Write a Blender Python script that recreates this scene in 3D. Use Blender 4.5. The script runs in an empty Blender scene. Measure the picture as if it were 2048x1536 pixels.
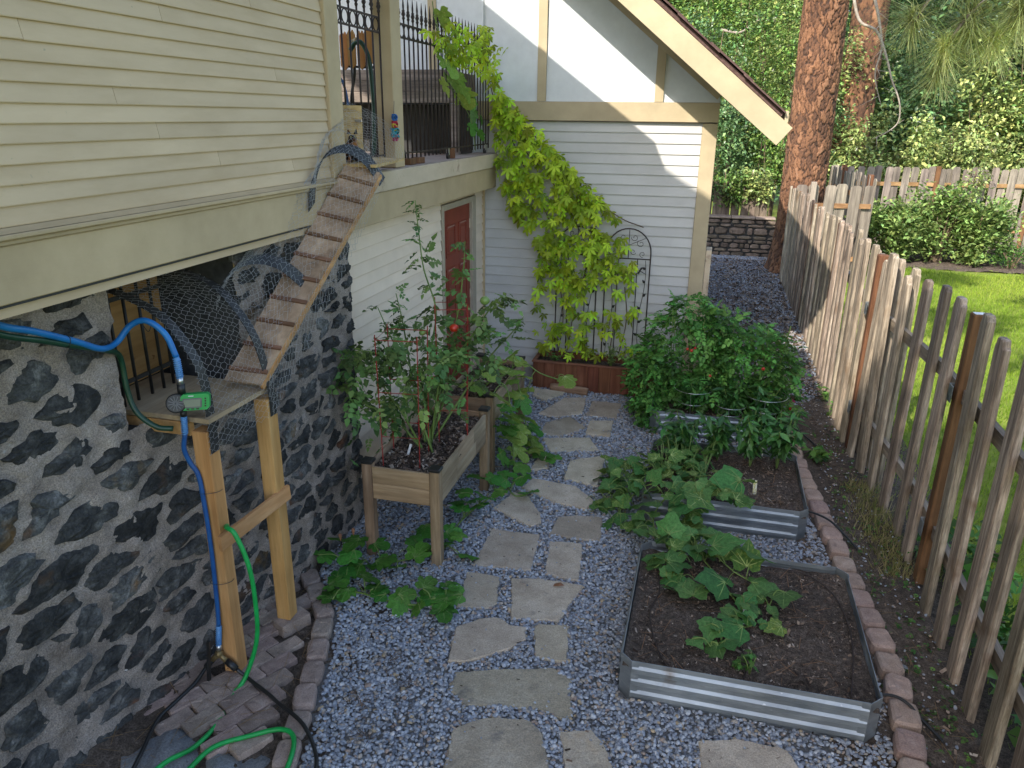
import bpy, math, random
import numpy as np
from mathutils import Vector, Matrix, Euler

# ------------------------------------------------------------------ camera, light, exposure
S = bpy.context.scene
COL = S.collection
cam = bpy.data.cameras.new('camera')
cam.sensor_width = 36.0
cam.lens = 26.57
cam.clip_start = 0.05
cam.clip_end = 2000
CAM = bpy.data.objects.new('camera', cam)
COL.objects.link(CAM)
PITCH, ROLL, YAW = 0.34174, 0.011755, 0.250722
fw = Vector((-math.sin(YAW)*math.cos(PITCH), math.cos(YAW)*math.cos(PITCH), -math.sin(PITCH)))
rt = Vector((math.cos(YAW), math.sin(YAW), 0))
up = rt.cross(fw)
rt2 = rt*math.cos(ROLL) + up*math.sin(ROLL)
up2 = up*math.cos(ROLL) - rt*math.sin(ROLL)
mw = Matrix((rt2, up2, -fw)).transposed().to_4x4()
mw.translation = Vector((0, 0, 3.0))
CAM.matrix_world = mw
S.camera = CAM

SUN_DIR = Vector((0.43, 1.0, -0.89)).normalized()
world = bpy.data.worlds.new('World')
S.world = world
world.use_nodes = True
wn = world.node_tree
wn.nodes.clear()
sky = wn.nodes.new('ShaderNodeTexSky')
sky.sky_type = 'NISHITA'
sky.sun_disc = False
sky.sun_elevation = math.asin(-SUN_DIR.z)
sky.sun_rotation = math.atan2(-SUN_DIR.x, -SUN_DIR.y) % (2*math.pi)
sky.air_density = 1.0
sky.dust_density = 1.5
sky.ozone_density = 1.0
bg = wn.nodes.new('ShaderNodeBackground')
bg.inputs['Strength'].default_value = 0.15
wo = wn.nodes.new('ShaderNodeOutputWorld')
wn.links.new(sky.outputs[0], bg.inputs[0])
wn.links.new(bg.outputs[0], wo.inputs[0])

sd = bpy.data.lights.new('sun', 'SUN')
sd.energy = 2.9
sd.angle = math.radians(0.53)
sd.color = (1.0, 0.93, 0.82)
SUN = bpy.data.objects.new('sun', sd)
SUN.rotation_euler = SUN_DIR.to_track_quat('-Z', 'Y').to_euler()
SUN.location = (-8, -16, 14)
COL.objects.link(SUN)

S.render.engine = 'CYCLES'
S.view_settings.view_transform = 'Standard'
S.view_settings.look = 'None'
S.view_settings.exposure = 1.5
S.view_settings.gamma = 1.0
S.view_settings.use_curve_mapping = False
try:
    S.cycles.max_bounces = 7
    S.cycles.diffuse_bounces = 4
    S.cycles.glossy_bounces = 3
    S.cycles.transmission_bounces = 3
    S.cycles.transparent_max_bounces = 6
    S.cycles.use_denoising = True
except Exception:
    pass

# ------------------------------------------------------------------ helpers
RND = random.Random(11)
NR = np.random.default_rng(5)


def tag(o, label=None, cat=None, group=None, kind=None):
    if label: o['label'] = label
    if cat: o['category'] = cat
    if group: o['group'] = group
    if kind: o['kind'] = kind
    return o


def empty(name, loc, label=None, cat=None, group=None, kind=None):
    o = bpy.data.objects.new(name, None)
    o.location = loc
    o.empty_display_size = 0.05
    COL.objects.link(o)
    return tag(o, label, cat, group, kind)


def base_of(o):
    v = Vector((0, 0, 0))
    while o is not None:
        v = v + Vector(o.location)
        o = o.parent
    return v


def link(name, me, mat=None, parent=None, smooth=False):
    """link a mesh whose vertices are in world coordinates"""
    o = bpy.data.objects.new(name, me)
    COL.objects.link(o)
    if mat is not None and len(me.materials) == 0:
        me.materials.append(mat)
    if smooth and len(me.polygons):
        me.polygons.foreach_set('use_smooth', [True]*len(me.polygons))
    if parent is not None:
        o.parent = parent
        if parent.location.length > 0 and parent.type == 'EMPTY':
            o.matrix_parent_inverse = Matrix.Translation(-Vector(parent.location))
    return o


class MB:
    def __init__(self):
        self.v = []
        self.f = []

    def add(self, vs, fs):
        n = len(self.v)
        self.v.extend([tuple(p) for p in vs])
        self.f.extend([tuple(n+i for i in f) for f in fs])
        return self

    def box(self, x0, y0, z0, x1, y1, z1):
        vs = [(x0,y0,z0),(x1,y0,z0),(x1,y1,z0),(x0,y1,z0),(x0,y0,z1),(x1,y0,z1),(x1,y1,z1),(x0,y1,z1)]
        return self.add(vs, [(0,3,2,1),(4,5,6,7),(0,1,5,4),(1,2,6,5),(2,3,7,6),(3,0,4,7)])

    def cbox(self, x0, y0, z0, x1, y1, z1, c=0.004):
        """box with chamfered edges"""
        vs = []
        X = (x0, x1); Y = (y0, y1); Z = (z0, z1)
        idx = {}
        for i in (0, 1):
            for j in (0, 1):
                for k in (0, 1):
                    sx = c if i == 0 else -c; sy = c if j == 0 else -c; sz = c if k == 0 else -c
                    idx[(i,j,k,0)] = len(vs); vs.append((X[i], Y[j]+sy, Z[k]+sz))
                    idx[(i,j,k,1)] = len(vs); vs.append((X[i]+sx, Y[j], Z[k]+sz))
                    idx[(i,j,k,2)] = len(vs); vs.append((X[i]+sx, Y[j]+sy, Z[k]))
        fs = []
        I = idx
        for a in (0, 1):
            q = [I[(a,0,0,0)], I[(a,1,0,0)], I[(a,1,1,0)], I[(a,0,1,0)]]
            fs.append(q if a else q[::-1])
            q = [I[(0,a,0,1)], I[(0,a,1,1)], I[(1,a,1,1)], I[(1,a,0,1)]]
            fs.append(q if a else q[::-1])
            q = [I[(0,0,a,2)], I[(1,0,a,2)], I[(1,1,a,2)], I[(0,1,a,2)]]
            fs.append(q if a else q[::-1])
        for a in (0, 1):
            for b in (0, 1):
                fs.append([I[(a,b,0,0)], I[(a,b,1,0)], I[(a,b,1,1)], I[(a,b,0,1)]])
                fs.append([I[(a,0,b,0)], I[(a,1,b,0)], I[(a,1,b,2)], I[(a,0,b,2)]])
                fs.append([I[(0,a,b,1)], I[(1,a,b,1)], I[(1,a,b,2)], I[(0,a,b,2)]])
                for k in (0, 1):
                    fs.append([I[(a,b,k,0)], I[(a,b,k,1)], I[(a,b,k,2)]])
        return self.add(vs, fs)

    def bar(self, p0, p1, w, h, upv=(0, 0, 1)):
        """rectangular bar from p0 to p1, w across, h along upv"""
        p0 = Vector(p0); p1 = Vector(p1)
        d = (p1-p0).normalized()
        u = Vector(upv)
        s = d.cross(u)
        if s.length < 1e-5:
            s = d.cross(Vector((0, 1, 0)))
        s.normalize()
        u = s.cross(d).normalized()
        vs = []
        for p in (p0, p1):
            for a, b in ((-1,-1),(1,-1),(1,1),(-1,1)):
                vs.append(p + s*(a*w/2) + u*(b*h/2))
        return self.add(vs, [(0,1,2,3),(7,6,5,4),(0,4,5,1),(1,5,6,2),(2,6,7,3),(3,7,4,0)])

    def tube(self, pts, r, n=8, cap=True, closed=False):
        P = [Vector(p) for p in pts]
        m = len(P)
        rs = r if isinstance(r, (list, tuple)) else [r]*m
        rings = []
        prev = None
        for i in range(m):
            if closed:
                d = P[(i+1) % m]-P[i-1]
            else:
                d = P[min(i+1, m-1)]-P[max(i-1, 0)]
            if d.length < 1e-9: d = Vector((0, 0, 1))
            d.normalize()
            if prev is None:
                a = Vector((0, 0, 1)) if abs(d.z) < 0.9 else Vector((1, 0, 0))
                u = d.cross(a).normalized()
            else:
                u = (prev - d*prev.dot(d))
                if u.length < 1e-6: u = d.orthogonal()
                u.normalize()
            prev = u
            w = d.cross(u)
            ring = []
            for k in range(n):
                t = 2*math.pi*k/n
                ring.append(P[i] + (u*math.cos(t) + w*math.sin(t))*rs[i])
            rings.append(ring)
        vs = [p for ring in rings for p in ring]
        fs = []
        for i in range(m if closed else m-1):
            j = (i+1) % m
            for k in range(n):
                l = (k+1) % n
                fs.append((i*n+k, i*n+l, j*n+l, j*n+k))
        if cap and not closed:
            fs.append(tuple(range(n))[::-1])
            fs.append(tuple((m-1)*n+k for k in range(n)))
        return self.add(vs, fs)

    def strip(self, pts, w, axis, t=0.004):
        """flat band swept along pts, w wide along axis, t thick"""
        ax = Vector(axis).normalized()
        P = [Vector(p) for p in pts]
        vs = []
        for i, p in enumerate(P):
            d = (P[min(i+1, len(P)-1)]-P[max(i-1, 0)]).normalized()
            nn = d.cross(ax).normalized()
            for a, b in ((-1,-1),(1,-1),(1,1),(-1,1)):
                vs.append(p + ax*(a*w/2) + nn*(b*t/2))
        fs = []
        for i in range(len(P)-1):
            for k in range(4):
                l = (k+1) % 4
                fs.append((i*4+k, i*4+l, i*4+4+l, i*4+4+k))
        m = len(P)*4
        fs += [(3,2,1,0), (m-4,m-3,m-2,m-1)]
        return self.add(vs, fs)

    def prism(self, poly, z0, z1, top_inset=0.0, zj=None):
        """extrude an xy polygon from z0 to z1, top edge inset slightly"""
        n = len(poly)
        c = (sum(p[0] for p in poly)/n, sum(p[1] for p in poly)/n)
        vs = [(x, y, z0) for x, y in poly]
        zm = z1-top_inset*0.6
        vs += [(x, y, zm) for x, y in poly]
        for x, y in poly:
            d = math.hypot(x-c[0], y-c[1])
            k = max(0, 1-top_inset/max(d, 1e-6))
            vs.append((c[0]+(x-c[0])*k, c[1]+(y-c[1])*k, z1))
        fs = [tuple(range(n))[::-1]]
        for r in (0, 1):
            for i in range(n):
                j = (i+1) % n
                fs.append((r*n+i, r*n+j, r*n+n+j, r*n+n+i))
        fs.append(tuple(2*n+i for i in range(n)))
        return self.add(vs, fs)

    def lathe(self, prof, center, n=16, cap=True):
        cx, cy, cz = center
        vs = []
        for r, z in prof:
            for k in range(n):
                t = 2*math.pi*k/n
                vs.append((cx+r*math.cos(t), cy+r*math.sin(t), cz+z))
        fs = []
        for i in range(len(prof)-1):
            for k in range(n):
                l = (k+1) % n
                fs.append((i*n+k, i*n+l, i*n+n+l, i*n+n+k))
        if cap:
            fs.append(tuple(range(n))[::-1]); m = len(prof)-1
            fs.append(tuple(m*n+k for k in range(n)))
        return self.add(vs, fs)

    def ball(self, c, r, n=10, m=7, sz=1.0):
        prof = []
        vs = [(c[0], c[1], c[2]-r*sz)]
        for i in range(1, m):
            a = -math.pi/2 + math.pi*i/m
            for k in range(n):
                t = 2*math.pi*k/n
                vs.append((c[0]+r*math.cos(a)*math.cos(t), c[1]+r*math.cos(a)*math.sin(t), c[2]+r*sz*math.sin(a)))
        vs.append((c[0], c[1], c[2]+r*sz))
        fs = []
        for k in range(n):
            fs.append((0, 1+(k+1) % n, 1+k))
        for i in range(m-2):
            for k in range(n):
                l = (k+1) % n
                a = 1+i*n
                fs.append((a+k, a+l, a+n+l, a+n+k))
        a = 1+(m-2)*n
        for k in range(n):
            fs.append((a+k, a+(k+1) % n, len(vs)-1))
        return self.add(vs, fs)

    def mesh(self, name):
        me = bpy.data.meshes.new(name)
        me.from_pydata(self.v, [], self.f)
        me.update()
        return me

    def build(self, name, mat, parent=None, smooth=False, label=None, kind=None):
        o = link(name, self.mesh(name), mat, parent, smooth)
        if label: o['label'] = label
        if kind: o['kind'] = kind
        return o


def catmull(pts, n=8):
    P = [Vector(p) for p in pts]
    P = [P[0]*2-P[1]] + P + [P[-1]*2-P[-2]]
    out = []
    for i in range(1, len(P)-2):
        a, b, c, d = P[i-1:i+3]
        for k in range(n):
            t = k/n
            out.append(0.5*((2*b)+(c-a)*t+(2*a-5*b+4*c-d)*t*t+(3*b-a-3*c+d)*t*t*t))
    out.append(P[-2])
    return out


def resample(pts, n):
    P = np.array([tuple(p) for p in pts], float)
    d = np.r_[0, np.cumsum(np.linalg.norm(np.diff(P, axis=0), axis=1))]
    t = np.linspace(0, d[-1], n)
    return np.stack([np.interp(t, d, P[:, k]) for k in range(P.shape[1])], 1)


def in_poly(px, py, poly):
    px = np.asarray(px); py = np.asarray(py)
    ins = np.zeros(px.shape, bool)
    n = len(poly)
    for i in range(n):
        x0, y0 = poly[i]; x1, y1 = poly[(i+1) % n]
        c = ((y0 > py) != (y1 > py))
        xx = (x1-x0)*(py-y0)/((y1-y0) if abs(y1-y0) > 1e-12 else 1e-12)+x0
        ins ^= c & (px < xx)
    return ins


def grow(poly, d):
    cx = sum(p[0] for p in poly)/len(poly); cy = sum(p[1] for p in poly)/len(poly)
    out = []
    for x, y in poly:
        l = math.hypot(x-cx, y-cy)
        out.append((cx+(x-cx)*(l+d)/l, cy+(y-cy)*(l+d)/l))
    return out


def np_mesh(name, V, F, tint=None):
    """V (n,3), F list of (m,k) int arrays"""
    me = bpy.data.meshes.new(name)
    V = np.asarray(V, np.float32)
    me.vertices.add(len(V))
    me.vertices.foreach_set('co', V.ravel())
    loops = np.concatenate([f.ravel() for f in F]).astype(np.int32)
    cnt = np.concatenate([np.full(len(f), f.shape[1]) for f in F]).astype(np.int32)
    st = np.r_[0, np.cumsum(cnt)[:-1]].astype(np.int32)
    me.loops.add(len(loops))
    me.loops.foreach_set('vertex_index', loops)
    me.polygons.add(len(cnt))
    me.polygons.foreach_set('loop_start', st)
    me.polygons.foreach_set('loop_total', cnt)
    if tint is not None:
        a = me.attributes.new('tint', 'FLOAT', 'POINT')
        a.data.foreach_set('value', np.asarray(tint, np.float32))
    me.update(calc_edges=True)
    me.validate()
    return me


def rots(yaw, pitch, roll):
    cy, sy = np.cos(yaw), np.sin(yaw); cp, sp = np.cos(pitch), np.sin(pitch); cr, sr = np.cos(roll), np.sin(roll)
    z = np.zeros_like(yaw); o = z+1
    Rz = np.stack([np.stack([cy,-sy,z],-1), np.stack([sy,cy,z],-1), np.stack([z,z,o],-1)], -2)
    Rx = np.stack([np.stack([o,z,z],-1), np.stack([z,cp,-sp],-1), np.stack([z,sp,cp],-1)], -2)
    Ry = np.stack([np.stack([cr,z,sr],-1), np.stack([z,o,z],-1), np.stack([-sr,z,cr],-1)], -2)
    return Rz @ Rx @ Ry


def cloud(name, tmpl, pos, yaw, pitch, roll, size, mat, parent=None, smooth=False, kind=None, tint=None):
    """many copies of a small template joined into one mesh"""
    tv, tf = tmpl
    tv = np.asarray(tv, float)
    N = len(pos)
    Rm = rots(np.asarray(yaw, float), np.asarray(pitch, float), np.asarray(roll, float))
    V = np.einsum('nij,vj->nvi', Rm, tv)*np.asarray(size, float).reshape(-1, 1, 1) + np.asarray(pos, float)[:, None, :]
    nv = len(tv)
    F = []
    by = {}
    for f in tf: by.setdefault(len(f), []).append(f)
    for k, fl in by.items():
        a = np.array(fl)[None] + (np.arange(N)*nv)[:, None, None]
        F.append(a.reshape(-1, k))
    if tint is None: tint = NR.random(N)
    me = np_mesh(name, V.reshape(-1, 3), F, np.repeat(tint, nv))
    o = link(name, me, mat, parent, smooth)
    if kind: o['kind'] = kind
    return o


# ------------------------------------------------------------------ materials
def nd(t, typ, **kw):
    n = t.nodes.new(typ)
    for k, v in kw.items():
        if k in n.inputs:
            n.inputs[k].default_value = v
        else:
            setattr(n, k, v)
    return n


def mixc(t, fac, a, b, mode='MIX'):
    m = t.nodes.new('ShaderNodeMix')
    m.data_type = 'RGBA'
    m.blend_type = mode
    for sock, val in ((m.inputs[0], fac), (m.inputs[6], a), (m.inputs[7], b)):
        if hasattr(val, 'is_linked') or hasattr(val, 'links'):
            t.links.new(val, sock)
        elif isinstance(val, (int, float)):
            sock.default_value = val if sock == m.inputs[0] else (val, val, val, 1)
        else:
            sock.default_value = (*val, 1)
    return m.outputs[2]


def ramp(t, fac, stops, interp='LINEAR'):
    r = t.nodes.new('ShaderNodeValToRGB')
    r.color_ramp.interpolation = interp
    while len(r.color_ramp.elements) < len(stops):
        r.color_ramp.elements.new(0.5)
    for e, (p, c) in zip(r.color_ramp.elements, stops):
        e.position = p
        e.color = (*c, 1) if len(c) == 3 else c
    t.links.new(fac, r.inputs[0])
    return r.outputs[0]


def gry(v): return (v, v, v)


def material(name, stops, scale=6.0, stretch=(1, 1, 1), detail=6, rough=0.8, rough2=None, bump=0.3, bscale=None,
             bstretch=None, metallic=0.0, rnd=0.0, spots=None, spots2=None, attr=None, trans=0.0, large=None, spec=0.3, dist=0.003, hue=0.0, fine=None):
    m = bpy.data.materials.new(name)
    m.use_nodes = True
    t = m.node_tree
    t.nodes.clear()
    out = nd(t, 'ShaderNodeOutputMaterial')
    p = nd(t, 'ShaderNodeBsdfPrincipled')
    tc = nd(t, 'ShaderNodeTexCoord')
    oi = nd(t, 'ShaderNodeObjectInfo')
    # offset the texture per object so that alike pieces differ
    off = nd(t, 'ShaderNodeVectorMath', operation='MULTIPLY')
    cmb = nd(t, 'ShaderNodeCombineXYZ')
    for i in range(3): t.links.new(oi.outputs['Random'], cmb.inputs[i])
    t.links.new(cmb.outputs[0], off.inputs[0]); off.inputs[1].default_value = (31.7, 17.3, 23.9)
    addv = nd(t, 'ShaderNodeVectorMath', operation='ADD')
    t.links.new(tc.outputs['Object'], addv.inputs[0]); t.links.new(off.outputs[0], addv.inputs[1])
    mp = nd(t, 'ShaderNodeMapping'); mp.inputs['Scale'].default_value = stretch
    t.links.new(addv.outputs[0], mp.inputs[0])
    if attr:
        at = nd(t, 'ShaderNodeAttribute', attribute_name=attr)
        if attr == 'tint':
            fac0 = at.outputs['Fac']
        else:
            fac0 = at.outputs['Fac']
    n1 = nd(t, 'ShaderNodeTexNoise', Scale=scale, Detail=detail, Roughness=0.62)
    t.links.new(mp.outputs[0], n1.inputs['Vector'])
    if attr:
        mx = nd(t, 'ShaderNodeMath', operation='MULTIPLY_ADD')
        t.links.new(n1.outputs[0], mx.inputs[0]); mx.inputs[1].default_value = 0.35
        sc = nd(t, 'ShaderNodeMath', operation='MULTIPLY_ADD'); t.links.new(fac0, sc.inputs[0]); sc.inputs[1].default_value = 0.75; sc.inputs[2].default_value = -0.05
        t.links.new(sc.outputs[0], mx.inputs[2])
        fac = mx.outputs[0]
    else:
        fac = n1.outputs[0]
    col = ramp(t, fac, stops)
    if large:
        n2 = nd(t, 'ShaderNodeTexNoise', Scale=large[0], Detail=3)
        t.links.new(addv.outputs[0], n2.inputs['Vector'])
        lr = ramp(t, n2.outputs[0], [(0.35, gry(large[1])), (0.7, gry(large[2]))])
        col = mixc(t, 1.0, col, lr, 'MULTIPLY')
    if fine:
        nf = nd(t, 'ShaderNodeTexNoise', Scale=fine[0], Detail=4, Roughness=0.75)
        t.links.new(mp.outputs[0] if len(fine) > 3 else addv.outputs[0], nf.inputs['Vector'])
        fr_ = ramp(t, nf.outputs[0], [(0.36, gry(fine[1])), (0.64, gry(fine[2]))])
        col = mixc(t, 1.0, col, fr_, 'MULTIPLY')
    for sp in (spots, spots2):
        if sp:
            c, ssc, lo, hi = sp
            n3 = nd(t, 'ShaderNodeTexNoise', Scale=ssc, Detail=4, Roughness=0.6)
            t.links.new(mp.outputs[0] if sp is spots2 else addv.outputs[0], n3.inputs['Vector'])
            f = ramp(t, n3.outputs[0], [(lo, gry(0)), (hi, gry(1))])
            col = mixc(t, f, col, c)
    if rnd or hue:
        hs = nd(t, 'ShaderNodeHueSaturation')
        if attr:
            src = at.outputs['Fac']
        else:
            src = oi.outputs['Random']
        mr = nd(t, 'ShaderNodeMapRange'); mr.inputs['To Min'].default_value = 1-rnd; mr.inputs['To Max'].default_value = 1+rnd
        t.links.new(src, mr.inputs['Value'])
        t.links.new(mr.outputs[0], hs.inputs['Value'])
        if hue:
            frac = nd(t, 'ShaderNodeMath', operation='FRACT'); ml = nd(t, 'ShaderNodeMath', operation='MULTIPLY'); ml.inputs[1].default_value = 7.13
            t.links.new(src, ml.inputs[0]); t.links.new(ml.outputs[0], frac.inputs[0])
            mh = nd(t, 'ShaderNodeMapRange'); mh.inputs['To Min'].default_value = 0.5-hue; mh.inputs['To Max'].default_value = 0.5+hue
            t.links.new(frac.outputs[0], mh.inputs['Value']); t.links.new(mh.outputs[0], hs.inputs['Hue'])
        t.links.new(col, hs.inputs['Color'])
        col = hs.outputs[0]
    t.links.new(col, p.inputs['Base Color'])
    p.inputs['Roughness'].default_value = rough
    if rough2 is not None:
        rr = nd(t, 'ShaderNodeMapRange'); rr.inputs['To Min'].default_value = rough; rr.inputs['To Max'].default_value = rough2
        t.links.new(n1.outputs[0], rr.inputs['Value']); t.links.new(rr.outputs[0], p.inputs['Roughness'])
    p.inputs['Metallic'].default_value = metallic
    p.inputs['Specular IOR Level'].default_value = spec
    if bump:
        b = nd(t, 'ShaderNodeBump', Strength=bump, Distance=dist)
        nb = nd(t, 'ShaderNodeTexNoise', Scale=bscale or scale*4, Detail=5, Roughness=0.65)
        if bstretch:
            mp2 = nd(t, 'ShaderNodeMapping'); mp2.inputs['Scale'].default_value = bstretch
            t.links.new(addv.outputs[0], mp2.inputs[0]); t.links.new(mp2.outputs[0], nb.inputs['Vector'])
        else:
            t.links.new(mp.outputs[0], nb.inputs['Vector'])
        t.links.new(nb.outputs[0], b.inputs['Height'])
        t.links.new(b.outputs[0], p.inputs['Normal'])
    if trans:
        tr = nd(t, 'ShaderNodeBsdfTranslucent')
        t.links.new(col, tr.inputs[0])
        ms = nd(t, 'ShaderNodeMixShader'); ms.inputs[0].default_value = trans
        t.links.new(p.outputs[0], ms.inputs[1]); t.links.new(tr.outputs[0], ms.inputs[2])
        t.links.new(ms.outputs[0], out.inputs[0])
    else:
        t.links.new(p.outputs[0], out.inputs[0])
    return m


def wood(name, dark, mid, light, axis='z', s=1.0, rough=0.85, rnd=0.12, bump=0.5, spots=None, hue=0.01, cracks=None):
    st = {'x': (0.07, 1, 1), 'y': (1, 0.07, 1), 'z': (1, 1, 0.07)}[axis]
    return material(name, [(0.3, dark), (0.5, mid), (0.68, light)], scale=26*s, stretch=st, detail=8, rough=rough, bump=bump,
                    bscale=70*s, rnd=rnd, spots=spots, spots2=cracks, large=(2.2, 0.74, 1.12), hue=hue, fine=(90*s, 1-.45*bump, 1+.35*bump, 1))


MAT = {}
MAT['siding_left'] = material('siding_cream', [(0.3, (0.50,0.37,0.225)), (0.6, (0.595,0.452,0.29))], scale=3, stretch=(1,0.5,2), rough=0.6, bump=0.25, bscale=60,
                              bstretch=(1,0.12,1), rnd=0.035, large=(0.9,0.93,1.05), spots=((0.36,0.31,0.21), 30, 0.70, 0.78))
MAT['siding_back'] = material('siding_skylight_tint', [(0.3, (0.45,0.44,0.42)), (0.6, (0.50,0.49,0.47))], scale=3, rough=0.6, bump=0.25, bscale=60,  # same siding paint, tone shifted for the skylight on this wall
                              bstretch=(0.12,1,1), rnd=0.03, large=(0.9,0.94,1.04))
MAT['trim'] = material('trim_tan', [(0.3, (0.43,0.325,0.19)), (0.65, (0.51,0.39,0.235))], scale=4, rough=0.65, bump=0.3, bscale=50, bstretch=(1,0.15,1), rnd=0.03,
                       large=(1.1,0.9,1.06))
MAT['trim_back'] = material('trim_tan_back', [(0.3, (0.38,0.31,0.20)), (0.65, (0.45,0.37,0.24))], scale=4, rough=0.65, bump=0.3, bscale=50, bstretch=(0.15,1,1),  # same trim paint, tone shifted for the back wall's skylight
                            large=(1.1,0.92,1.05))
MAT['stucco'] = material('stucco_white', [(0.3, (0.56,0.585,0.61)), (0.7, (0.62,0.65,0.675))], scale=10, rough=0.9, bump=0.35, bscale=90, large=(0.7,0.95,1.03))
MAT['ledge'] = material('ledge_board', [(0.3, (0.48,0.385,0.27)), (0.65, (0.62,0.505,0.37))], scale=3, stretch=(1,0.6,1.5), rough=0.7, bump=0.3, bscale=40,
                        spots=((0.30,0.21,0.15), 5, 0.60, 0.70), spots2=((0.22,0.26,0.13), 2.0, 0.66, 0.78))
MAT['deck_top'] = material('deck_surface', [(0.3, (0.24,0.19,0.16)), (0.7, (0.36,0.29,0.25))], scale=8, rough=0.85, bump=0.3)
MAT['mortar'] = material('mortar', [(0.25, (0.22,0.175,0.145)), (0.5, (0.35,0.29,0.245)), (0.75, (0.48,0.405,0.35))], scale=7, detail=9, rough=0.95, bump=1.0, bscale=60, dist=0.016, fine=(150, 0.55, 1.3),
                         large=(1.1,0.75,1.15), spots=((0.40,0.37,0.33), 22, 0.66, 0.74))
MAT['basalt'] = material('basalt', [(0.3, (0.024,0.025,0.026)), (0.52, (0.064,0.063,0.060)), (0.72, (0.19,0.185,0.175))], scale=11, fine=(90, 0.6, 1.35), detail=9, rough=0.8, bump=1.0, bscale=34,
                         dist=0.02, rnd=0.5, spots=((0.50,0.48,0.46), 14, 0.735, 0.76), spots2=((0.16,0.085,0.038), 4.0, 0.60, 0.74), spec=0.3, hue=0.02)
MAT['concrete'] = material('concrete', [(0.3, (0.22,0.21,0.20)), (0.7, (0.34,0.33,0.31))], scale=9, rough=0.9, bump=0.4)
MAT['shingle'] = material('shingle', [(0.3, (0.055,0.032,0.03)), (0.7, (0.12,0.075,0.066))], scale=30, rough=0.95, bump=0.6, rnd=0.15)
MAT['soffit'] = material('soffit_wood', [(0.3, (0.17,0.11,0.055)), (0.7, (0.28,0.19,0.10))], scale=12, stretch=(1,0.1,1), rough=0.8, bump=0.3)
MAT['door'] = material('door_red', [(0.3, (0.19,0.033,0.018)), (0.7, (0.27,0.052,0.028))], scale=6, stretch=(1,1,0.2), rough=0.45, bump=0.1, large=(1.5,0.85,1.1))
MAT['door_light'] = material('door_pale', [(0.3, (0.30,0.16,0.13)), (0.7, (0.4,0.24,0.2))], scale=12, rough=0.5, bump=0)
MAT['black_iron'] = material('black_iron', [(0.3, (0.012,0.011,0.011)), (0.7, (0.03,0.027,0.026))], scale=20, rough=0.5, bump=0.1, metallic=0.3, spec=0.5)
MAT['rust_iron'] = material('brown_iron', [(0.3, (0.018,0.011,0.009)), (0.7, (0.045,0.027,0.02))], scale=25, rough=0.6, bump=0.2, spec=0.4)
MAT['black_plastic'] = material('black_plastic', [(0.3, gry(0.010)), (0.7, gry(0.02))], scale=10, rough=0.42, bump=0, spec=0.5)
MAT['black_band'] = material('black_band', [(0.3, gry(0.012)), (0.7, gry(0.028))], scale=14, rough=0.5, bump=0.1, spec=0.5)
MAT['grey_plastic'] = material('grey_plastic', [(0.3, gry(0.10)), (0.7, gry(0.16))], scale=14, rough=0.5, bump=0.05, spec=0.4)
MAT['wire'] = material('galvanised_wire', [(0.3, gry(0.38)), (0.7, gry(0.55))], scale=30, rough=0.45, bump=0, metallic=0.6, spec=0.5)
MAT['silver'] = material('silver_metal', [(0.3, gry(0.5)), (0.7, gry(0.65))], scale=30, rough=0.3, bump=0, metallic=0.9)
MAT['red_wire'] = material('red_wire', [(0.3, (0.22,0.02,0.018)), (0.7, (0.34,0.04,0.03))], scale=30, rough=0.5, bump=0)
MAT['galv'] = material('galvanised_sheet', [(0.3, (0.25,0.285,0.31)), (0.55, (0.36,0.395,0.42)), (0.75, (0.47,0.505,0.53))], scale=4, stretch=(1,1,3), rough=0.38, rough2=0.58, bump=0.15, bscale=12, metallic=0.75,
                       large=(2.5,0.75,1.15), spots=((0.20,0.17,0.14), 5, 0.64, 0.80), spots2=((0.46,0.48,0.50), 30, 0.66, 0.70))
MAT['galv_dark'] = material('galvanised_inner', [(0.3, (0.22,0.24,0.25)), (0.7, (0.34,0.36,0.37))], scale=6, rough=0.45, bump=0.1, metallic=0.7, spots=((0.07,0.08,0.075), 5, 0.55, 0.7))
MAT['flag'] = material('flagstone', [(0.25, (0.30,0.25,0.185)), (0.5, (0.41,0.35,0.265)), (0.75, (0.53,0.465,0.37))], scale=5, detail=9, rough=0.9, fine=(130, 0.72, 1.25), bump=0.9, bscale=24, dist=0.010,
                       rnd=0.22, spots=((0.18,0.165,0.145), 8, 0.61, 0.76), spots2=((0.40,0.30,0.18), 2.4, 0.66, 0.78), hue=0.012)
MAT['paver'] = material('paver_brick', [(0.25, (0.22,0.165,0.135)), (0.55, (0.33,0.25,0.205)), (0.8, (0.43,0.35,0.295))], scale=14, rough=0.9, fine=(160, 0.75, 1.25), bump=0.6, bscale=60, rnd=0.2, hue=0.015,
                        large=(6,0.8,1.1))
MAT['edging'] = material('edging_block', [(0.25, (0.20,0.15,0.12)), (0.55, (0.29,0.225,0.185)), (0.8, (0.37,0.30,0.255))], scale=14, rough=0.92, fine=(160, 0.75, 1.25), bump=0.7, bscale=50, rnd=0.14, hue=0.01,
                         spots=((0.10,0.08,0.065), 12, 0.62, 0.75))
MAT['border'] = material('border_block', [(0.25, (0.26,0.18,0.14)), (0.55, (0.35,0.25,0.20)), (0.8, (0.43,0.33,0.27))], scale=14, rough=0.92, fine=(160, 0.75, 1.25), bump=0.8, bscale=45, rnd=0.13, hue=0.012,
                         spots=((0.13,0.10,0.085), 9, 0.62, 0.75))
MAT['boulder'] = material('boulder', [(0.25, (0.12,0.125,0.13)), (0.6, (0.21,0.215,0.22)), (0.8, (0.31,0.31,0.305))], fine=(120, .7, 1.3), scale=8, detail=9, rough=0.9, bump=0.9, bscale=30, dist=0.01, rnd=0.25)
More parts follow.
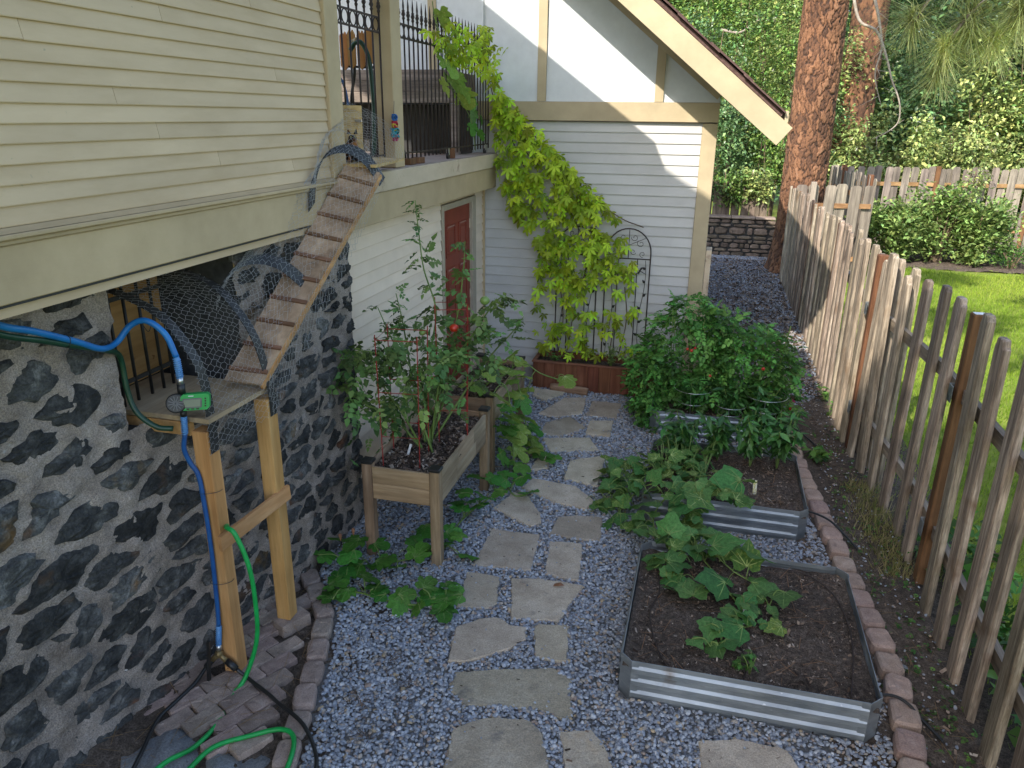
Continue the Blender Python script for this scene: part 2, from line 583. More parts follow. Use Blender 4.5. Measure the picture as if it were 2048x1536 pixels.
MAT['soil'] = material('soil', [(0.25, (0.045,0.033,0.025)), (0.5, (0.095,0.072,0.055)), (0.75, (0.18,0.142,0.11))], fine=(110, 0.45, 1.5), scale=26, detail=10, rough=0.98, bump=1.0, bscale=120, dist=0.01,
                       large=(1.4,0.75,1.2), spots=((0.17,0.12,0.085), 55, 0.66, 0.74))
MAT['bed_soil'] = material('bed_soil', [(0.25, (0.036,0.026,0.020)), (0.5, (0.095,0.072,0.056)), (0.75, (0.20,0.158,0.125))], fine=(130, 0.4, 1.6), scale=34, detail=10, rough=0.98, bump=1.0, bscale=140, dist=0.012,
                           large=(2.5,0.7,1.25))
MAT['mulch'] = material('mulch_chip', [(0.2, (0.035,0.024,0.018)), (0.45, (0.11,0.075,0.055)), (0.7, (0.22,0.155,0.11)), (0.95, (0.45,0.39,0.33))], scale=30, rough=0.95, bump=0.3, attr='tint')
MAT['gravel_base'] = material('gravel_base', [(0.3, (0.09,0.09,0.09)), (0.7, (0.19,0.185,0.18))], scale=60, rough=0.95, bump=1.0, bscale=90, dist=0.01)
MAT['lawn_soil'] = material('lawn_base', [(0.3, (0.10,0.14,0.02)), (0.6, (0.19,0.23,0.035)), (0.85, (0.32,0.29,0.09))], scale=5, detail=8, rough=1, bump=0.7, bscale=60, large=(0.5,0.8,1.2))
MAT['grass'] = material('grass_blade', [(0.05, (0.09,0.17,0.012)), (0.5, (0.21,0.32,0.025)), (0.8, (0.34,0.40,0.055)), (0.97, (0.52,0.45,0.17))], scale=3, rough=0.7, bump=0, attr='tint', trans=0.3)
MAT['dry_grass'] = material('dry_blade', [(0.1, (0.11,0.15,0.03)), (0.5, (0.24,0.22,0.08)), (0.9, (0.36,0.29,0.15))], scale=3, rough=0.8, bump=0, attr='tint', trans=0.25)
MAT['picket'] = wood('weathered_picket', (0.15,0.115,0.085), (0.285,0.225,0.17), (0.44,0.365,0.285), 'z', s=0.9, spots=((0.12,0.065,0.03), 2.5, 0.60, 0.78), rnd=0.26, hue=0.014, bump=1.0, cracks=((0.045,0.033,0.025), 11, 0.665, 0.70))
MAT['post_red'] = wood('cedar_post', (0.085,0.036,0.017), (0.145,0.066,0.031), (0.20,0.10,0.05), 'z', s=0.6, rnd=0.1)
MAT['rail_wood'] = wood('fence_rail', (0.14,0.11,0.085), (0.25,0.20,0.15), (0.36,0.29,0.22), 'y', s=0.8)
MAT['far_board'] = wood('far_fence_board', (0.12,0.10,0.085), (0.22,0.185,0.15), (0.32,0.275,0.22), 'z', s=0.5, rnd=0.25, hue=0.015)
MAT['far_rail'] = wood('far_fence_rail', (0.22,0.11,0.05), (0.34,0.19,0.09), (0.42,0.25,0.13), 'x', s=0.5)
MAT['dark_board'] = wood('dark_fence_board', (0.075,0.060,0.045), (0.135,0.105,0.080), (0.2,0.16,0.125), 'z', s=0.5, rnd=0.25)
MAT['fir'] = wood('fir_post', (0.38,0.185,0.06), (0.50,0.265,0.095), (0.60,0.35,0.145), 'z', s=0.55, rnd=0.06, bump=0.2, rough=0.7)
MAT['fir_y'] = wood('fir_brace', (0.42,0.22,0.08), (0.54,0.30,0.12), (0.63,0.385,0.175), 'y', s=0.55, rnd=0.06, bump=0.2, rough=0.7)
MAT['ply'] = wood('plywood', (0.30,0.205,0.12), (0.42,0.30,0.19), (0.53,0.40,0.27), 'y', s=0.4, rnd=0.08, bump=0.3, spots=((0.15,0.10,0.065), 5, 0.60, 0.75))
MAT['ply_new'] = wood('plywood_orange', (0.33,0.17,0.05), (0.45,0.25,0.085), (0.55,0.33,0.13), 'y', s=0.3, rnd=0.05, bump=0.25, spots=((0.18,0.075,0.02), 9, 0.66, 0.72))
MAT['osb'] = material('osb', [(0.25, (0.34,0.22,0.085)), (0.5, (0.5,0.345,0.15)), (0.75, (0.62,0.46,0.24))], scale=24, stretch=(1,0.4,1.4), rough=0.8, bump=0.4)
MAT['cleat'] = wood('cleat_wood', (0.13,0.065,0.035), (0.20,0.105,0.06), (0.27,0.155,0.09), 'x', s=0.7)
MAT['cedar_x'] = wood('cedar_board_x', (0.20,0.125,0.07), (0.31,0.20,0.115), (0.42,0.29,0.18), 'x', s=0.5, rnd=0.16, hue=0.01, bump=0.3)
MAT['cedar_y'] = wood('cedar_board_y', (0.22,0.155,0.095), (0.33,0.245,0.155), (0.43,0.335,0.23), 'y', s=0.5, rnd=0.16, hue=0.01, bump=0.3)
MAT['cedar_z'] = wood('cedar_leg', (0.15,0.095,0.055), (0.24,0.16,0.095), (0.34,0.245,0.16), 'z', s=0.6, rnd=0.15, bump=0.35, hue=0.012)
MAT['redwood'] = wood('stained_planter', (0.11,0.035,0.017), (0.18,0.065,0.034), (0.25,0.105,0.06), 'z', s=0.7, rnd=0.1, bump=0.25)
MAT['redwood_x'] = wood('stained_rim', (0.13,0.045,0.024), (0.20,0.085,0.046), (0.28,0.13,0.08), 'x', s=0.7, rnd=0.1, bump=0.25)
MAT['log'] = wood('log_bark', (0.17,0.10,0.055), (0.28,0.18,0.105), (0.38,0.265,0.17), 'x', s=0.6, bump=0.6)
MAT['grey_board'] = wood('grey_box_board', (0.13,0.105,0.085), (0.20,0.16,0.135), (0.28,0.235,0.2), 'x', s=0.6)
MAT['slat'] = wood('orange_slat', (0.36,0.165,0.05), (0.50,0.26,0.095), (0.60,0.35,0.15), 'z', s=0.5, bump=0.2, spots=((0.2,0.075,0.025), 12, 0.66, 0.72))
MAT['hose_blue'] = material('blue_hose', [(0.3, (0.006,0.13,0.40)), (0.7, (0.012,0.20,0.52))], scale=12, rough=0.42, bump=0, spec=0.5)
MAT['hose_coil'] = material('blue_coil', [(0.3, (0.07,0.22,0.48)), (0.7, (0.14,0.32,0.58))], scale=12, rough=0.4, bump=0, spec=0.5)
MAT['hose_green'] = material('green_hose', [(0.3, (0.004,0.25,0.045)), (0.7, (0.010,0.36,0.075))], scale=12, rough=0.42, bump=0.05, spec=0.45)
MAT['hose_dark'] = material('dark_green_hose', [(0.3, (0.005,0.035,0.018)), (0.7, (0.010,0.06,0.032))], scale=12, rough=0.4, bump=0, spec=0.5)
MAT['timer_green'] = material('timer_green', [(0.3, (0.010,0.30,0.06)), (0.7, (0.016,0.36,0.08))], scale=8, rough=0.4, bump=0, spec=0.5)
MAT['lcd'] = material('lcd_grey', [(0.3, (0.16,0.19,0.15)), (0.7, (0.2,0.23,0.18))], scale=8, rough=0.25, bump=0, spec=0.6)
MAT['white_plastic'] = material('white_plastic', [(0.3, gry(0.68)), (0.7, gry(0.78))], scale=8, rough=0.5, bump=0)
MAT['flap'] = material('clear_flap', [(0.3, (0.09,0.10,0.11)), (0.7, (0.16,0.17,0.18))], scale=3, rough=0.2, bump=0, spec=0.6)
MAT['fruit_red'] = material('ripe_tomato', [(0.3, (0.42,0.022,0.010)), (0.7, (0.52,0.05,0.02))], scale=6, rough=0.3, bump=0, spec=0.5)
MAT['fruit_green'] = material('green_tomato', [(0.3, (0.14,0.24,0.05)), (0.7, (0.22,0.32,0.09))], scale=6, rough=0.35, bump=0, spec=0.5)
MAT['cuke'] = material('cucumber_skin', [(0.3, (0.035,0.10,0.014)), (0.7, (0.10,0.19,0.035))], scale=9, rough=0.45, bump=0.4)
MAT['stem'] = material('green_stem', [(0.3, (0.10,0.17,0.035)), (0.7, (0.19,0.26,0.075))], scale=8, rough=0.6, bump=0.1)
MAT['stem_brown'] = material('woody_stem', [(0.3, (0.08,0.055,0.035)), (0.7, (0.17,0.125,0.08))], scale=12, rough=0.85, bump=0.4)
MAT['twig'] = material('pale_twig', [(0.3, (0.20,0.165,0.13)), (0.7, (0.36,0.31,0.26))], scale=12, rough=0.9, bump=0.4)


def leafmat(name, c, trans=0.3, rough=0.5, rnd=0.22, hue=0.02, attr=None, yellow=None, scale=14, spec=0.35, fine=None):
    d = tuple(v*0.72 for v in c); l = tuple(min(1, v*1.35) for v in c)
    st = [(0.1, d), (0.5, c), (0.85, l)]
    return material(name, st, scale=scale, detail=3, rough=rough, bump=0.35, bscale=30, rnd=rnd, hue=hue, attr=attr, trans=trans, spec=spec,
                    spots=(yellow, 9, 0.56, 0.72) if yellow else None, fine=fine)


MAT['creeper'] = leafmat('creeper_leaf', (0.38,0.51,0.03), 0.42, rnd=0.40, hue=0.024)
MAT['creeper_s'] = leafmat('creeper_leaf_mass', (0.35,0.48,0.03), 0.42, rnd=0.45, hue=0.024, attr='tint')
MAT['squash'] = leafmat('squash_leaf', (0.075,0.22,0.032), 0.35, rnd=0.25, hue=0.018, fine=(8, 0.8, 1.22))
MAT['squash_y'] = leafmat('squash_leaf_pale', (0.22,0.34,0.055), 0.4, rnd=0.2, hue=0.02, yellow=(0.42,0.44,0.14))
MAT['cucumber'] = leafmat('cucumber_leaf', (0.075,0.185,0.045), 0.3, rnd=0.28, hue=0.02, rough=0.6, fine=(9, 0.75, 1.3))
MAT['cucumber_y'] = leafmat('cucumber_leaf_yellowing', (0.11,0.20,0.04), 0.32, rnd=0.2, hue=0.02, rough=0.6, fine=(9, 0.75, 1.3), yellow=(0.30,0.30,0.055))
MAT['tomato'] = leafmat('tomato_leaf', (0.125,0.215,0.06), 0.28, rnd=0.35, hue=0.03, attr='tint', rough=0.6)
MAT['tomato_bush'] = leafmat('tomato_bush_leaf', (0.095,0.235,0.045), 0.28, rnd=0.4, hue=0.022, attr='tint', rough=0.55)
MAT['pepper'] = leafmat('pepper_leaf', (0.055,0.155,0.035), 0.25, rnd=0.32, hue=0.015, attr='tint', rough=0.4, spec=0.5)
MAT['hedge'] = leafmat('hedge_leaf', (0.125,0.205,0.045), 0.25, rnd=0.6, hue=0.035, attr='tint', rough=0.38, spec=0.5)
MAT['hedge_light'] = leafmat('hedge_leaf_light', (0.27,0.33,0.11), 0.28, rnd=0.6, hue=0.04, attr='tint', rough=0.38, spec=0.5)
MAT['hedge_blue'] = leafmat('hedge_leaf_cool', (0.12,0.21,0.08), 0.25, rnd=0.6, hue=0.03, attr='tint', rough=0.36, spec=0.55)
MAT['vein'] = material('leaf_vein', [(0.3, (0.13,0.22,0.06)), (0.7, (0.20,0.30,0.09))], scale=8, rough=0.6, bump=0)
MAT['vein_pale'] = material('leaf_vein_pale', [(0.3, (0.30,0.40,0.12)), (0.7, (0.38,0.46,0.16))], scale=8, rough=0.6, bump=0)
MAT['shrub'] = leafmat('shrub_leaf', (0.18,0.26,0.075), 0.28, rnd=0.45, hue=0.03, attr='tint', rough=0.55)
MAT['weed'] = leafmat('weed_leaf', (0.075,0.17,0.03), 0.3, rnd=0.3, hue=0.025, attr='tint')
MAT['needle'] = leafmat('pine_needle', (0.50,0.53,0.22), 0.3, rnd=0.4, hue=0.03, attr='tint', rough=0.45)
MAT['dead_leaf'] = leafmat('dead_leaf', (0.24,0.13,0.06), 0.2, rnd=0.3, hue=0.02)
MAT['metal_leaf'] = MAT['black_iron']
# ================================================================== GROUND
def sheet(name, poly, z, mat):
    me = bpy.data.meshes.new(name)
    me.from_pydata([(x, y, z) for x, y in poly], [], [tuple(range(len(poly)))])
    me.update()
    o = link(name, me, mat)
    o['kind'] = 'structure'
    return o


sheet('ground', [(-400,-400),(400,-400),(400,400),(-400,400)], -0.012, MAT['lawn_soil'])
# bare soil strip: uneven sheet between the stone border and the fence
def bumpy(name, x0, x1, y0, y1, nx, ny, z, amp, mat, freq=9.0, parent=None, kind='structure', fn=None):
    xs = np.linspace(x0, x1, nx); ys = np.linspace(y0, y1, ny)
    X, Y = np.meshgrid(xs, ys)
    Z = z + amp*(np.sin(X*freq+np.cos(Y*freq*0.7)*2)*0.5+np.sin(Y*freq*1.31+X*3.1)*0.5+NR.normal(0, 0.55, X.shape))
    if fn is not None: Z = Z + fn(X, Y)
    V = np.stack([X, Y, Z], -1).reshape(-1, 3)
    i = np.arange(nx-1)[None, :]+np.arange(ny-1)[:, None]*nx
    F = np.stack([i, i+1, i+1+nx, i+nx], -1).reshape(-1, 4)
    o = link(name, np_mesh(name, V, [F]), mat, parent, True)
    if kind: o['kind'] = kind
    return o


bumpy('soil_strip', 0.85, 2.05, 1.0, 16.4, 60, 620, 0.012, 0.006, MAT['soil'])
bumpy('soil_bank', -3.4, -1.6, 0.8, 4.4, 70, 130, 0.004, 0.006, MAT['soil'], fn=lambda X, Y: np.clip(-2.40-X, 0, 1)*0.12)
sheet('gravel_path', [(-2.6,1.0),(1.3,1.0),(1.26,3.4),(1.2,4.6),(1.08,5.8),(1.0,7.2),(1.42,8.6),(1.50,10),(1.44,15.6),(1.5,18.2),(-0.3,18.2),(-0.1,8.6),(-2.55,8.6),(-2.5,4.3),(-2.3,3.8),(-1.98,3.2),(-1.75,2.4),(-1.6,1.0)], 0.006, MAT['gravel_base'])

# ================================================================== HOUSE
HL = (-2.5, 5.0, 0.0)
house = empty('house', HL, 'cream clapboard house over a black stone base with tan trim and a steep gable', 'house')
hpart = lambda name, mat, fill, **k: (lambda mb: (fill(mb), mb.build(name, mat, house, **k))[1])(MB())


def clap_y(parent, x, y0, y1, z, e, mat, th=0.014, name='clapboard'):
    """board running along y on a wall facing +x"""
    mb = MB()
    vs = []
    w = (RND.random()-0.5)*0.003
    for y, dz in ((y0, 0), (y1, w)):
        vs += [(x-0.006, y, z+dz+e+0.012), (x+0.001, y, z+dz+e+0.012), (x+th, y, z+dz+0.004), (x+th-0.001, y, z+dz), (x-0.006, y, z+dz)]
    mb.add(vs, [(0,1,2,3,4)[::-1], (5,6,7,8,9)] + [(i, (i+1) % 5, 5+(i+1) % 5, 5+i)[::-1] for i in range(5)])
    return mb.build(name, mat, parent)


def clap_x(parent, y, x0, x1, z, e, mat, th=0.016, name='clapboard'):
    mb = MB()
    vs = []
    w = (RND.random()-0.5)*0.003
    for x, dz in ((x0, 0), (x1, w)):
        vs += [(x, y+0.006, z+dz+e+0.012), (x, y-0.001, z+dz+e+0.012), (x, y-th, z+dz+0.004), (x, y-th+0.001, z+dz), (x, y+0.006, z+dz)]
    mb.add(vs, [(0,1,2,3,4), (5,6,7,8,9)[::-1]] + [(i, (i+1) % 5, 5+(i+1) % 5, 5+i) for i in range(5)])
    return mb.build(name, mat, parent)


# --- upper left wall
XW = -2.385
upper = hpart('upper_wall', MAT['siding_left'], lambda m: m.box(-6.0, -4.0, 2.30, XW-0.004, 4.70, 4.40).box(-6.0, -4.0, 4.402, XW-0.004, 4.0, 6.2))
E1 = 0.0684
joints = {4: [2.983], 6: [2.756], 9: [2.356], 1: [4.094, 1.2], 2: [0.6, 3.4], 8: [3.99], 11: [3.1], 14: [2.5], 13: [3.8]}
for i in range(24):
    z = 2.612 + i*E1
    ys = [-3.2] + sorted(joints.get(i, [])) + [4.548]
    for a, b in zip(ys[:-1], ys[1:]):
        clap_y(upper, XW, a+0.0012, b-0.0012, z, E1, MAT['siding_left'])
hpart('corner_board', MAT['trim'], lambda m: m.cbox(-2.44, 4.552, 2.606, -2.352, 4.728, 4.72, 0.004))
hpart('fascia_board', MAT['trim'], lambda m: m.cbox(-2.42, -3.2, 2.35, -2.366, 4.728, 2.552, 0.004))
hpart('drip_molding', MAT['trim'], lambda m: (m.cbox(-2.42, -3.2, 2.554, -2.352, 4.70, 2.571, 0.003), m.cbox(-2.42, -3.2, 2.5735, -2.332, 4.70, 2.592, 0.004),
                                             m.add([(-2.40,-3.2,2.594),(-2.40,4.70,2.594),(-2.338,-3.2,2.594),(-2.338,4.70,2.594),(-2.372,-3.2,2.610),(-2.372,4.70,2.610)],
                                                   [(2,3,5,4),(0,2,4),(1,5,3)])))

# --- deck with its ledge and beam
hpart('deck_ledge', MAT['ledge'], lambda m: m.cbox(-2.60, 4.732, 2.452, -2.369, 8.478, 2.596, 0.006))
hpart('deck', MAT['deck_top'], lambda m: (m.box(-6.0, 4.72, 2.47, -2.602, 8.478, 2.590), m.box(-2.602, 4.734, 2.5975, -2.375, 8.476, 2.604)))
hpart('beam', MAT['trim'], lambda m: (m.cbox(-2.47, 4.73, 2.235, -2.386, 7.35, 2.449, 0.003), m.cbox(-2.47, 7.353, 2.235, -2.386, 8.478, 2.449, 0.003)))
hpart('soffit', MAT['trim'], lambda m: m.box(-2.56, 4.87, 2.226, -2.472, 8.478, 2.25))
hpart('deck_post', MAT['trim'], lambda m: m.cbox(-2.53, 5.640, 2.606, -2.388, 5.822, 4.86, 0.005))
# wall behind the deck that carries its roof
hpart('inner_wall', MAT['stucco'], lambda m: m.box(-6.0, 8.482, 2.2, -2.532, 8.60, 6.5))

# --- lower wall with the red door
lower = hpart('lower_wall', MAT['siding_left'], lambda m: (m.box(-4.0, 4.86, -0.02, -2.552, 7.055, 2.24), m.box(-4.0, 8.169, -0.02, -2.552, 8.53, 2.24), m.box(-4.0, 7.057, 2.17, -2.552, 8.167, 2.24),
                                                           m.box(-4.0, 7.057, -0.02, -2.62, 8.167, 2.168)))
MAT['siding_low'] = material('siding_lower', [(0.3, (0.72,0.585,0.445)), (0.6, (0.80,0.655,0.505))], scale=3, rough=0.6, bump=0.2, bscale=60, bstretch=(1,0.12,1), rnd=0.03, large=(0.9,0.94,1.04))  # same siding, colour brightened to make up for shade under the deck
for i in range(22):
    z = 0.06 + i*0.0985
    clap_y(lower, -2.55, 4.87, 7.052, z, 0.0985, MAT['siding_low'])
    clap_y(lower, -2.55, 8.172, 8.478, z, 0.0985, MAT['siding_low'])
MAT['frame_grey'] = material('door_frame', [(0.3, (0.36,0.30,0.22)), (0.7, (0.44,0.37,0.28))], scale=6, rough=0.6, bump=0.2)
dfr = hpart('door_frame', MAT['frame_grey'], lambda m: (m.cbox(-2.60, 7.058, 0.02, -2.526, 7.122, 2.165, 0.004), m.cbox(-2.60, 8.035, 0.02, -2.526, 8.166, 2.165, 0.004),
                                                       m.cbox(-2.60, 7.124, 2.106, -2.526, 8.033, 2.165, 0.004)))
door = hpart('door', MAT['door'], lambda m: m.cbox(-2.60, 7.128, 0.04, -2.560, 8.03, 2.10, 0.003))
for (a, b, c, d) in ((7.24,7.54,1.62,1.94),(7.64,7.92,1.62,1.94),(7.24,7.54,0.98,1.50),(7.64,7.92,0.98,1.50),(7.24,7.54,0.20,0.82),(7.64,7.92,0.20,0.82)):
    mb = MB()
    w = 0.028
    mb.cbox(-2.561, a, c, -2.552, b, c+w, 0.002).cbox(-2.561, a, d-w, -2.552, b, d, 0.002)
    mb.cbox(-2.561, a, c+w+.001, -2.552, a+w, d-w-.001, 0.002).cbox(-2.561, b-w, c+w+.001, -2.552, b, d-w-.001, 0.002)
    mb.cbox(-2.561, a+.055, c+.055, -2.553, b-.055, d-.055, 0.004)
    mb.build('door_panel', MAT['door'], door)
    MB().box(-2.5535, a+.05, d-.022, -2.5515, b-.05, d-.008).build('panel_edge', MAT['door_light'], door)  # paler strip along the top of every panel
MB().ball((-2.535, 7.20, 1.02), 0.03).build('handle', MAT['silver'], door, True)
for z in (1.83, 1.05, 0.25):
    MB().cbox(-2.5600, 8.012, z, -2.549, 8.032, z+.10, 0.003).build('hinge', MAT['ledge'], door)

# --- back gable wall
Y = 8.5
gable = hpart('gable_wall', MAT['stucco'], lambda m: m.box(-2.530, Y+0.004, -0.02, -0.022, Y+0.14, 3.13))
for i in range(27):
    z = 2.948-(i+1)*0.1075
    if z < 0.12: break
    clap_x(gable, Y, -2.528, -0.174, z, 0.1075, MAT['siding_back'])
hpart('foundation', MAT['concrete'], lambda m: m.box(-2.53, Y-0.03, -0.02, -0.02, Y+0.003, 0.145))
hpart('band_board', MAT['trim_back'], lambda m: m.cbox(-2.60, Y-0.036, 2.950, -0.016, Y+0.003, 3.142, 0.003))
hpart('drip_edge', MAT['rust_iron'], lambda m: m.box(-2.60, Y-0.042, 2.9435, -0.016, Y-0.005, 2.9485))
hpart('corner_board', MAT['trim_back'], lambda m: m.cbox(-0.172, Y-0.030, 0.10, -0.018, Y+0.12, 2.942, 0.004))
hpart('corner_plinth', MAT['ledge'], lambda m: m.cbox(-0.016, Y-0.02, 0.02, 0.045, Y+0.25, 1.64, 0.006))
hpart('corner_strip', MAT['trim'], lambda m: m.cbox(-2.549, Y-0.035, 0.1, -2.515, Y-0.017, 2.20, 0.003))
SL = 0.808
rz = lambda x: 2.764 - SL*(x-0.522)          # lower edge line of the rake board
# stucco face above the band (sloped polygon) and its trim
def gable_face(m):
    xs = [-6.0, -0.02]
    p = [(-6.0, 3.144), (-0.02, 3.144), (-0.02, rz(-0.02)+0.10), (-6.0, rz(-6.0)+0.10)]
    vs = [(x, Y+0.0, z) for x, z in p]+[(x, Y+0.14, z) for x, z in p]
    m.add(vs, [(0,1,2,3), (7,6,5,4), (0,4,5,1), (1,5,6,2), (2,6,7,3), (3,7,4,0)])
hpart('stucco_panel', MAT['stucco'], gable_face)
for a, b in ((-4.38,-4.285),(-3.155,-3.060),(-1.930,-1.836),(-0.682,-0.592)):
    def stud(m, a=a, b=b):
        za, zb = rz(a)-0.05, rz(b)-0.05
        vs = [(a,Y-0.026,3.146),(b,Y-0.026,3.146),(b,Y-0.026,zb),(a,Y-0.026,za),(a,Y-0.001,3.146),(b,Y-0.001,3.146),(b,Y-0.001,zb),(a,Y-0.001,za)]
        m.add(vs, [(0,1,2,3),(0,4,5,1),(1,5,6,2),(3,7,4,0),(2,6,7,3)])
    hpart('stud', MAT['trim_back'], stud)
def sloped(m, y0, y1, lo, hi, xa, xb, cut=True):
    """board following the rake: lo/hi are vertical offsets from rz(x)"""
    n = Vector((SL, 0, 1)).normalized()
    k = (hi-lo)/ (1+SL*SL)
    a0 = (xa, rz(xa)+lo); a1 = (xa+SL*k, rz(xa)+lo+k)
    b0 = (xb, rz(xb)+lo); b1 = (xb+SL*k, rz(xb)+lo+k)
    vs = []
    for y in (y0, y1):
        vs += [(a0[0],y,a0[1]),(b0[0],y,b0[1]),(b1[0],y,b1[1]),(a1[0],y,a1[1])]
    m.add(vs, [(0,1,2,3),(7,6,5,4),(0,4,5,1),(1,5,6,2),(2,6,7,3),(3,7,4,0)])
hpart('frieze_board', MAT['trim_back'], lambda m: sloped(m, Y-0.034, Y-0.0275, -0.055, 0.12, -6.0, -0.05))
roof = hpart('roof', MAT['shingle'], lambda m: (sloped(m, 7.73, 15.0, 0.262, 0.31, -6.0, 0.535), sloped(m, 7.76, 15.0, 0.235, 0.2605, -6.0, 0.52)))
YR = 7.71
MB().__class__
mb = MB(); sloped(mb, YR, YR+0.045, 0.0, 0.255, -6.0, 0.522); mb.build('rake_board', MAT['trim_back'], roof)
# rough tongue and groove soffit under the overhang, boards running along the slope... each board its own piece
for k in range(6):
    y0 = 7.758+k*0.120
    mb = MB(); sloped(mb, y0, y0+0.117, 0.155, 0.180, -6.0, 0.40); mb.build('soffit_board', MAT['soffit'], roof)
for k in range(6):
    xa = 0.515-k*0.105
    mb = MB(); mb.bar((xa-0.05, 8.66, rz(xa-0.05)+0.166), (xa-0.05, 14.9, rz(xa-0.05)+0.166), 0.10, 0.02, (SL, 0, 1)); mb.build('soffit_board', MAT['soffit'], roof)
# shingle ends along the rake edge, doubled at the eave
for k in range(11):
    L = 0.42
    x1 = 0.565-k*0.315
    mb = MB(); sloped(mb, YR-0.03-RND.random()*0.006, 8.6, 0.315+0.010*(k % 2), 0.332+0.010*(k % 2)+RND.random()*0.004, x1-0.40, x1); mb.build('shingle', MAT['shingle'], roof)
for k in range(4):
    mb = MB(); mb.bar((0.585, 7.73+k*1.6, rz(0.50)+0.232), (0.585, 9.30+k*1.6, rz(0.50)+0.232), 0.03, 0.10, (0, 0, 1)); mb.build('gutter_edge', MAT['trim_back'], roof)
# side wall and far part of the back wing
hpart('side_wall', MAT['siding_back'], lambda m: m.box(-2.6, Y+0.142, -0.02, -0.03, 14.4, 2.98))

# --- roofs of the front wing, above the picture
def wing_roof(name, eave_x, eave_z, slope, y0, y1, mat, t=0.20):
    x1 = -6.4
    vs = []
    for y in (y0, y1):
        vs += [(eave_x-0.20, y, eave_z), (eave_x+0.01, y, eave_z+0.03), (eave_x+0.02, y, eave_z+0.10), (x1, y, eave_z+slope*(eave_x-x1)+0.08), (x1, y, eave_z+slope*(eave_x-x1)-0.16)]
    m = MB()
    m.add(vs, [(0,1,2,3,4), (9,8,7,6,5)] + [(i, i+5, (i+1) % 5+5, (i+1) % 5) for i in range(5)])
    return m.build(name, mat, house)
wing_roof('deck_roof', -1.61, 4.60, 0.735, 3.06, 6.3, MAT['shingle'])
wing_roof('upper_roof', -1.79, 6.56, 0.62, -8.0, 3.05, MAT['shingle'])

# ================================================================== STONE BASE WALL
WP = [(-3.05, -2.0), (-2.74, 2.2), (-2.61, 3.05), (-2.52, 3.6), (-2.46, 4.3), (-2.45, 4.86)]
wl = [0]
for a, b in zip(WP[:-1], WP[1:]): wl.append(wl[-1]+math.hypot(b[0]-a[0], b[1]-a[1]))
WU = wl[-1]
wpx = np.array([p[0] for p in WP]); wpy = np.array([p[1] for p in WP]); wla = np.array(wl)


def wallpt(u, z, off=0.0):
    x = np.interp(u, wla, wpx); y = np.interp(u, wla, wpy)
    x = x + 0.03*np.clip((0.35-z)/0.35, 0, 1)          # slight spread at the foot
    return x + off, y, z


def u_of_y(y): return float(np.interp(y, wpy, wla))


OP0, OP1, OZ0, OZ1 = u_of_y(2.80), u_of_y(3.62), 1.50, 2.36
nu, nz = 330, 118
us = np.linspace(0, WU, nu); zs = np.linspace(-0.05, 2.348, nz)
U, Z = np.meshgrid(us, zs)
offs = NR.normal(0, 0.0035, U.shape)
for _ in range(14):
    a, b, c = NR.normal(0, 22), NR.normal(0, 26), NR.random()*6
    offs = offs + 0.0030*np.sin(U*a+Z*b+c)
X, Yw, Zw = wallpt(U, Z, offs)
V = np.stack([X, Yw, Zw], -1).reshape(-1, 3)
ii = np.arange(nu-1)[None, :]+np.arange(nz-1)[:, None]*nu
keep = ~((U[:-1, :-1] > OP0+0.012) & (U[:-1, :-1] < OP1-0.035) & (Z[:-1, :-1] > OZ0+0.01) & (Z[:-1, :-1] < OZ1))
Fq = np.stack([ii, ii+1, ii+1+nu, ii+nu], -1)[keep]
swall = link('stone_wall', np_mesh('stone_wall', V, [Fq]), MAT['mortar'], house, True)
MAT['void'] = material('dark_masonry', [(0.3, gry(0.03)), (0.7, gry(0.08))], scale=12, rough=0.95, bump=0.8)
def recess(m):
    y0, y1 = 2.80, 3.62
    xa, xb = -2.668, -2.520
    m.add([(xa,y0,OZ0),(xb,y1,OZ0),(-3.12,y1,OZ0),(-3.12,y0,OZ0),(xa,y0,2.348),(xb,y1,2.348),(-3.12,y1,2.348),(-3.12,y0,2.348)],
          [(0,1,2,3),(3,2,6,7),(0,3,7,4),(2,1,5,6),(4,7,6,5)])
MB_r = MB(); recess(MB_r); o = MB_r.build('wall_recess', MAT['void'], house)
hpart('wall_end', MAT['mortar'], lambda m: m.add([(-2.45,4.86,-.05),(-2.45,4.86,2.348),(-2.62,4.872,2.348),(-2.62,4.872,-.05)], [(0,1,2,3)]))
hpart('fascia_shade_strip', MAT['black_band'], lambda m: m.box(-2.44, -3.0, 2.340, -2.372, 4.72, 2.3485))  # black strip standing in for the shade under the fascia

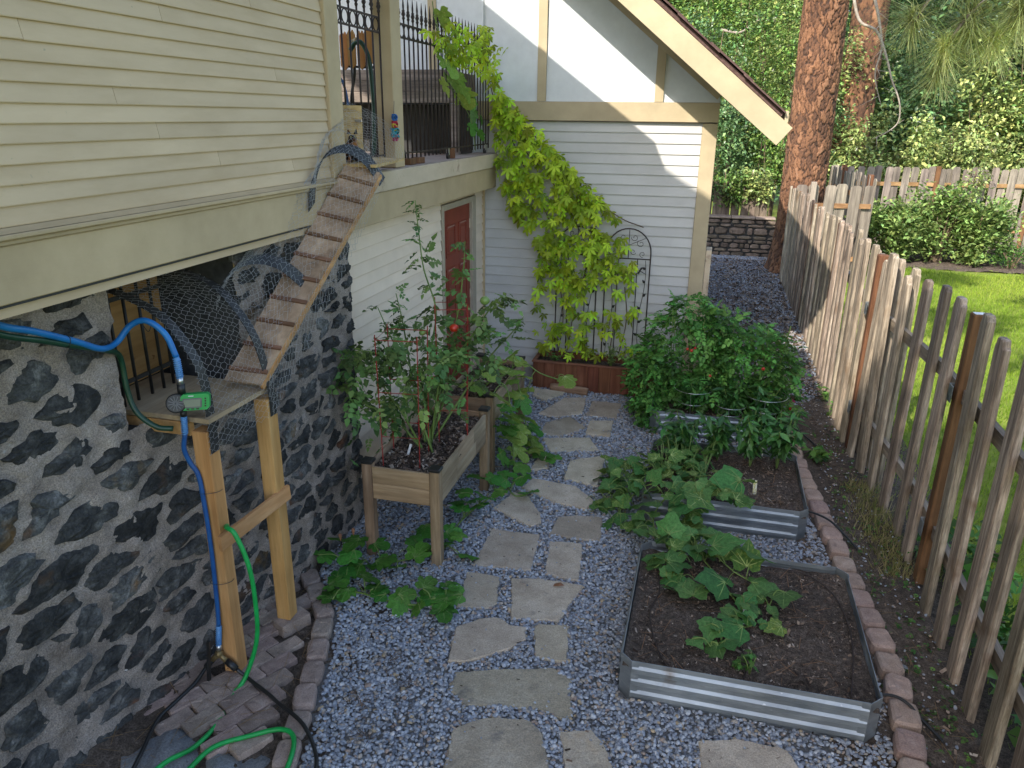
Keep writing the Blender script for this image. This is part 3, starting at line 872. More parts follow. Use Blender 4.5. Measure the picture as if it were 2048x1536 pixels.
# stones: cells of an uneven net stretched along the wall, shrunk to leave mortar joints,
# each a rough angular slab proud of the mortar
AN, TI = 1.9, 0.12            # stretch and tilt of the courses
def to_s(u, z): return ((u)/AN, z-TI*u)
U0_ = u_of_y(0.5)
seeds = []
for rmin, tries in ((0.225, 700), (0.175, 1500), (0.125, 2600)):
    for _ in range(tries):
        u = RND.uniform(U0_, WU); z = RND.uniform(-0.02, 2.36)
        a, b = to_s(u, z)
        f = 1.0 if u < u_of_y(3.3) else 0.84
        if all(math.hypot(a-p[2], b-p[3]) > rmin*f*(0.85 if p[4] < 1 else 1) for p in seeds): seeds.append((u, z, a, b, f))
print('stone cells', len(seeds))
def in_open(u, z, m=0.0): return OP0-m < u < OP1-0.02+m and z > OZ0-m
nst = 0
for si, (u, z, a, b, f) in enumerate(seeds):
    if in_open(u, z, 0.02) or nst >= 290: continue
    near = sorted((math.hypot(p[2]-a, p[3]-b), p) for j, p in enumerate(seeds) if j != si)[:14]
    n = 22
    gap = RND.choice((0.006, 0.012, 0.018, 0.024, 0.032))
    sh = RND.uniform(0.90, 1.03)
    pts = []
    ph = RND.random()*6.28
    for k in range(n):
        t = 2*math.pi*k/n
        dx, dy = math.cos(t), math.sin(t)
        r = 0.20
        for d, p in near:
            ex, ey = p[2]-a, p[3]-b
            c_ = (dx*ex+dy*ey)/d
            if c_ > 0.05: r = min(r, d/2/c_)
        r = max(0.012, (r-gap)*sh)*(1+RND.uniform(-.15, .05)+.06*math.sin(6*t+ph))
        for _ in range(12):
            uu = u+dx*r*AN; zz = z+dy*r+TI*dx*r*AN
            if in_open(uu, zz, 0.004) or uu > WU+0.01: r *= 0.9
            else: break
        pts.append((dx*r*AN, dy*r+TI*dx*r*AN))
    w_ = max(p[0] for p in pts)-min(p[0] for p in pts)
    if w_ < 0.05: continue
    hgt = RND.uniform(0.010, 0.030)*min(1, w_/0.2+.25)
    vs = []
    tu, tz = RND.uniform(-.08, .08), RND.uniform(-.12, .12)
    for (sc, h, jit) in ((1.03, -0.014, 0), (1.0, 0.003, 0.003), (0.86, 0.70, 0.006), (0.5, 1.0, 0.008)):
        for k in range(n):
            px, pz = pts[k][0]*sc, pts[k][1]*sc
            if sc < 0.9: px += RND.uniform(-.010, .010); pz += RND.uniform(-.007, .007)
            o_ = h if sc > 0.9 else hgt*h+px*tu+pz*tz
            o_ += RND.uniform(-jit, jit)
            vs.append(tuple(float(q) for q in wallpt(min(WU-0.001, u+px), min(2.338, max(-.04, z+pz)), o_)))
    vs.append(tuple(float(q) for q in wallpt(min(WU-.001, u), min(2.33, max(-.03, z)), hgt+RND.uniform(-.005, .006))))
    fs = []
    for r_ in range(3):
        for k in range(n):
            l = (k+1) % n
            fs.append((r_*n+k, r_*n+l, r_*n+n+l, r_*n+n+k))
    for k in range(n): fs.append((3*n+k, 3*n+(k+1) % n, 4*n))
    m = MB(); m.add(vs, fs)
    m.build('stone', MAT['basalt'], swall); nst += 1
# end face of the wall: a few stones seen edge on
for z in (0.25, 0.6, 0.93, 1.3, 1.62, 1.95):
    m = MB(); m.ball((-2.505+RND.uniform(-.01,.01), 4.835, z), 0.058, 8, 6, 1.9); m.v = [(a+RND.uniform(-.012,.012), b+RND.uniform(-.01,.01), c+RND.uniform(-.02,.02)) for a, b, c in m.v]; m.build('stone', MAT['basalt'], swall)
# ================================================================== FENCES
FX = [(0.0,1.60),(2.6,1.62),(3.3,1.60),(4.5,1.60),(5.3,1.62),(5.8,1.63),(6.2,1.58),(6.65,1.545),(7.2,1.495),(7.6,1.475),(9.4,1.50),(12.5,1.48),(15.7,1.46)]
def fence_x(y): return float(np.interp(y, [p[0] for p in FX], [p[1] for p in FX]))


def picket_mesh(w, t, h, style):
    """rounded board with a clipped, notched head, standing on z = 0, wide along y, face to -x"""
    c = w*0.26
    head = [(-w/2, h-0.05), (-w/2+c*0.45, h-0.035), (-w/2+c*0.6, h-0.008), (-w/2+c, h), (w/2-c, h), (w/2-c*0.6, h-0.008), (w/2-c*0.45, h-0.035), (w/2, h-0.05)]
    if style == 1: head = [(-w/2, h-0.03), (-w/2+c*0.8, h), (w/2-c*0.7, h-0.004), (w/2-c*0.5, h-0.03), (w/2, h-0.06)]
    if style == 2: head = [(-w/2, h-0.065), (-w/2+c*0.4, h-0.05), (-w/2+c*0.6, h-0.012), (0, h), (w/2-c*0.8, h-0.010), (w/2, h-0.035)]
    out = [(-w/2, 0.0)] + [(-w/2, h*k) for k in (0.33, 0.66)] + head + [(w/2, h*k) for k in (0.66, 0.33)] + [(w/2, 0.0)]
    n = len(out)
    vs = []
    for x, k in ((-t/2, 0.80), (-t*0.28, 1.0), (t/2, 1.0)):
        for (y, z) in out:
            vs.append((x, y*k, z-(0.004 if k < 1 and z > 0.1 else 0)))
    fs = [tuple(range(n)), tuple(2*n+i for i in range(n))[::-1]]
    for r in (0, 1):
        for i in range(n):
            j = (i+1) % n
            fs.append((r*n+i, r*n+n+i, r*n+n+j, r*n+j))
    m = MB(); m.add(vs, fs)
    me = m.mesh('picket'); me.materials.append(MAT['picket'])
    return me


PM = [picket_mesh(w, t, h, s) for w, t, h, s in ((0.140,0.036,1.86,0),(0.150,0.040,1.90,1),(0.132,0.036,1.84,2),(0.145,0.038,1.88,0),(0.138,0.042,1.93,1))]
fence = empty('picket_fence', (1.55, 8.0, 0), 'weathered grey picket fence curving along the gravel path past the raised beds', 'fence')
FI = Matrix.Translation(-Vector(fence.location))
def put(name, me, loc, rz=0.0, tilt=(0, 0), sc=1.0, parent=None, inv=None):
    o = bpy.data.objects.new(name, me)
    COL.objects.link(o)
    o.location = loc
    o.rotation_euler = (tilt[0], tilt[1], rz)
    o.scale = (sc, sc, sc) if isinstance(sc, (int, float)) else sc
    if parent is not None:
        o.parent = parent
        if parent.type == 'EMPTY': o.matrix_parent_inverse = Matrix.Translation(-Vector(parent.location))
    return o


ys = [0.25, 0.58, 0.90, 1.22, 1.54, 1.86, 2.14, 2.45, 2.78, 3.10, 3.42, 3.74, 4.03, 4.34, 4.68, 5.32, 5.68, 6.06, 6.42, 6.77, 7.11, 7.47]
y = 7.80
while y < 15.62:
    ys.append(y+RND.uniform(-.02, .02)); y += 0.30
def slope(y): return math.atan2(fence_x(y+.15)-fence_x(y-.15), 0.3)
for y in ys:
    far = min(1, max(0, (y-6)/9))
    put('picket', RND.choice(PM), (fence_x(y)-0.022, y, 0.0), -slope(y)+RND.gauss(0, .03), (RND.gauss(0, .012), RND.gauss(0, .010)), (1, 1, (1.03-0.07*far)*RND.uniform(.985, 1.015)), fence)
y = 6.58
while y < 7.9:      # second row nailed to the far side of the rails
    put('picket', RND.choice(PM), (fence_x(y)+0.072, y, 0.0), -slope(y)+RND.gauss(0, .03), (RND.gauss(0, .012), RND.gauss(0, .010)), (1, 1, (1.0-0.06*min(1, (y-6)/9))*RND.uniform(.98, 1.02)), fence)
    y += 0.305+RND.uniform(-.02, .02)
posts = [0.10, 2.50, 5.02, 7.30, 9.75, 12.2, 14.6, 15.72]
for i, y in enumerate(posts):
    mb = MB(); x = fence_x(y)+0.022
    mb.cbox(x-0.045, y-0.045, -0.02, x+0.045, y+0.045, 1.90-0.012*max(0, y-5), 0.006)
    mb.build('post', MAT['post_red'], fence)
for a, b in zip(posts[:-1], posts[1:]):
    for z in (0.42, 1.38):
        n = 4
        ps = [(fence_x(a+(b-a)*k/n)+0.027, a+(b-a)*k/n, z) for k in range(n+1)]
        mb = MB()
        for p, q in zip(ps[:-1], ps[1:]): mb.bar(p, q, 0.038, 0.09)
        mb.build('rail', MAT['rail_wood'], fence)
for y in (5.02, 7.30):
    for z in (0.42, 1.38):
        x = fence_x(y)
        MB().cbox(x-0.052, y-0.03, z-0.055, x-0.046, y+0.046, z+0.055, .002).cbox(x-0.05, y+0.0465, z-0.055, x+0.03, y+0.051, z+0.055, .001).build('rail_hanger', MAT['galv_dark'], fence)
MB().box(fence_x(5.02)-0.016, 4.99, 1.9015, fence_x(5.02)+0.060, 5.045, 1.9035).build('white_sticker', MAT['white_plastic'], fence)

# far board on board fence across the lawn
def board_fence(name, label, A, B, h, mat, railmat, pitch=0.26, w=0.155, rails=(0.5, 1.45), cat='fence', z0=0.0, both=True, postmat=None, pstep=2.3):
    A = Vector((*A, 0)); B = Vector((*B, 0)); d = (B-A); L = d.length; d.normalize(); n = Vector((d.y, -d.x, 0))
    ang = math.atan2(d.y, d.x)
    root = empty(name, (A+B)/2, label, cat)
    def plank(hh):
        m = MB(); c = 0.035
        pr = [(-w/2, 0), (w/2, 0), (w/2, hh-c), (w/2-c, hh), (-w/2+c, hh), (-w/2, hh-c)]
        m.add([(x, -0.009, z) for x, z in pr]+[(x, 0.009, z) for x, z in pr], [(0,1,2,3,4,5), (11,10,9,8,7,6)]+[(i, i+6, (i+1) % 6+6, (i+1) % 6) for i in range(6)])
        me = m.mesh('board'); me.materials.append(mat); return me
    ms = [plank(h*k) for k in (0.985, 1.0, 1.012)]
    k = 0; s = 0.08
    while s < L:
        p = A+d*s + n*(0.032 if k % 2 == 0 or not both else -0.032)
        put('board', RND.choice(ms), (p.x, p.y, z0), ang+RND.gauss(0, .01), (RND.gauss(0, .008), RND.gauss(0, .012)), 1.0, root)
        s += (pitch/2 if both else pitch)*RND.uniform(.95, 1.05); k += 1
    for z in rails:
        m = MB(); m.bar(A+Vector((0, 0, z0+z)), B+Vector((0, 0, z0+z)), 0.04, 0.09); m.build('rail', railmat, root)
    s = 0.3
    while s < L:
        p = A+d*s
        m = MB(); m.cbox(p.x-0.05, p.y-0.07, z0-0.02, p.x+0.05, p.y+0.05, z0+h+0.03, 0.006); m.build('post', postmat or MAT['post_red'], root)
        s += pstep
    return root
board_fence('board_fence', 'long grey board on board fence with orange rails across the far side of the lawn', (2.75, 20.6), (11.5, 21.9), 1.92, MAT['far_board'], MAT['far_rail'], pitch=0.42, w=0.17, rails=(0.45, 1.52), pstep=2.2)
board_fence('board_fence', 'short return panel of wide grey boards just right of the big pine trunk', (1.56, 15.9), (2.95, 16.1), 1.83, MAT['far_board'], MAT['far_rail'], pitch=0.50, w=0.20, rails=(0.4, 1.42), postmat=MAT['far_board'], pstep=1.25)
board_fence('board_fence', 'dull wooden fence run stepping back behind the short return panel', (2.98, 16.3), (2.72, 20.4), 1.95, MAT['far_board'], MAT['far_rail'], pitch=0.40, w=0.17, rails=(0.45, 1.5))
board_fence('board_fence', 'dark brown plank fence standing on top of the low stone wall behind the house', (-1.6, 18.50), (1.32, 18.42), 1.12, MAT['dark_board'], MAT['dark_board'], pitch=0.205, w=0.188, rails=(0.3, 0.8), z0=0.52, both=False, postmat=MAT['dark_board'])

# low dry stone wall at the end of the path
rw = empty('low_stone_wall', (0, 18.2, 0), 'low wall of brown fieldstones at the end of the gravel path', 'wall')
mb = MB(); mb.box(-1.9, 18.12, -0.02, 1.42, 18.40, 0.80); mb.build('wall_core', MAT['void'], rw)
MAT['fieldstone'] = material('fieldstone', [(0.25, (0.10,0.078,0.06)), (0.55, (0.18,0.14,0.108)), (0.8, (0.27,0.22,0.175))], scale=12, rough=0.92, bump=0.9, bscale=40, rnd=0.3, hue=0.015)
z = 0.0
while z < 0.80:
    hh = RND.uniform(0.07, 0.20); hh = min(hh, 0.84-z) if 0.84-z > 0.07 else 0.84-z
    if hh < 0.03: break
    x = -1.9+RND.uniform(-.1, 0)
    while x < 1.42:
        w = RND.uniform(0.10, 0.42)
        m = MB(); ph = RND.random()*6
        n = 8; vs = []
        rr = [RND.uniform(.86, 1.08) for _ in range(n)]
        for sc, yy in ((1, 18.125), (0.96, 18.105-RND.uniform(0, .02)), (0.66, 18.085-RND.uniform(0, .03))):
            for k in range(n):
                t = 2*math.pi*(k+.5)/n
                ex = 0.62
                cx = math.copysign(abs(math.cos(t))**ex, math.cos(t)); cz = math.copysign(abs(math.sin(t))**ex, math.sin(t))
                vs.append((x+w/2+cx*(w/2-.008)*sc*rr[k], yy+RND.uniform(-.006, .006), z+hh/2+cz*(hh/2-.006)*sc*rr[(k+3) % n]))
        fs = [tuple(2*n+k for k in range(n))]
        for r in (0, 1):
            for k in range(n): fs.append((r*n+k, r*n+(k+1) % n, r*n+n+(k+1) % n, r*n+n+k))
        m.add(vs, fs); m.build('stone', MAT['fieldstone'], rw)
        x += w
    z += hh
x = -1.9
while x < 1.4:
    w = RND.uniform(.35, .6); m = MB(); m.cbox(x+.005, 18.07, .845, min(1.43, x+w-.005), 18.42, .885+RND.uniform(0, .012), .012); m.build('cap_stone', MAT['edging'], rw); x += w

# ================================================================== PAVING
FLAG = [
  [(-0.985, 2.548), (-1.004, 2.675), (-1.037, 2.899), (-0.955, 2.981), (-0.862, 3.035), (-0.667, 3.07), (-0.582, 2.988), (-0.51, 2.809), (-0.476, 2.672)],
  [(-0.497, 3.018), (-0.351, 3.075), (-0.276, 3.004), (-0.216, 2.877), (-0.194, 2.763), (-0.402, 2.721)],
  [(-1.143, 3.167), (-1.161, 3.305), (-0.92, 3.392), (-0.618, 3.484), (-0.511, 3.421), (-0.494, 3.285), (-0.451, 3.166), (-0.489, 3.112), (-0.632, 3.153), (-0.819, 3.128), (-1.042, 3.078)],
  [(-1.229, 3.372), (-1.256, 3.523), (-1.279, 3.676), (-1.133, 3.812), (-1.043, 3.837), (-0.964, 3.787), (-0.863, 3.79), (-0.843, 3.684), (-0.922, 3.569), (-1.082, 3.435), (-1.129, 3.391)],
  [(-0.817, 3.838), (-0.613, 3.879), (-0.562, 3.555), (-0.75, 3.548)],
  [(-1.087, 4.28), (-0.859, 4.325), (-0.593, 4.321), (-0.644, 4.096), (-0.68, 3.912), (-0.976, 3.856)],
  [(-1.339, 3.882), (-1.397, 4.274), (-1.166, 4.27), (-1.104, 3.986), (-1.144, 3.915)],
  [(-1.389, 4.366), (-1.397, 4.877), (-1.213, 4.883), (-1.021, 4.892), (-0.976, 4.404)],
  [(-0.881, 4.393), (-0.93, 4.829), (-0.69, 4.853), (-0.635, 4.369)],
  [(-1.464, 5.181), (-1.385, 5.486), (-1.268, 5.482), (-1.084, 5.196), (-1.046, 5.061), (-1.11, 4.974)],
  [(-0.954, 4.926), (-0.943, 5.178), (-0.816, 5.247), (-0.601, 5.275), (-0.568, 4.916), (-0.754, 4.9)],
  [(-1.338, 5.592), (-1.286, 5.781), (-0.903, 5.734), (-0.706, 5.515), (-0.746, 5.358), (-1.011, 5.412)],
  [(-1.022, 5.856), (-1.039, 6.238), (-0.744, 6.435), (-0.723, 6.062), (-0.717, 5.787)],
  [(-1.345, 5.937), (-1.328, 6.268), (-1.231, 6.261), (-1.201, 6.009)],
  [(-1.392, 6.668), (-0.943, 6.797), (-0.814, 6.53), (-1.254, 6.369)],
  [(-1.437, 6.757), (-1.449, 7.048), (-1.231, 7.281), (-1.021, 7.035), (-1.234, 6.751)],
  [(-1.016, 7.229), (-0.781, 7.297), (-0.754, 6.864), (-1.006, 6.881)],
  [(-1.079, 7.829), (-0.751, 7.828), (-0.762, 7.388), (-1.076, 7.369)],
  [(-1.578, 7.268), (-1.388, 7.82), (-1.161, 7.886), (-1.119, 7.401), (-1.383, 7.237)],
  [(-1.75, 7.797), (-1.792, 8.03), (-1.421, 7.995), (-1.573, 7.669)],
  [(0.188, 3.147), (0.372, 3.211), (0.519, 3.214), (0.626, 3.207), (0.676, 3.103), (0.643, 2.989), (0.23, 2.877)],
]
FLAG[20] = [(0.188, 3.147), (0.372, 3.211), (0.519, 3.214), (0.626, 3.207), (0.676, 3.103), (0.60, 2.93), (0.23, 2.80)]
path = empty('flagstone_path', (-1.0, 5.0, 0), kind='structure')
def ragged(poly, step=0.035, amp=0.006):
    """subdivide a polygon's edges and roughen them"""
    out = []
    n = len(poly)
    for i in range(n):
        a = poly[i]; b = poly[(i+1) % n]
        L = math.hypot(b[0]-a[0], b[1]-a[1]); k = max(1, int(L/step))
        for j in range(k):
            t = j/k
            q = amp*RND.uniform(-1, 1)
            nx, ny = (b[1]-a[1])/max(L, 1e-6), -(b[0]-a[0])/max(L, 1e-6)
            # round the corner a little
            out.append((a[0]+(b[0]-a[0])*t+nx*q, a[1]+(b[1]-a[1])*t+ny*q))
    return out
for pl in FLAG:
    m = MB()
    P = ragged(pl)
    zt = RND.uniform(0.024, 0.034)
    n = len(P); cx = sum(p[0] for p in P)/n; cy = sum(p[1] for p in P)/n
    tx, ty = RND.uniform(-.012, .012), RND.uniform(-.012, .012)
    zf = lambda x, y, h: h+(x-cx)*tx+(y-cy)*ty
    vs = [(x, y, -0.005) for x, y in P]
    for sc, h, jit in ((1.0, zt-0.009, .003), (0.972, zt, .0012), (0.72, zt+.0005, .0004), (0.40, zt+.0005, .0002)):
        vs += [(cx+(x-cx)*sc, cy+(y-cy)*sc, zf(x, y, h)+RND.uniform(-jit, jit)) for x, y in P]
    vs.append((cx, cy, zt))
    fs = []
    for r in range(4):
        for k in range(n): fs.append((r*n+k, r*n+(k+1) % n, r*n+n+(k+1) % n, r*n+n+k))
    for k in range(n): fs.append((4*n+k, 4*n+(k+1) % n, 5*n))
    m.add(vs, fs); m.build('flagstone', MAT['flag'], path)

def tumbled(name, c, L, W, H, ang, mat, parent, z0=-0.01, rnd=0.10):
    """a worn concrete block: rounded box of about 50 faces"""
    m = MB(); n = 12; vs = []
    rr = [RND.uniform(1-rnd*.4, 1+rnd*.25) for _ in range(n)]
    ca, sa = math.cos(ang), math.sin(ang)
    for sc, z in (((0.98, z0), (1.0, z0+(H-z0)*0.55), (0.95, z0+(H-z0)*0.88), (0.80, H), (0.4, H+.002)) if rnd > .08 else ((1.0, z0), (1.0, z0+(H-z0)*0.6), (0.985, H-.003), (0.95, H), (0.5, H+.001))):
        for k in range(n):
            t = 2*math.pi*(k+.5)/n
            e = 0.42 if rnd > .08 else 0.15
            x = math.copysign(abs(math.cos(t))**e, math.cos(t))*L/2*sc*rr[k]
            y = math.copysign(abs(math.sin(t))**e, math.sin(t))*W/2*sc*rr[k]
            vs.append((c[0]+x*ca-y*sa, c[1]+x*sa+y*ca, z+(RND.uniform(-.003, .003) if sc < .97 else 0)))
    fs = []
    for r in range(4):
        for k in range(n): fs.append((r*n+k, r*n+(k+1) % n, r*n+n+(k+1) % n, r*n+n+k))
    fs.append(tuple(4*n+k for k in range(n)))
    m.add(vs, fs)
    return m.build(name, mat, parent)
border = empty('stone_border', (1.1, 5.5, 0), 'curved row of tan pinkish concrete blocks edging the gravel beside the soil strip', 'border')
BO = [(0.915, 8.0), (0.935, 7.35), (0.953, 6.994), (0.968, 6.658), (0.989, 6.382), (1.023, 6.075), (1.058, 5.761), (1.088, 5.465), (1.112, 5.271), (1.122, 5.065), (1.141, 4.871), (1.164, 4.675), (1.186, 4.47), (1.205, 4.283), (1.220, 4.076), (1.235, 3.847), (1.225, 3.655), (1.215, 3.442), (1.192, 3.258), (1.165, 3.06), (1.13, 2.86)]
bp = resample([(x, y) for x, y in BO], 26)
for i in range(25):
    a, b = bp[i], bp[i+1]
    L = math.hypot(*(b-a))
    tumbled('edging_block', ((a+b)/2)+np.array([0.01, 0]), L-0.008, RND.uniform(.135, .155), RND.uniform(.075, .09), math.atan2(b[1]-a[1], b[0]-a[0])+RND.gauss(0, .05), MAT['border'], border, rnd=.16)
edging = empty('paver_edging', (-2.0, 3.1, 0), 'row of worn brown paving blocks between the brick patch and the gravel', 'border')
EP = resample(catmull([(-2.46, 3.98), (-2.30, 3.80), (-2.101, 3.557), (-2.027, 3.334), (-1.946, 3.148), (-1.9, 2.961), (-1.832, 2.781), (-1.789, 2.595), (-1.739, 2.439), (-1.68, 2.25)]), 11)
for i in range(10):
    a, b = EP[i][:2], EP[i+1][:2]
    L = math.hypot(*(b-a))
    tumbled('edging_block', (a+b)/2, L-0.008, .125, RND.uniform(.042, .055), math.atan2(b[1]-a[1], b[0]-a[0])+RND.gauss(0, .04), MAT['edging'], edging)
paving = empty('brick_paving', (-2.2, 3.0, 0), kind='structure')
EPl = [tuple(p[:2]) for p in EP]
ang = math.radians(62)
ca, sa = math.cos(ang), math.sin(ang)
reg = [(-2.62, 3.95), (-2.68, 2.66), (-2.36, 2.52), (-1.93, 2.50), (-1.86, 2.55)] + [(p[0]-0.068, p[1]-0.025) for p in EPl[::-1]][2:]
for r in range(-14, 14):
    for c in range(-10, 10):
        lx = c*0.2015+(0.101 if r % 2 else 0); ly = r*0.1015
        x = -2.15+lx*ca-ly*sa; y = 3.1+lx*sa+ly*ca
        if not in_poly([x], [y], reg)[0]: continue
        if math.hypot(x+2.29, y-3.44) < 0.10 or math.hypot(x+2.36, y-3.0) < 0.09: continue
        if RND.random() < 0.03: continue
        tumbled('brick', (x+RND.uniform(-.004, .004), y+RND.uniform(-.004, .004)), .198, .099, RND.uniform(.030, .046), ang+RND.gauss(0, .025), MAT['paver'], paving, rnd=.06)
tumbled('brick', (-2.265, 3.44), .20, .13, .084, 1.1, MAT['paver'], paving, rnd=.05)
# loose rocks in the near corner
for i, (x, y, r, lab) in enumerate(((-2.36, 2.36, .20, 'large flat grey rock under the green hose in the lower left corner'), (-2.03, 2.37, .13, 'smaller grey rock between the two loops of the green hose'),
                                    (-2.46, 2.72, .075, 'brown rock beside the foot of the stone wall near the black hose'), (-1.90, 2.44, .10, 'grey rock touching the lower end of the paver edging'))):
    m = MB(); m.ball((x, y, -0.022), r, 26, 14, 0.36); p_ = [RND.random()*6 for _ in range(6)]
    m.v = [(a+r*(.16*math.sin(b/r*2.3+p_[0])+.05*math.sin(b/r*7+c/r*5+p_[1])), b+r*(.16*math.sin(a/r*2.1+p_[2])+.05*math.sin(a/r*8+p_[3])), c+r*(.07*math.sin(a/r*3+b/r*2.5+p_[4])+.025*math.sin(a/r*11+b/r*9+p_[5]))+RND.uniform(-.008, .008)*r) for a, b, c in m.v]
    o = m.build('rock', MAT['boulder'], None, True); tag(o, lab, 'rock', 'loose rocks in the near corner')
rk = MB(); rk.ball((1.32, 4.02, .02), .028, 8, 5, .6); tag(rk.build('rock', MAT['boulder']), 'small tan rock on the bare soil near the fence foot', 'rock')
# ================================================================== CAT WALKWAY
cw = empty('cat_walkway', (-2.33, 3.2, 0), 'wooden cat walkway with platform, two legs, steep cleated ramp and chicken wire tunnel', 'cat walkway')
for (x, y, z0, z1) in ((-2.36, 3.0, 0.03, 1.50), (-2.29, 3.44, 0.085, 1.52)):
    mb = MB(); mb.cbox(x-.044, y-.044, z0, x+.044, y+.044, z1, .004); mb.build('leg', MAT['fir'], cw)
m = MB(); m.bar((-2.305, 2.93, .885), (-2.234, 3.50, .915), .02, .088); m.build('brace', MAT['fir_y'], cw)
m = MB()
m.add([(-2.99,2.945,1.555),(-2.285,2.945,1.555),(-2.265,3.49,1.555),(-2.99,3.49,1.555),(-2.99,2.945,1.580),(-2.285,2.945,1.580),(-2.265,3.49,1.580),(-2.99,3.49,1.580)], [(0,3,2,1),(4,5,6,7),(0,1,5,4),(1,2,6,5),(2,3,7,6),(3,0,4,7)])
m.build('platform', MAT['ply'], cw)
m = MB(); m.bar((-2.95, 2.962, 1.515), (-2.40, 2.962, 1.515), .035, .07); m.build('platform_rail', MAT['fir_y'], cw)
Bi, Bo, Ti, To = Vector((-2.455,3.33,1.640)), Vector((-2.255,3.36,1.625)), Vector((-2.335,4.69,2.695)), Vector((-2.105,4.70,2.640))
nrm = (Bo-Bi).cross(Ti-Bi).normalized()
if nrm.z < 0: nrm = -nrm
m = MB(); q = [Bi, Bo, To, Ti]
m.add([p for p in q]+[p-nrm*0.016 for p in q], [(0,1,2,3),(7,6,5,4),(0,4,5,1),(1,5,6,2),(2,6,7,3),(3,7,4,0)]); m.build('ramp_board', MAT['ply'], cw)
m = MB(); m.bar(Bo-nrm*.034, To-nrm*.034, .018, .034, nrm); m.build('ramp_rail', MAT['fir_y'], cw)
for k in range(10):
    t = 0.045+k*0.098
    a = Bi.lerp(Ti, t); b = Bo.lerp(To, t)
    m = MB(); m.bar(a+nrm*.007-(b-a)*.01, b+nrm*.007+(b-a)*.03, .022, .014, nrm); m.build('cleat', MAT['cleat'], cw)
# landing at the head of the ramp
m = MB(); m.add([(-2.36,4.68,2.672),(-2.11,4.66,2.672),(-2.26,5.50,2.672),(-2.62,5.50,2.672),(-2.36,4.68,2.69),(-2.11,4.66,2.69),(-2.26,5.50,2.69),(-2.62,5.50,2.69)], [(0,3,2,1),(4,5,6,7),(0,1,5,4),(1,2,6,5),(2,3,7,6),(3,0,4,7)])
m.build('landing_board', MAT['osb'], cw)
m = MB(); m.bar((-2.44,4.86,2.62),(-2.44,5.42,2.62),.04,.03); m.build('landing_support', MAT['fir_y'], cw)

# hoops: flat black bands
def arc(pts, n=26): return [Vector(p) for p in resample(catmull(pts, 10), n)]
H1 = arc([(-2.312,3.0,1.38),(-2.312,3.0,1.56),(-2.322,3.0,1.74),(-2.362,3.0,1.88),(-2.50,3.0,2.06),(-2.70,3.0,2.155),(-2.93,3.0,2.21)])
H2 = arc([(-2.242,3.44,1.42),(-2.242,3.44,1.54),(-2.262,3.44,1.68),(-2.33,3.44,1.90),(-2.485,3.44,2.10),(-2.64,3.44,2.175),(-2.80,3.44,2.205)])
H3 = arc([(-2.222,3.95,1.985),(-2.285,3.91,2.085),(-2.36,3.83,2.185),(-2.44,3.74,2.222),(-2.485,3.59,2.20),(-2.50,3.46,2.12)])
H4 = arc([(-2.10,4.72,2.58),(-2.17,4.66,2.715),(-2.25,4.55,2.79),(-2.325,4.40,2.755),(-2.345,4.27,2.62),(-2.348,4.22,2.46)])
for Hh, w, ax in ((H1, .062, (0,1,0)), (H2, .062, (0,1,0)), (H3, .075, (0.1,0.8,0.58)), (H4, .085, (0.1,0.8,0.58))):
    m = MB(); m.strip(Hh, w, ax, .005); m.build('hoop', MAT['black_band'], cw)

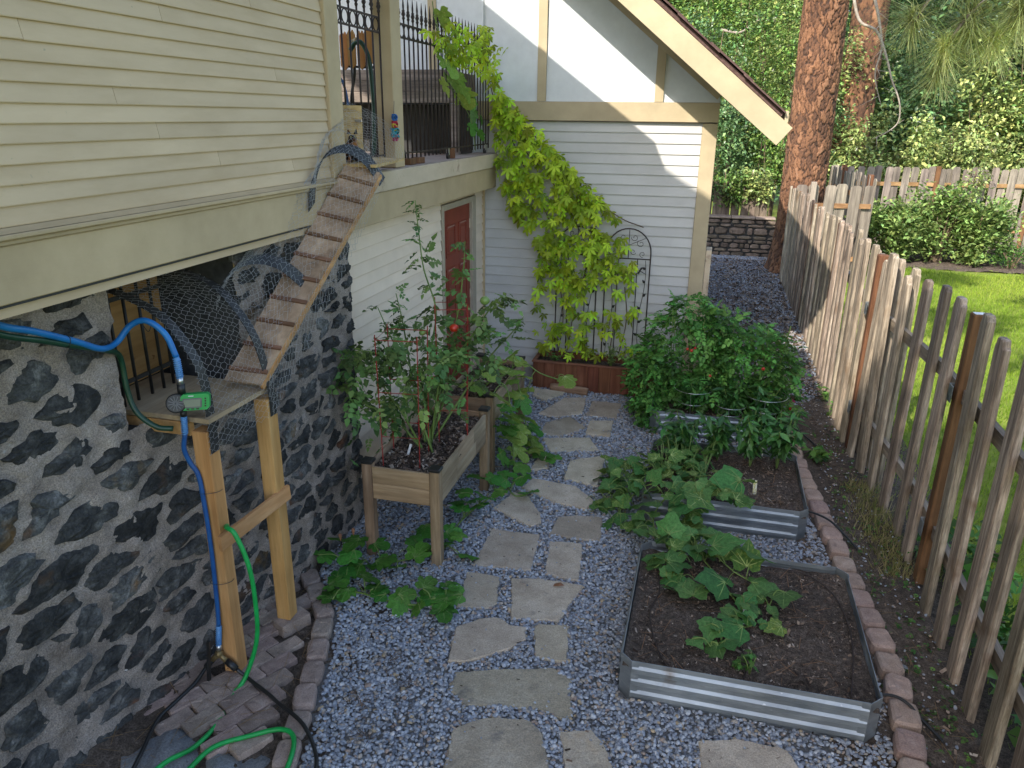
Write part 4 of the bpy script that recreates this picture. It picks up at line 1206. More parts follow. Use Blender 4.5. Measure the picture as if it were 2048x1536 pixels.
# chicken wire: hexagonal cells bent over the hoops
def wire_tunnel(sections, cell, rad, name='wire_mesh', jit=0.10, kind='stuff'):
    """sections: list of polylines; lofts a surface and lays a hexagonal net of thin wires on it"""
    SE = np.array([resample(s, 40) for s in sections])
    mid = SE[:, 20]
    ln = np.r_[0, np.cumsum(np.linalg.norm(np.diff(mid, axis=0), axis=1))]
    wid = np.mean([np.sum(np.linalg.norm(np.diff(s, axis=0), axis=1)) for s in SE])
    nu_ = max(3, int(ln[-1]/(cell*1.5/1.732))); nv_ = max(3, int(wid/cell))
    def P(i, j):
        # i along the tunnel (hex rows), j across
        a = min(max(i/nu_, 0), 1)*ln[-1]; b = min(max(j/nv_, 0), 1)*39
        si = min(len(ln)-2, int(np.searchsorted(ln, a, side='right')-1)); si = max(si, 0)
        f = (a-ln[si])/max(1e-6, ln[si+1]-ln[si])
        bi = min(38, int(b)); g = b-bi
        p = (SE[si, bi]*(1-g)+SE[si, bi+1]*g)*(1-f)+(SE[si+1, bi]*(1-g)+SE[si+1, bi+1]*g)*f
        return p
    segs = []
    pts = {}
    def gp(k):
        if k not in pts:
            i, j = k
            pts[k] = P(i, j)+NR.normal(0, cell*jit, 3)*np.array([1, 1, 1])
        return pts[k]
    # brick-like lattice squeezed to hexagons
    for i in range(nu_):
        for j in range(nv_):
            jj = j+(0.5 if i % 2 else 0)
            a = (i-1/6, jj); b = (i+1/6+0.0, jj)
            p0 = (round(i-0.17, 3), round(jj, 3)); p1 = (round(i+0.17, 3), round(jj, 3))
            segs.append((p0, p1))
            for dj in (-0.5, 0.5):
                q = (round(i+1-0.17, 3), round(jj+dj, 3))
                if -0.01 <= q[1] <= nv_+0.01: segs.append((p1, q))
    A = np.array([gp(s[0]) for s in segs]); B = np.array([gp(s[1]) for s in segs])
    d = B-A; L = np.linalg.norm(d, axis=1, keepdims=True); d = d/np.maximum(L, 1e-9)
    u = np.cross(d, [0.31, 0.52, 0.79]); u /= np.linalg.norm(u, axis=1, keepdims=True); w = np.cross(d, u)
    V = []
    for c in (A, B):
        for k in range(3):
            t = 2*math.pi*k/3
            V.append(c+(u*math.cos(t)+w*math.sin(t))*rad)
    V = np.stack(V, 1).reshape(-1, 3)
    base = (np.arange(len(A))*6)[:, None]
    F = np.concatenate([base+np.array([k, (k+1) % 3, 3+(k+1) % 3, 3+k]) for k in range(3)])
    o = link(name, np_mesh(name, V, [F]), MAT['wire'], cw, True)
    if kind: o['kind'] = kind
    return o
off = lambda H, dx=0, dy=0, dz=0: [p+Vector((dx, dy, dz)) for p in H]
Hs = off(H1, 0.004, -0.035, 0.004)
def blend(A, B, t, bulge=(0, 0, 0)):
    a = resample(A, 40); b = resample(B, 40)
    s = np.sin(np.linspace(0, math.pi, 40))[:, None]
    return a*(1-t)+b*t+s*np.array(bulge)
wire_tunnel([off(H1, .004, -.05, .004), off(H1, .004, 0, .004), blend(H1, H2, .5, (.01, 0, .012)), off(H2, .004, 0, .004), off(H2, .004, .04, .0)], 0.032, 0.00075)
H2b = arc([(-2.235,3.42,1.60),(-2.262,3.46,1.70),(-2.33,3.48,1.90),(-2.45,3.50,2.05),(-2.54,3.50,2.09),(-2.58,3.50,1.95)])
H3w = off(H3, .005, 0, .005)
H4w = off(H4, .005, 0, .006)
wire_tunnel([H2b, blend(H2b, H3w, .5, (.0, 0, -.02)), H3w], 0.032, 0.00075)
wire_tunnel([H3w, blend(H3w, H4w, .33, (.0, .0, .02)), blend(H3w, H4w, .66, (0.02, .0, .03)), H4w], 0.032, 0.0007)
H5 = arc([(-2.25,5.50,2.69),(-2.255,5.40,2.84),(-2.32,5.26,2.97),(-2.44,5.10,3.06),(-2.50,4.95,3.07),(-2.50,4.82,3.05)])
H4c = arc([(-2.12,4.76,2.68),(-2.17,4.74,2.76),(-2.25,4.66,2.86),(-2.32,4.56,2.90),(-2.335,4.44,2.86),(-2.335,4.30,2.72)])
wire_tunnel([H4c, blend(H4c, H5, .5, (.03, .02, .03)), H5], 0.034, 0.0007)
wire_tunnel([H4w, blend(H4w, H4c, .6, (.0, -.03, .05)), H4c], 0.034, 0.0007)
# mesh wrapped below the platform edge beside the ramp, loose ends
wire_tunnel([[(-2.235,3.42,1.42),(-2.24,3.40,1.62)], [(-2.20,3.70,1.66),(-2.215,3.66,1.86)], [(-2.14,4.2,2.10),(-2.17,4.15,2.27)], [(-2.08,4.62,2.50),(-2.10,4.62,2.66)]], 0.032, 0.0007)
osb = tag((lambda m: (m.bar((-2.405, 4.965, 2.692), (-2.405, 4.965, 3.05), .125, .014, (.5, -.86, 0)), m)[1])(MB()).build('backing_panel', MAT['osb']), 'upright pale strand board panel behind the cat at the top of the ramp', 'panel')
MB().box(-2.375, 4.945, 2.945, -2.335, 4.965, 2.96).build('latch', MAT['silver'], osb)

# plywood panel with the cat flap, and the black window bars in the recess
pp = empty('plywood_panel', (-2.99, 3.1, 1.58), 'orange plywood panel with a white cat flap behind the black bars', 'panel')
m = MB(); m.box(-3.02, 2.82, 1.582, -3.0, 3.60, 2.33); m.box(-3.0, 2.815, 1.582, -2.70, 2.83, 2.33); m.build('panel_board', MAT['ply_new'], pp)
fr = [(-2.990, 2.90+.115*(1+math.cos(t)*abs(math.cos(t))**-.35 if abs(math.cos(t)) > .01 else 1), 1.80+.115*math.sin(t)*(abs(math.sin(t))**-.35 if abs(math.sin(t)) > .01 else 1)) for t in np.linspace(0, 2*math.pi, 29)[:-1]]
m = MB(); m.tube(fr, .014, 6, closed=True); m.build('flap_frame', MAT['white_plastic'], pp, True)
m = MB(); m.add([(-2.996, p[1], p[2]) for p in fr], [tuple(range(len(fr)))]); m.build('cat_flap', MAT['flap'], pp)
gr = empty('window_bars', (-2.80, 3.1, 1.58), 'black iron window bars with spear tips standing on the plywood platform', 'grille')
for k, y in enumerate((2.872, 2.975, 3.075, 3.178, 3.27, 3.35)):
    top = 2.27 if k < 2 else 2.2
    m = MB(); m.tube([(-2.79, y, 1.582), (-2.79, y, top)], .0085, 6); m.tube([(-2.79, y, top-.01), (-2.79, y, top+.02), (-2.79, y, top+.07)], [.009, .016, .001], 6); m.build('bar', MAT['black_iron'], gr, True)
for z in (1.70, 2.13):
    m = MB(); m.bar((-2.79, 2.83, z), (-2.79, 3.40, z), .008, .022); m.build('rail', MAT['black_iron'], gr)

# ================================================================== HOSES, TIMER
def tubeobj(name, pts, r, mat, label, cat='hose', n=10, sub=8, group=None):
    m = MB(); m.tube(catmull(pts, sub), r, n); o = m.build(name, mat, None, True)
    return tag(o, label, cat, group)
bl = empty('blue_hose', (-2.5, 2.6, 2.0), 'blue hose looping over the wire tunnel down into the green water timer', 'hose')
BH = [(-2.50,1.98,2.345),(-2.53,2.17,2.235),(-2.53,2.30,2.18),(-2.55,2.507,2.079),(-2.57,2.66,2.0),(-2.615,2.80,1.985),(-2.575,2.86,2.055),(-2.50,2.88,2.078),(-2.425,2.90,2.015),(-2.385,2.905,1.904)]
m = MB(); m.tube(catmull(BH, 8), .0145, 10); m.build('hose_tube', MAT['hose_blue'], bl, True)
def coil(p0, p1, r, n, wr=.0025):
    p0 = Vector(p0); p1 = Vector(p1); d = (p1-p0); L = d.length; d.normalize(); u = d.orthogonal().normalized(); w = d.cross(u)
    return [p0+d*(L*i/(n*8))+(u*math.cos(i*math.pi/4)+w*math.sin(i*math.pi/4))*r for i in range(n*8+1)]
m = MB(); m.tube([(-2.385,2.905,1.904),(-2.386,2.91,1.80)], .0135, 8); m.tube(coil((-2.385,2.905,1.895),(-2.386,2.91,1.80),.0155,9), .003, 5); m.build('spring_guard', MAT['hose_coil'], bl, True)
m = MB(); m.tube([(-2.386,2.91,1.80),(-2.387,2.912,1.765)], .0155, 10); m.build('coupling', MAT['silver'], bl, True)
for p in ((-2.545,2.46,2.10), (-2.50,2.88,2.06)):
    m = MB(); m.tube([(p[0]+.02*math.cos(t), p[1]+.006*math.sin(2*t), p[2]-.008+.026*math.sin(t)) for t in np.linspace(0, 2*math.pi, 12)[:-1]], .0016, 5, closed=True); m.build('cable_tie', MAT['black_plastic'], bl)
bl2 = empty('blue_hose', (-2.4, 2.93, 1.0), 'dark blue hose tied down the near leg from the timer to the splitter', 'hose')
BV = [(-2.405,2.912,1.505),(-2.425,2.915,1.42),(-2.415,2.93,1.34),(-2.385,2.94,1.27),(-2.372,2.938,1.136),(-2.368,2.938,0.843),(-2.378,2.938,0.52),(-2.386,2.935,0.36)]
MAT['hose_navy'] = material('navy_hose', [(0.3, (0.008,0.06,0.22)), (0.7, (0.014,0.10,0.30))], scale=12, rough=0.42, bump=0, spec=0.5)
m = MB(); m.tube(catmull(BV, 8), .0125, 10); m.build('hose_tube', MAT['hose_navy'], bl2, True)
m = MB(); m.tube(coil((-2.398,2.912,1.60),(-2.405,2.912,1.505),.0145,9), .003, 5); m.tube([(-2.398,2.912,1.60),(-2.405,2.912,1.505)], .0125, 8); m.build('spring_guard', MAT['hose_coil'], bl2, True)
m = MB(); m.tube(coil((-2.386,2.935,0.36),(-2.40,2.93,0.235),.0145,9), .003, 5); m.tube([(-2.386,2.935,0.36),(-2.40,2.93,0.235)], .0125, 8); m.build('spring_guard', MAT['hose_coil'], bl2, True)
m = MB(); m.tube([(-2.40,2.93,0.235),(-2.402,2.93,0.20)], .0155, 10); m.build('coupling', MAT['silver'], bl2, True)
for z in (1.16, 0.62):
    m = MB(); m.tube([(-2.365+.062*math.cos(t), 2.985+.058*math.sin(t), z+.012*math.cos(t+1)) for t in np.linspace(0, 2*math.pi, 16)[:-1]], .0016, 5, closed=True); m.build('cable_tie', MAT['black_plastic'], bl2)
tubeobj('green_hose', [(-2.53,1.98,2.315),(-2.545,2.17,2.20),(-2.545,2.34,2.13),(-2.56,2.503,2.06),(-2.585,2.70,1.98),(-2.645,2.84,1.90),(-2.645,2.85,1.731),(-2.61,2.85,1.618),(-2.53,2.87,1.545),(-2.46,2.90,1.53)], .0135, MAT['hose_dark'],
        'dark green hose running beside the blue hose and drooping onto the platform')
gv = [(-2.345,3.06,0.925),(-2.30,2.99,0.955),(-2.262,2.955,0.972),(-2.215,2.945,0.945),(-2.160,2.945,0.774),(-2.146,2.945,0.56),(-2.170,2.95,0.30),(-2.235,2.90,0.075),(-2.262,2.80,0.024),(-2.222,2.633,0.020),(-2.216,2.43,0.05),(-2.245,2.26,0.11),(-2.28,2.10,0.09),(-2.22,2.05,0.06),
      (-2.145,2.25,0.075),(-2.118,2.44,0.062),(-1.995,2.562,0.05),(-1.863,2.630,0.062),(-1.770,2.600,0.066),(-1.712,2.46,0.06),(-1.69,2.25,0.05),(-1.72,2.0,.03)]
tubeobj('green_hose', gv, .0125, MAT['hose_green'], 'bright green hose hung over the wooden brace and looping on the ground below')
tm = empty('water_timer', (-2.39, 2.90, 1.65), 'round black water timer with a bright green display box on the near leg', 'timer')
m = MB(); m.tube([(-2.388,2.912,1.766),(-2.390,2.912,1.715)], .019, 12); m.tube([(-2.395,2.912,1.63),(-2.398,2.912,1.60)], .016, 12); m.build('inlet', MAT['black_plastic'], tm, True)
dn = Vector((0.42, -0.86, 0.28)).normalized(); du = dn.orthogonal().normalized(); dv = dn.cross(du)
dc = Vector((-2.405, 2.885, 1.675))
m = MB(); m.tube([dc-dn*.02, dc+dn*.014, dc+dn*.018], [.047, .047, .041], 20); m.build('dial', MAT['black_plastic'], tm)
for k in range(6):
    t = math.pi*k/6
    e = du*math.cos(t)+dv*math.sin(t)
    m = MB(); m.bar(dc+dn*.0195-e*.034, dc+dn*.0195+e*.034, .004, .003, dn); m.build('dial_rib', MAT['grey_plastic'], tm)
rx = Vector((1, 0.50, 0)).normalized(); rz_ = Vector((0.03, 0.14, 1)).normalized(); rn = rx.cross(rz_).normalized()
bc = dc + rx*.086 + rz_*.004
def panel(m, c, hw, hh, d0, d1, ch=.012):
    o8 = [(-hw+ch,-hh),(hw-ch,-hh),(hw,-hh+ch),(hw,hh-ch),(hw-ch,hh),(-hw+ch,hh),(-hw,hh-ch),(-hw,-hh+ch)]
    vs = [c+rx*a+rz_*b+rn*d for d in (d0, d1) for a, b in o8]
    m.add(vs, [tuple(range(8))[::-1], tuple(range(8, 16))]+[(i, (i+1) % 8, 8+(i+1) % 8, 8+i) for i in range(8)])
m = MB(); panel(m, bc, .066, .040, -.022, .016); m.build('display_box', MAT['timer_green'], tm)
m = MB(); panel(m, bc-rx*.012-rz_*.004, .044, .024, .0162, .018, .004); m.build('display_frame', MAT['grey_plastic'], tm)
m = MB(); panel(m, bc-rx*.012-rz_*.004, .037, .018, .0182, .0192, .002); m.build('display', MAT['lcd'], tm)
for k in range(4):
    m = MB(); panel(m, bc+rx*.048+rz_*(.016-.012*k), .0035, .0035, .0162, .0185, .001); m.build('button', MAT['black_plastic'], tm)
for k in range(3):
    m = MB(); panel(m, bc+rx*(-.032+.022*k)-rz_*.033, .007, .003, .0162, .018, .001); m.build('button', MAT['black_plastic'], tm)
m = MB(); panel(m, bc-rx*.018+rz_*.031, .012, .0022, .0162, .0166, .0004); m.build('logo', MAT['white_plastic'], tm)
sp = empty('hose_splitter', (-2.41, 2.94, 0.15), 'brass and black hose splitter at the foot of the near leg', 'splitter')
MAT['brass'] = material('old_brass', [(0.3, (0.18,0.13,0.06)), (0.7, (0.34,0.26,0.13))], scale=20, rough=0.5, bump=0.1, metallic=0.7)
m = MB(); m.ball((-2.405, 2.93, .175), .026, 10, 7); m.tube([(-2.405,2.93,.175),(-2.45,2.92,.13)], .016, 8); m.tube([(-2.405,2.93,.175),(-2.36,2.925,.14)], .016, 8); m.build('valve_body', MAT['brass'], sp, True)
m = MB(); m.tube([(-2.45,2.92,.13),(-2.475,2.90,.095)], .019, 10); m.tube([(-2.36,2.925,.14),(-2.30,2.92,.10)], .019, 10); m.build('connector', MAT['black_plastic'], sp, True)
tubeobj('drip_hose', [(-2.475,2.90,.095),(-2.485,2.80,.06),(-2.50,2.66,.055),(-2.50,2.52,.06),(-2.42,2.30,.07),(-2.36,2.1,.06)], .0105, MAT['black_plastic'], 'black drip hose running left from the splitter along the stone wall foot')
tubeobj('drip_hose', [(-2.30,2.92,.10),(-2.218,2.909,.06),(-2.06,2.84,.058),(-1.96,2.787,.06),(-1.85,2.735,.066),(-1.756,2.682,.06),(-1.66,2.60,.03),(-1.585,2.48,.028),(-1.55,2.30,.028)], .0105, MAT['black_plastic'], 'black drip hose crossing the brick patch onto the gravel')
m = MB(); m.bar((-2.445,2.86,0.0),(-2.40,2.855,.315),.016,.016,(0,1,0)); tag(m.build('stake', MAT['black_plastic']), 'short black plastic stake beside the hose splitter', 'stake')
tubeobj('drip_hose', [(1.04,3.60,.09),(1.10,3.62,.12),(1.18,3.63,.125),(1.25,3.615,.10),(1.305,3.585,.055),(1.37,3.50,.034),(1.39,3.46,.032)], .0085, MAT['black_plastic'], 'black drip hose leaving the nearest metal bed over the stone border')
tubeobj('drip_hose', [(.90,5.64,.12),(1.0,5.60,.125),(1.10,5.514,.12),(1.19,5.40,.08),(1.27,5.292,.036)], .0085, MAT['black_plastic'], 'black drip hose leaving the middle metal bed over the stone border')
tubeobj('drip_hose', [(.86,7.43,.10),(.95,7.44,.115),(1.06,7.40,.07),(1.19,7.19,.034)], .0085, MAT['black_plastic'], 'black drip hose leaving the farthest metal bed toward the fence')

# ================================================================== METAL BEDS
def corrug(m, p0, p1, h, nrm_, th=.003):
    p0 = Vector((*p0, 0)); p1 = Vector((*p1, 0)); n = Vector((*nrm_, 0))
    prof = [(0, 0), (.022, 0), (.036, .013), (.060, .013), (.074, 0), (.100, 0), (.114, .013), (.138, .013), (.152, 0), (.178, 0), (.192, .013), (.216, .013), (.230, 0), (h, 0)]
    k = len(prof); vs = []
    for p in (p0, p1):
        for z, o in prof: vs.append(p+n*o+Vector((0, 0, z)))
        for z, o in prof: vs.append(p+n*(o-th)+Vector((0, 0, z)))
    fs = []
    for i in range(k-1):
        fs.append((i, 2*k+i, 2*k+i+1, i+1)); fs.append((k+i, k+i+1, 3*k+i+1, 3*k+i))
    fs.append((k-1, 3*k-1, 4*k-1, 2*k-1))
    m.add(vs, fs)
def metal_bed(x0, x1, y0, y1, h, label, soil_z, cut=.062):
    root = empty('metal_bed', ((x0+x1)/2, (y0+y1)/2, 0), label, 'raised bed', 'corrugated metal raised beds')
    for p0, p1, n in (((x0+cut, y0), (x1-cut, y0), (0, -1)), ((x1, y0+cut), (x1, y1-cut), (1, 0)), ((x1-cut, y1), (x0+cut, y1), (0, 1)), ((x0, y1-cut), (x0, y0+cut), (-1, 0))):
        m = MB(); corrug(m, p0, p1, h, n); m.build('side_panel', MAT['galv'], root)
    for sx, sy, cx, cy in ((1, 1, x0, y0), (-1, 1, x1, y0), (-1, -1, x1, y1), (1, -1, x0, y1)):
        a = Vector((cx+sx*(cut+.035), cy-sy*.005, 0)); b = Vector((cx+sx*cut*.95, cy-sy*.006, 0)); c = Vector((cx-sx*.006, cy+sy*cut*.95, 0)); d = Vector((cx-sx*.005, cy+sy*(cut+.035), 0))
        inn = Vector((sx, sy, 0)).normalized()*.003
        vs = []
        for p in (a, b, c, d):
            vs += [p, p+Vector((0, 0, h+.002)), p+inn, p+inn+Vector((0, 0, h+.002))]
        fs = []
        for i in range(3):
            j = 4*i
            q = [(j, j+4, j+5, j+1), (j+2, j+3, j+7, j+6), (j+1, j+5, j+7, j+3)]
            fs += q
        m = MB(); m.add(vs, fs); m.build('corner_bracket', MAT['galv'], root)
        for z in (.05, .126, .204):
            p = a*.75+b*.25
            MB().ball((p.x, p.y-sy*.002, z), .0045, 6, 4).build('bolt', MAT['silver'], root)
            p = d*.75+c*.25
            MB().ball((p.x-sx*.002, p.y, z), .0045, 6, 4).build('bolt', MAT['silver'], root)
    bumpy('soil', x0+.008, x1-.008, y0+.008, y1-.008, 54, 54, soil_z, .008, MAT['bed_soil'], parent=root, kind='stuff')
    # wood chips and dry bits
    n = 4200
    ps = np.stack([NR.uniform(x0+.03, x1-.03, n), NR.uniform(y0+.03, y1-.03, n), NR.uniform(soil_z-.002, soil_z+.012, n)], 1)
    chip = ([(-.5,-.22,0),(.5,-.15,0),(.42,.2,.05),(-.4,.16,.08)], [(0,1,2,3)])
    cloud('wood_chips', chip, ps, NR.uniform(0, 6.3, n), NR.normal(0, .5, n), NR.normal(0, .5, n), NR.gamma(1.6, .0055, n)+.004, MAT['mulch'], root, kind='stuff')
    n = 150
    ps = np.stack([NR.uniform(x0+.08, x1-.08, n), NR.uniform(y0+.08, y1-.08, n), NR.uniform(soil_z+.004, soil_z+.018, n)], 1)
    cloud('pine_straw', ([(-.5,-.012,0),(.5,-.012,.02),(.5,.012,.02),(-.5,.012,0)], [(0,1,2,3)]), ps, NR.uniform(0, 6.3, n), NR.normal(0, .1, n), NR.normal(0, .1, n), NR.uniform(.05, .14, n), MAT['dead_leaf'], root, kind='stuff')
    return root
BED1 = metal_bed(-.243, 1.062, 3.375, 4.62, .258, 'nearest corrugated metal bed with mostly bare dark soil and a trailing cucumber', .205)
BED2 = metal_bed(-.31, .905, 5.34, 6.42, .258, 'middle corrugated metal bed half covered by cucumber and pepper leaves', .20)
BED3 = metal_bed(-.395, .85, 7.11, 8.05, .258, 'farthest corrugated metal bed under the big tomato bush', .20)
dl = [(-0.106,4.271,.222),(-0.092,4.084,.224),(-0.129,3.896,.222),(-0.103,3.705,.224),(-0.052,3.536,.222),(0.002,3.42,.222)]
def drip(pts, root): m = MB(); m.tube(catmull(pts, 6), .0042, 6); m.build('drip_line', MAT['rust_iron'], root, True)
drip(dl, BED1); drip([(.53,4.56,.226),(.762,4.552,.228),(.887,4.468,.226),(.968,4.304,.226),(.998,4.04,.226),(.984,3.792,.226),(.924,3.439,.224)], BED1)
drip([(.36,3.75,.226),(.404,3.618,.226),(.41,3.508,.226),(.395,3.429,.224)], BED1)

def plant_label(loc, rz, tilt, label, mat='white_plastic', h=.085, w=.02):
    m = MB(); M = Matrix.Translation(loc) @ Euler((tilt, 0, rz)).to_matrix().to_4x4()
    pr = [(-w/2,.02-.03),(0,-.05),(w/2,-.01),(w/2,h),(-w/2,h)]
    vs = [M @ Vector((x, y, z)) for y in (-.001, .001) for x, z in pr]
    m.add(vs, [(0,1,2,3,4), (9,8,7,6,5)]+[(i, i+5, (i+1) % 5+5, (i+1) % 5) for i in range(5)])
    tag(m.build('plant_label', MAT[mat]), label, 'plant label', 'white plant labels')
MAT['label_yellow'] = material('printed_label', [(0.40, (0.62,0.62,0.55)), (0.5, (0.5,0.45,0.08)), (0.6, (0.62,0.62,0.55))], scale=60, rough=0.5, bump=0)
plant_label((.415,3.944,.215), .25, -.35, 'blank white plant label in the nearest metal bed beside the cucumber')
plant_label((.54,5.67,.21), .1, -.25, 'plant label with a yellow print in the middle metal bed soil', 'label_yellow', .095, .03)
plant_label((-1.97,4.66,.66), -.3, -.5, 'white plant label leaning in the front cedar planter soil')
plant_label((-1.98,6.62,.66), .1, -.25, 'white plant label in the rear cedar planter')
plant_label((-2.43,3.56,.05), .6, -.7, 'white plant label lying against the stone wall behind the far leg')
plant_label((-.02,6.30,.30), .1, -.1, 'white plant label among pepper stems, left of the pair')
plant_label((.62,6.28,.30), .1, -.1, 'white plant label among pepper stems, right of the pair')

# ================================================================== CEDAR PLANTERS
def cedar_planter(x0, x1, y0, y1, h, label):
    root = empty('raised_planter', ((x0+x1)/2, (y0+y1)/2, 0), label, 'raised planter', 'cedar planters on legs')
    for ax, sx in ((x0, 1), (x1, -1)):
        for ay, sy in ((y0, 1), (y1, -1)):
            m = MB(); m.cbox(min(ax, ax+sx*.072), min(ay, ay+sy*.072), -.01, max(ax, ax+sx*.072), max(ay, ay+sy*.072), h-.002, .005)
            lg = m.build('leg', MAT['cedar_z'], root)
            m = MB(); m.cbox(min(ax, ax+sx*.072)-.006, min(ay, ay+sy*.072)-.006, h, max(ax, ax+sx*.072)+.006, max(ay, ay+sy*.072)+.006, h+.024, .005); m.build('cap', MAT['black_plastic'], lg)
    zt = h-.022; b = .122
    for k in range(2):
        za = zt-(k+1)*b+.001; zb = zt-k*b-.001
        for yy in (y0+.014, y1-.034):
            m = MB(); m.cbox(x0+.0725, yy, za, x1-.0725, yy+.02, zb, .002); m.build('end_board', MAT['cedar_x'], root)
        for xx in (x0+.014, x1-.034):
            # each side board is made of jointed lengths of different shade
            cuts = [y0+.0725, y0+.0725+(y1-y0-.145)*RND.uniform(.3, .42), y0+.0725+(y1-y0-.145)*RND.uniform(.6, .75), y1-.0725]
            for p, q in zip(cuts[:-1], cuts[1:]):
                m = MB(); m.cbox(xx, p+.0003, za, xx+.02, q-.0003, zb, .0015); m.build('side_board', MAT['cedar_y'], root)
    bumpy('soil', x0+.034, x1-.034, y0+.034, y1-.034, 30, 50, h-.075, .008, MAT['bed_soil'], parent=root, kind='stuff')
    n = 2400
    ps = np.stack([NR.uniform(x0+.04, x1-.04, n), NR.uniform(y0+.04, y1-.04, n), NR.uniform(h-.075, h-.058, n)], 1)
    chip = ([(-.5,-.25,0),(.5,-.18,0),(.42,.24,.06),(-.4,.2,.08)], [(0,1,2,3)])
    cloud('wood_chips', chip, ps, NR.uniform(0, 6.3, n), NR.normal(0, .5, n), NR.normal(0, .5, n), NR.gamma(2.0, .009, n)+.006, MAT['mulch'], root, kind='stuff')
    return root
cedar_planter(-2.165, -1.60, 4.30, 5.53, .735, 'front cedar planter on four legs holding a caged tomato plant')
cedar_planter(-2.125, -1.645, 5.78, 6.93, .735, 'rear cedar planter on four legs with pale squash leaves spilling over')

pb = empty('planter_box', (-1.2, 8.28, 0), 'long red brown stained planter box against the house wall under the trellises', 'planter box')
x0, x1, y0, y1, h = -1.835, -.42, 8.13, 8.46, .335
n = 11
for k in range(n):
    a = x0+(x1-x0)*k/n; b = x0+(x1-x0)*(k+1)/n
    m = MB(); m.cbox(a+.0008, y0, .018, b-.0008, y0+.018, h-.022, .0025); m.build('front_board', MAT['redwood'], pb)
m = MB(); m.box(x0, y0+.019, .018, x0+.018, y1, h-.022); m.box(x1-.018, y0+.019, .018, x1, y1, h-.022); m.box(x0+.0185, y1-.018, .018, x1-.0185, y1, h+.03); m.build('side_boards', MAT['redwood'], pb)
m = MB(); m.cbox(x0-.012, y0-.014, h-.020, x1+.012, y0+.036, h, .004); m.build('rim', MAT['redwood_x'], pb)
m = MB(); m.cbox(x0-.012, y0+.037, h-.020, x0+.03, y1, h, .004); m.build('rim', MAT['redwood_x'], pb)
m = MB(); m.cbox(x0-.006, y0-.012, .0, x1+.006, y0+.03, .017, .003); m.build('base_trim', MAT['redwood_x'], pb)
bumpy('soil', x0+.02, x1-.02, y0+.03, y1-.02, 60, 16, h-.05, .008, MAT['bed_soil'], parent=pb, kind='stuff')
m = MB(); m.tube([(-1.60,8.055,.052),(-1.56,8.05,.054),(-1.40,8.032,.053),(-1.19,8.01,.052),(-1.165,8.008,.05)], [.045,.050,.052,.05,.046], 14); tag(m.build('log', MAT['log'], None, True), 'short brown log lying at the foot of the stained planter box', 'log')

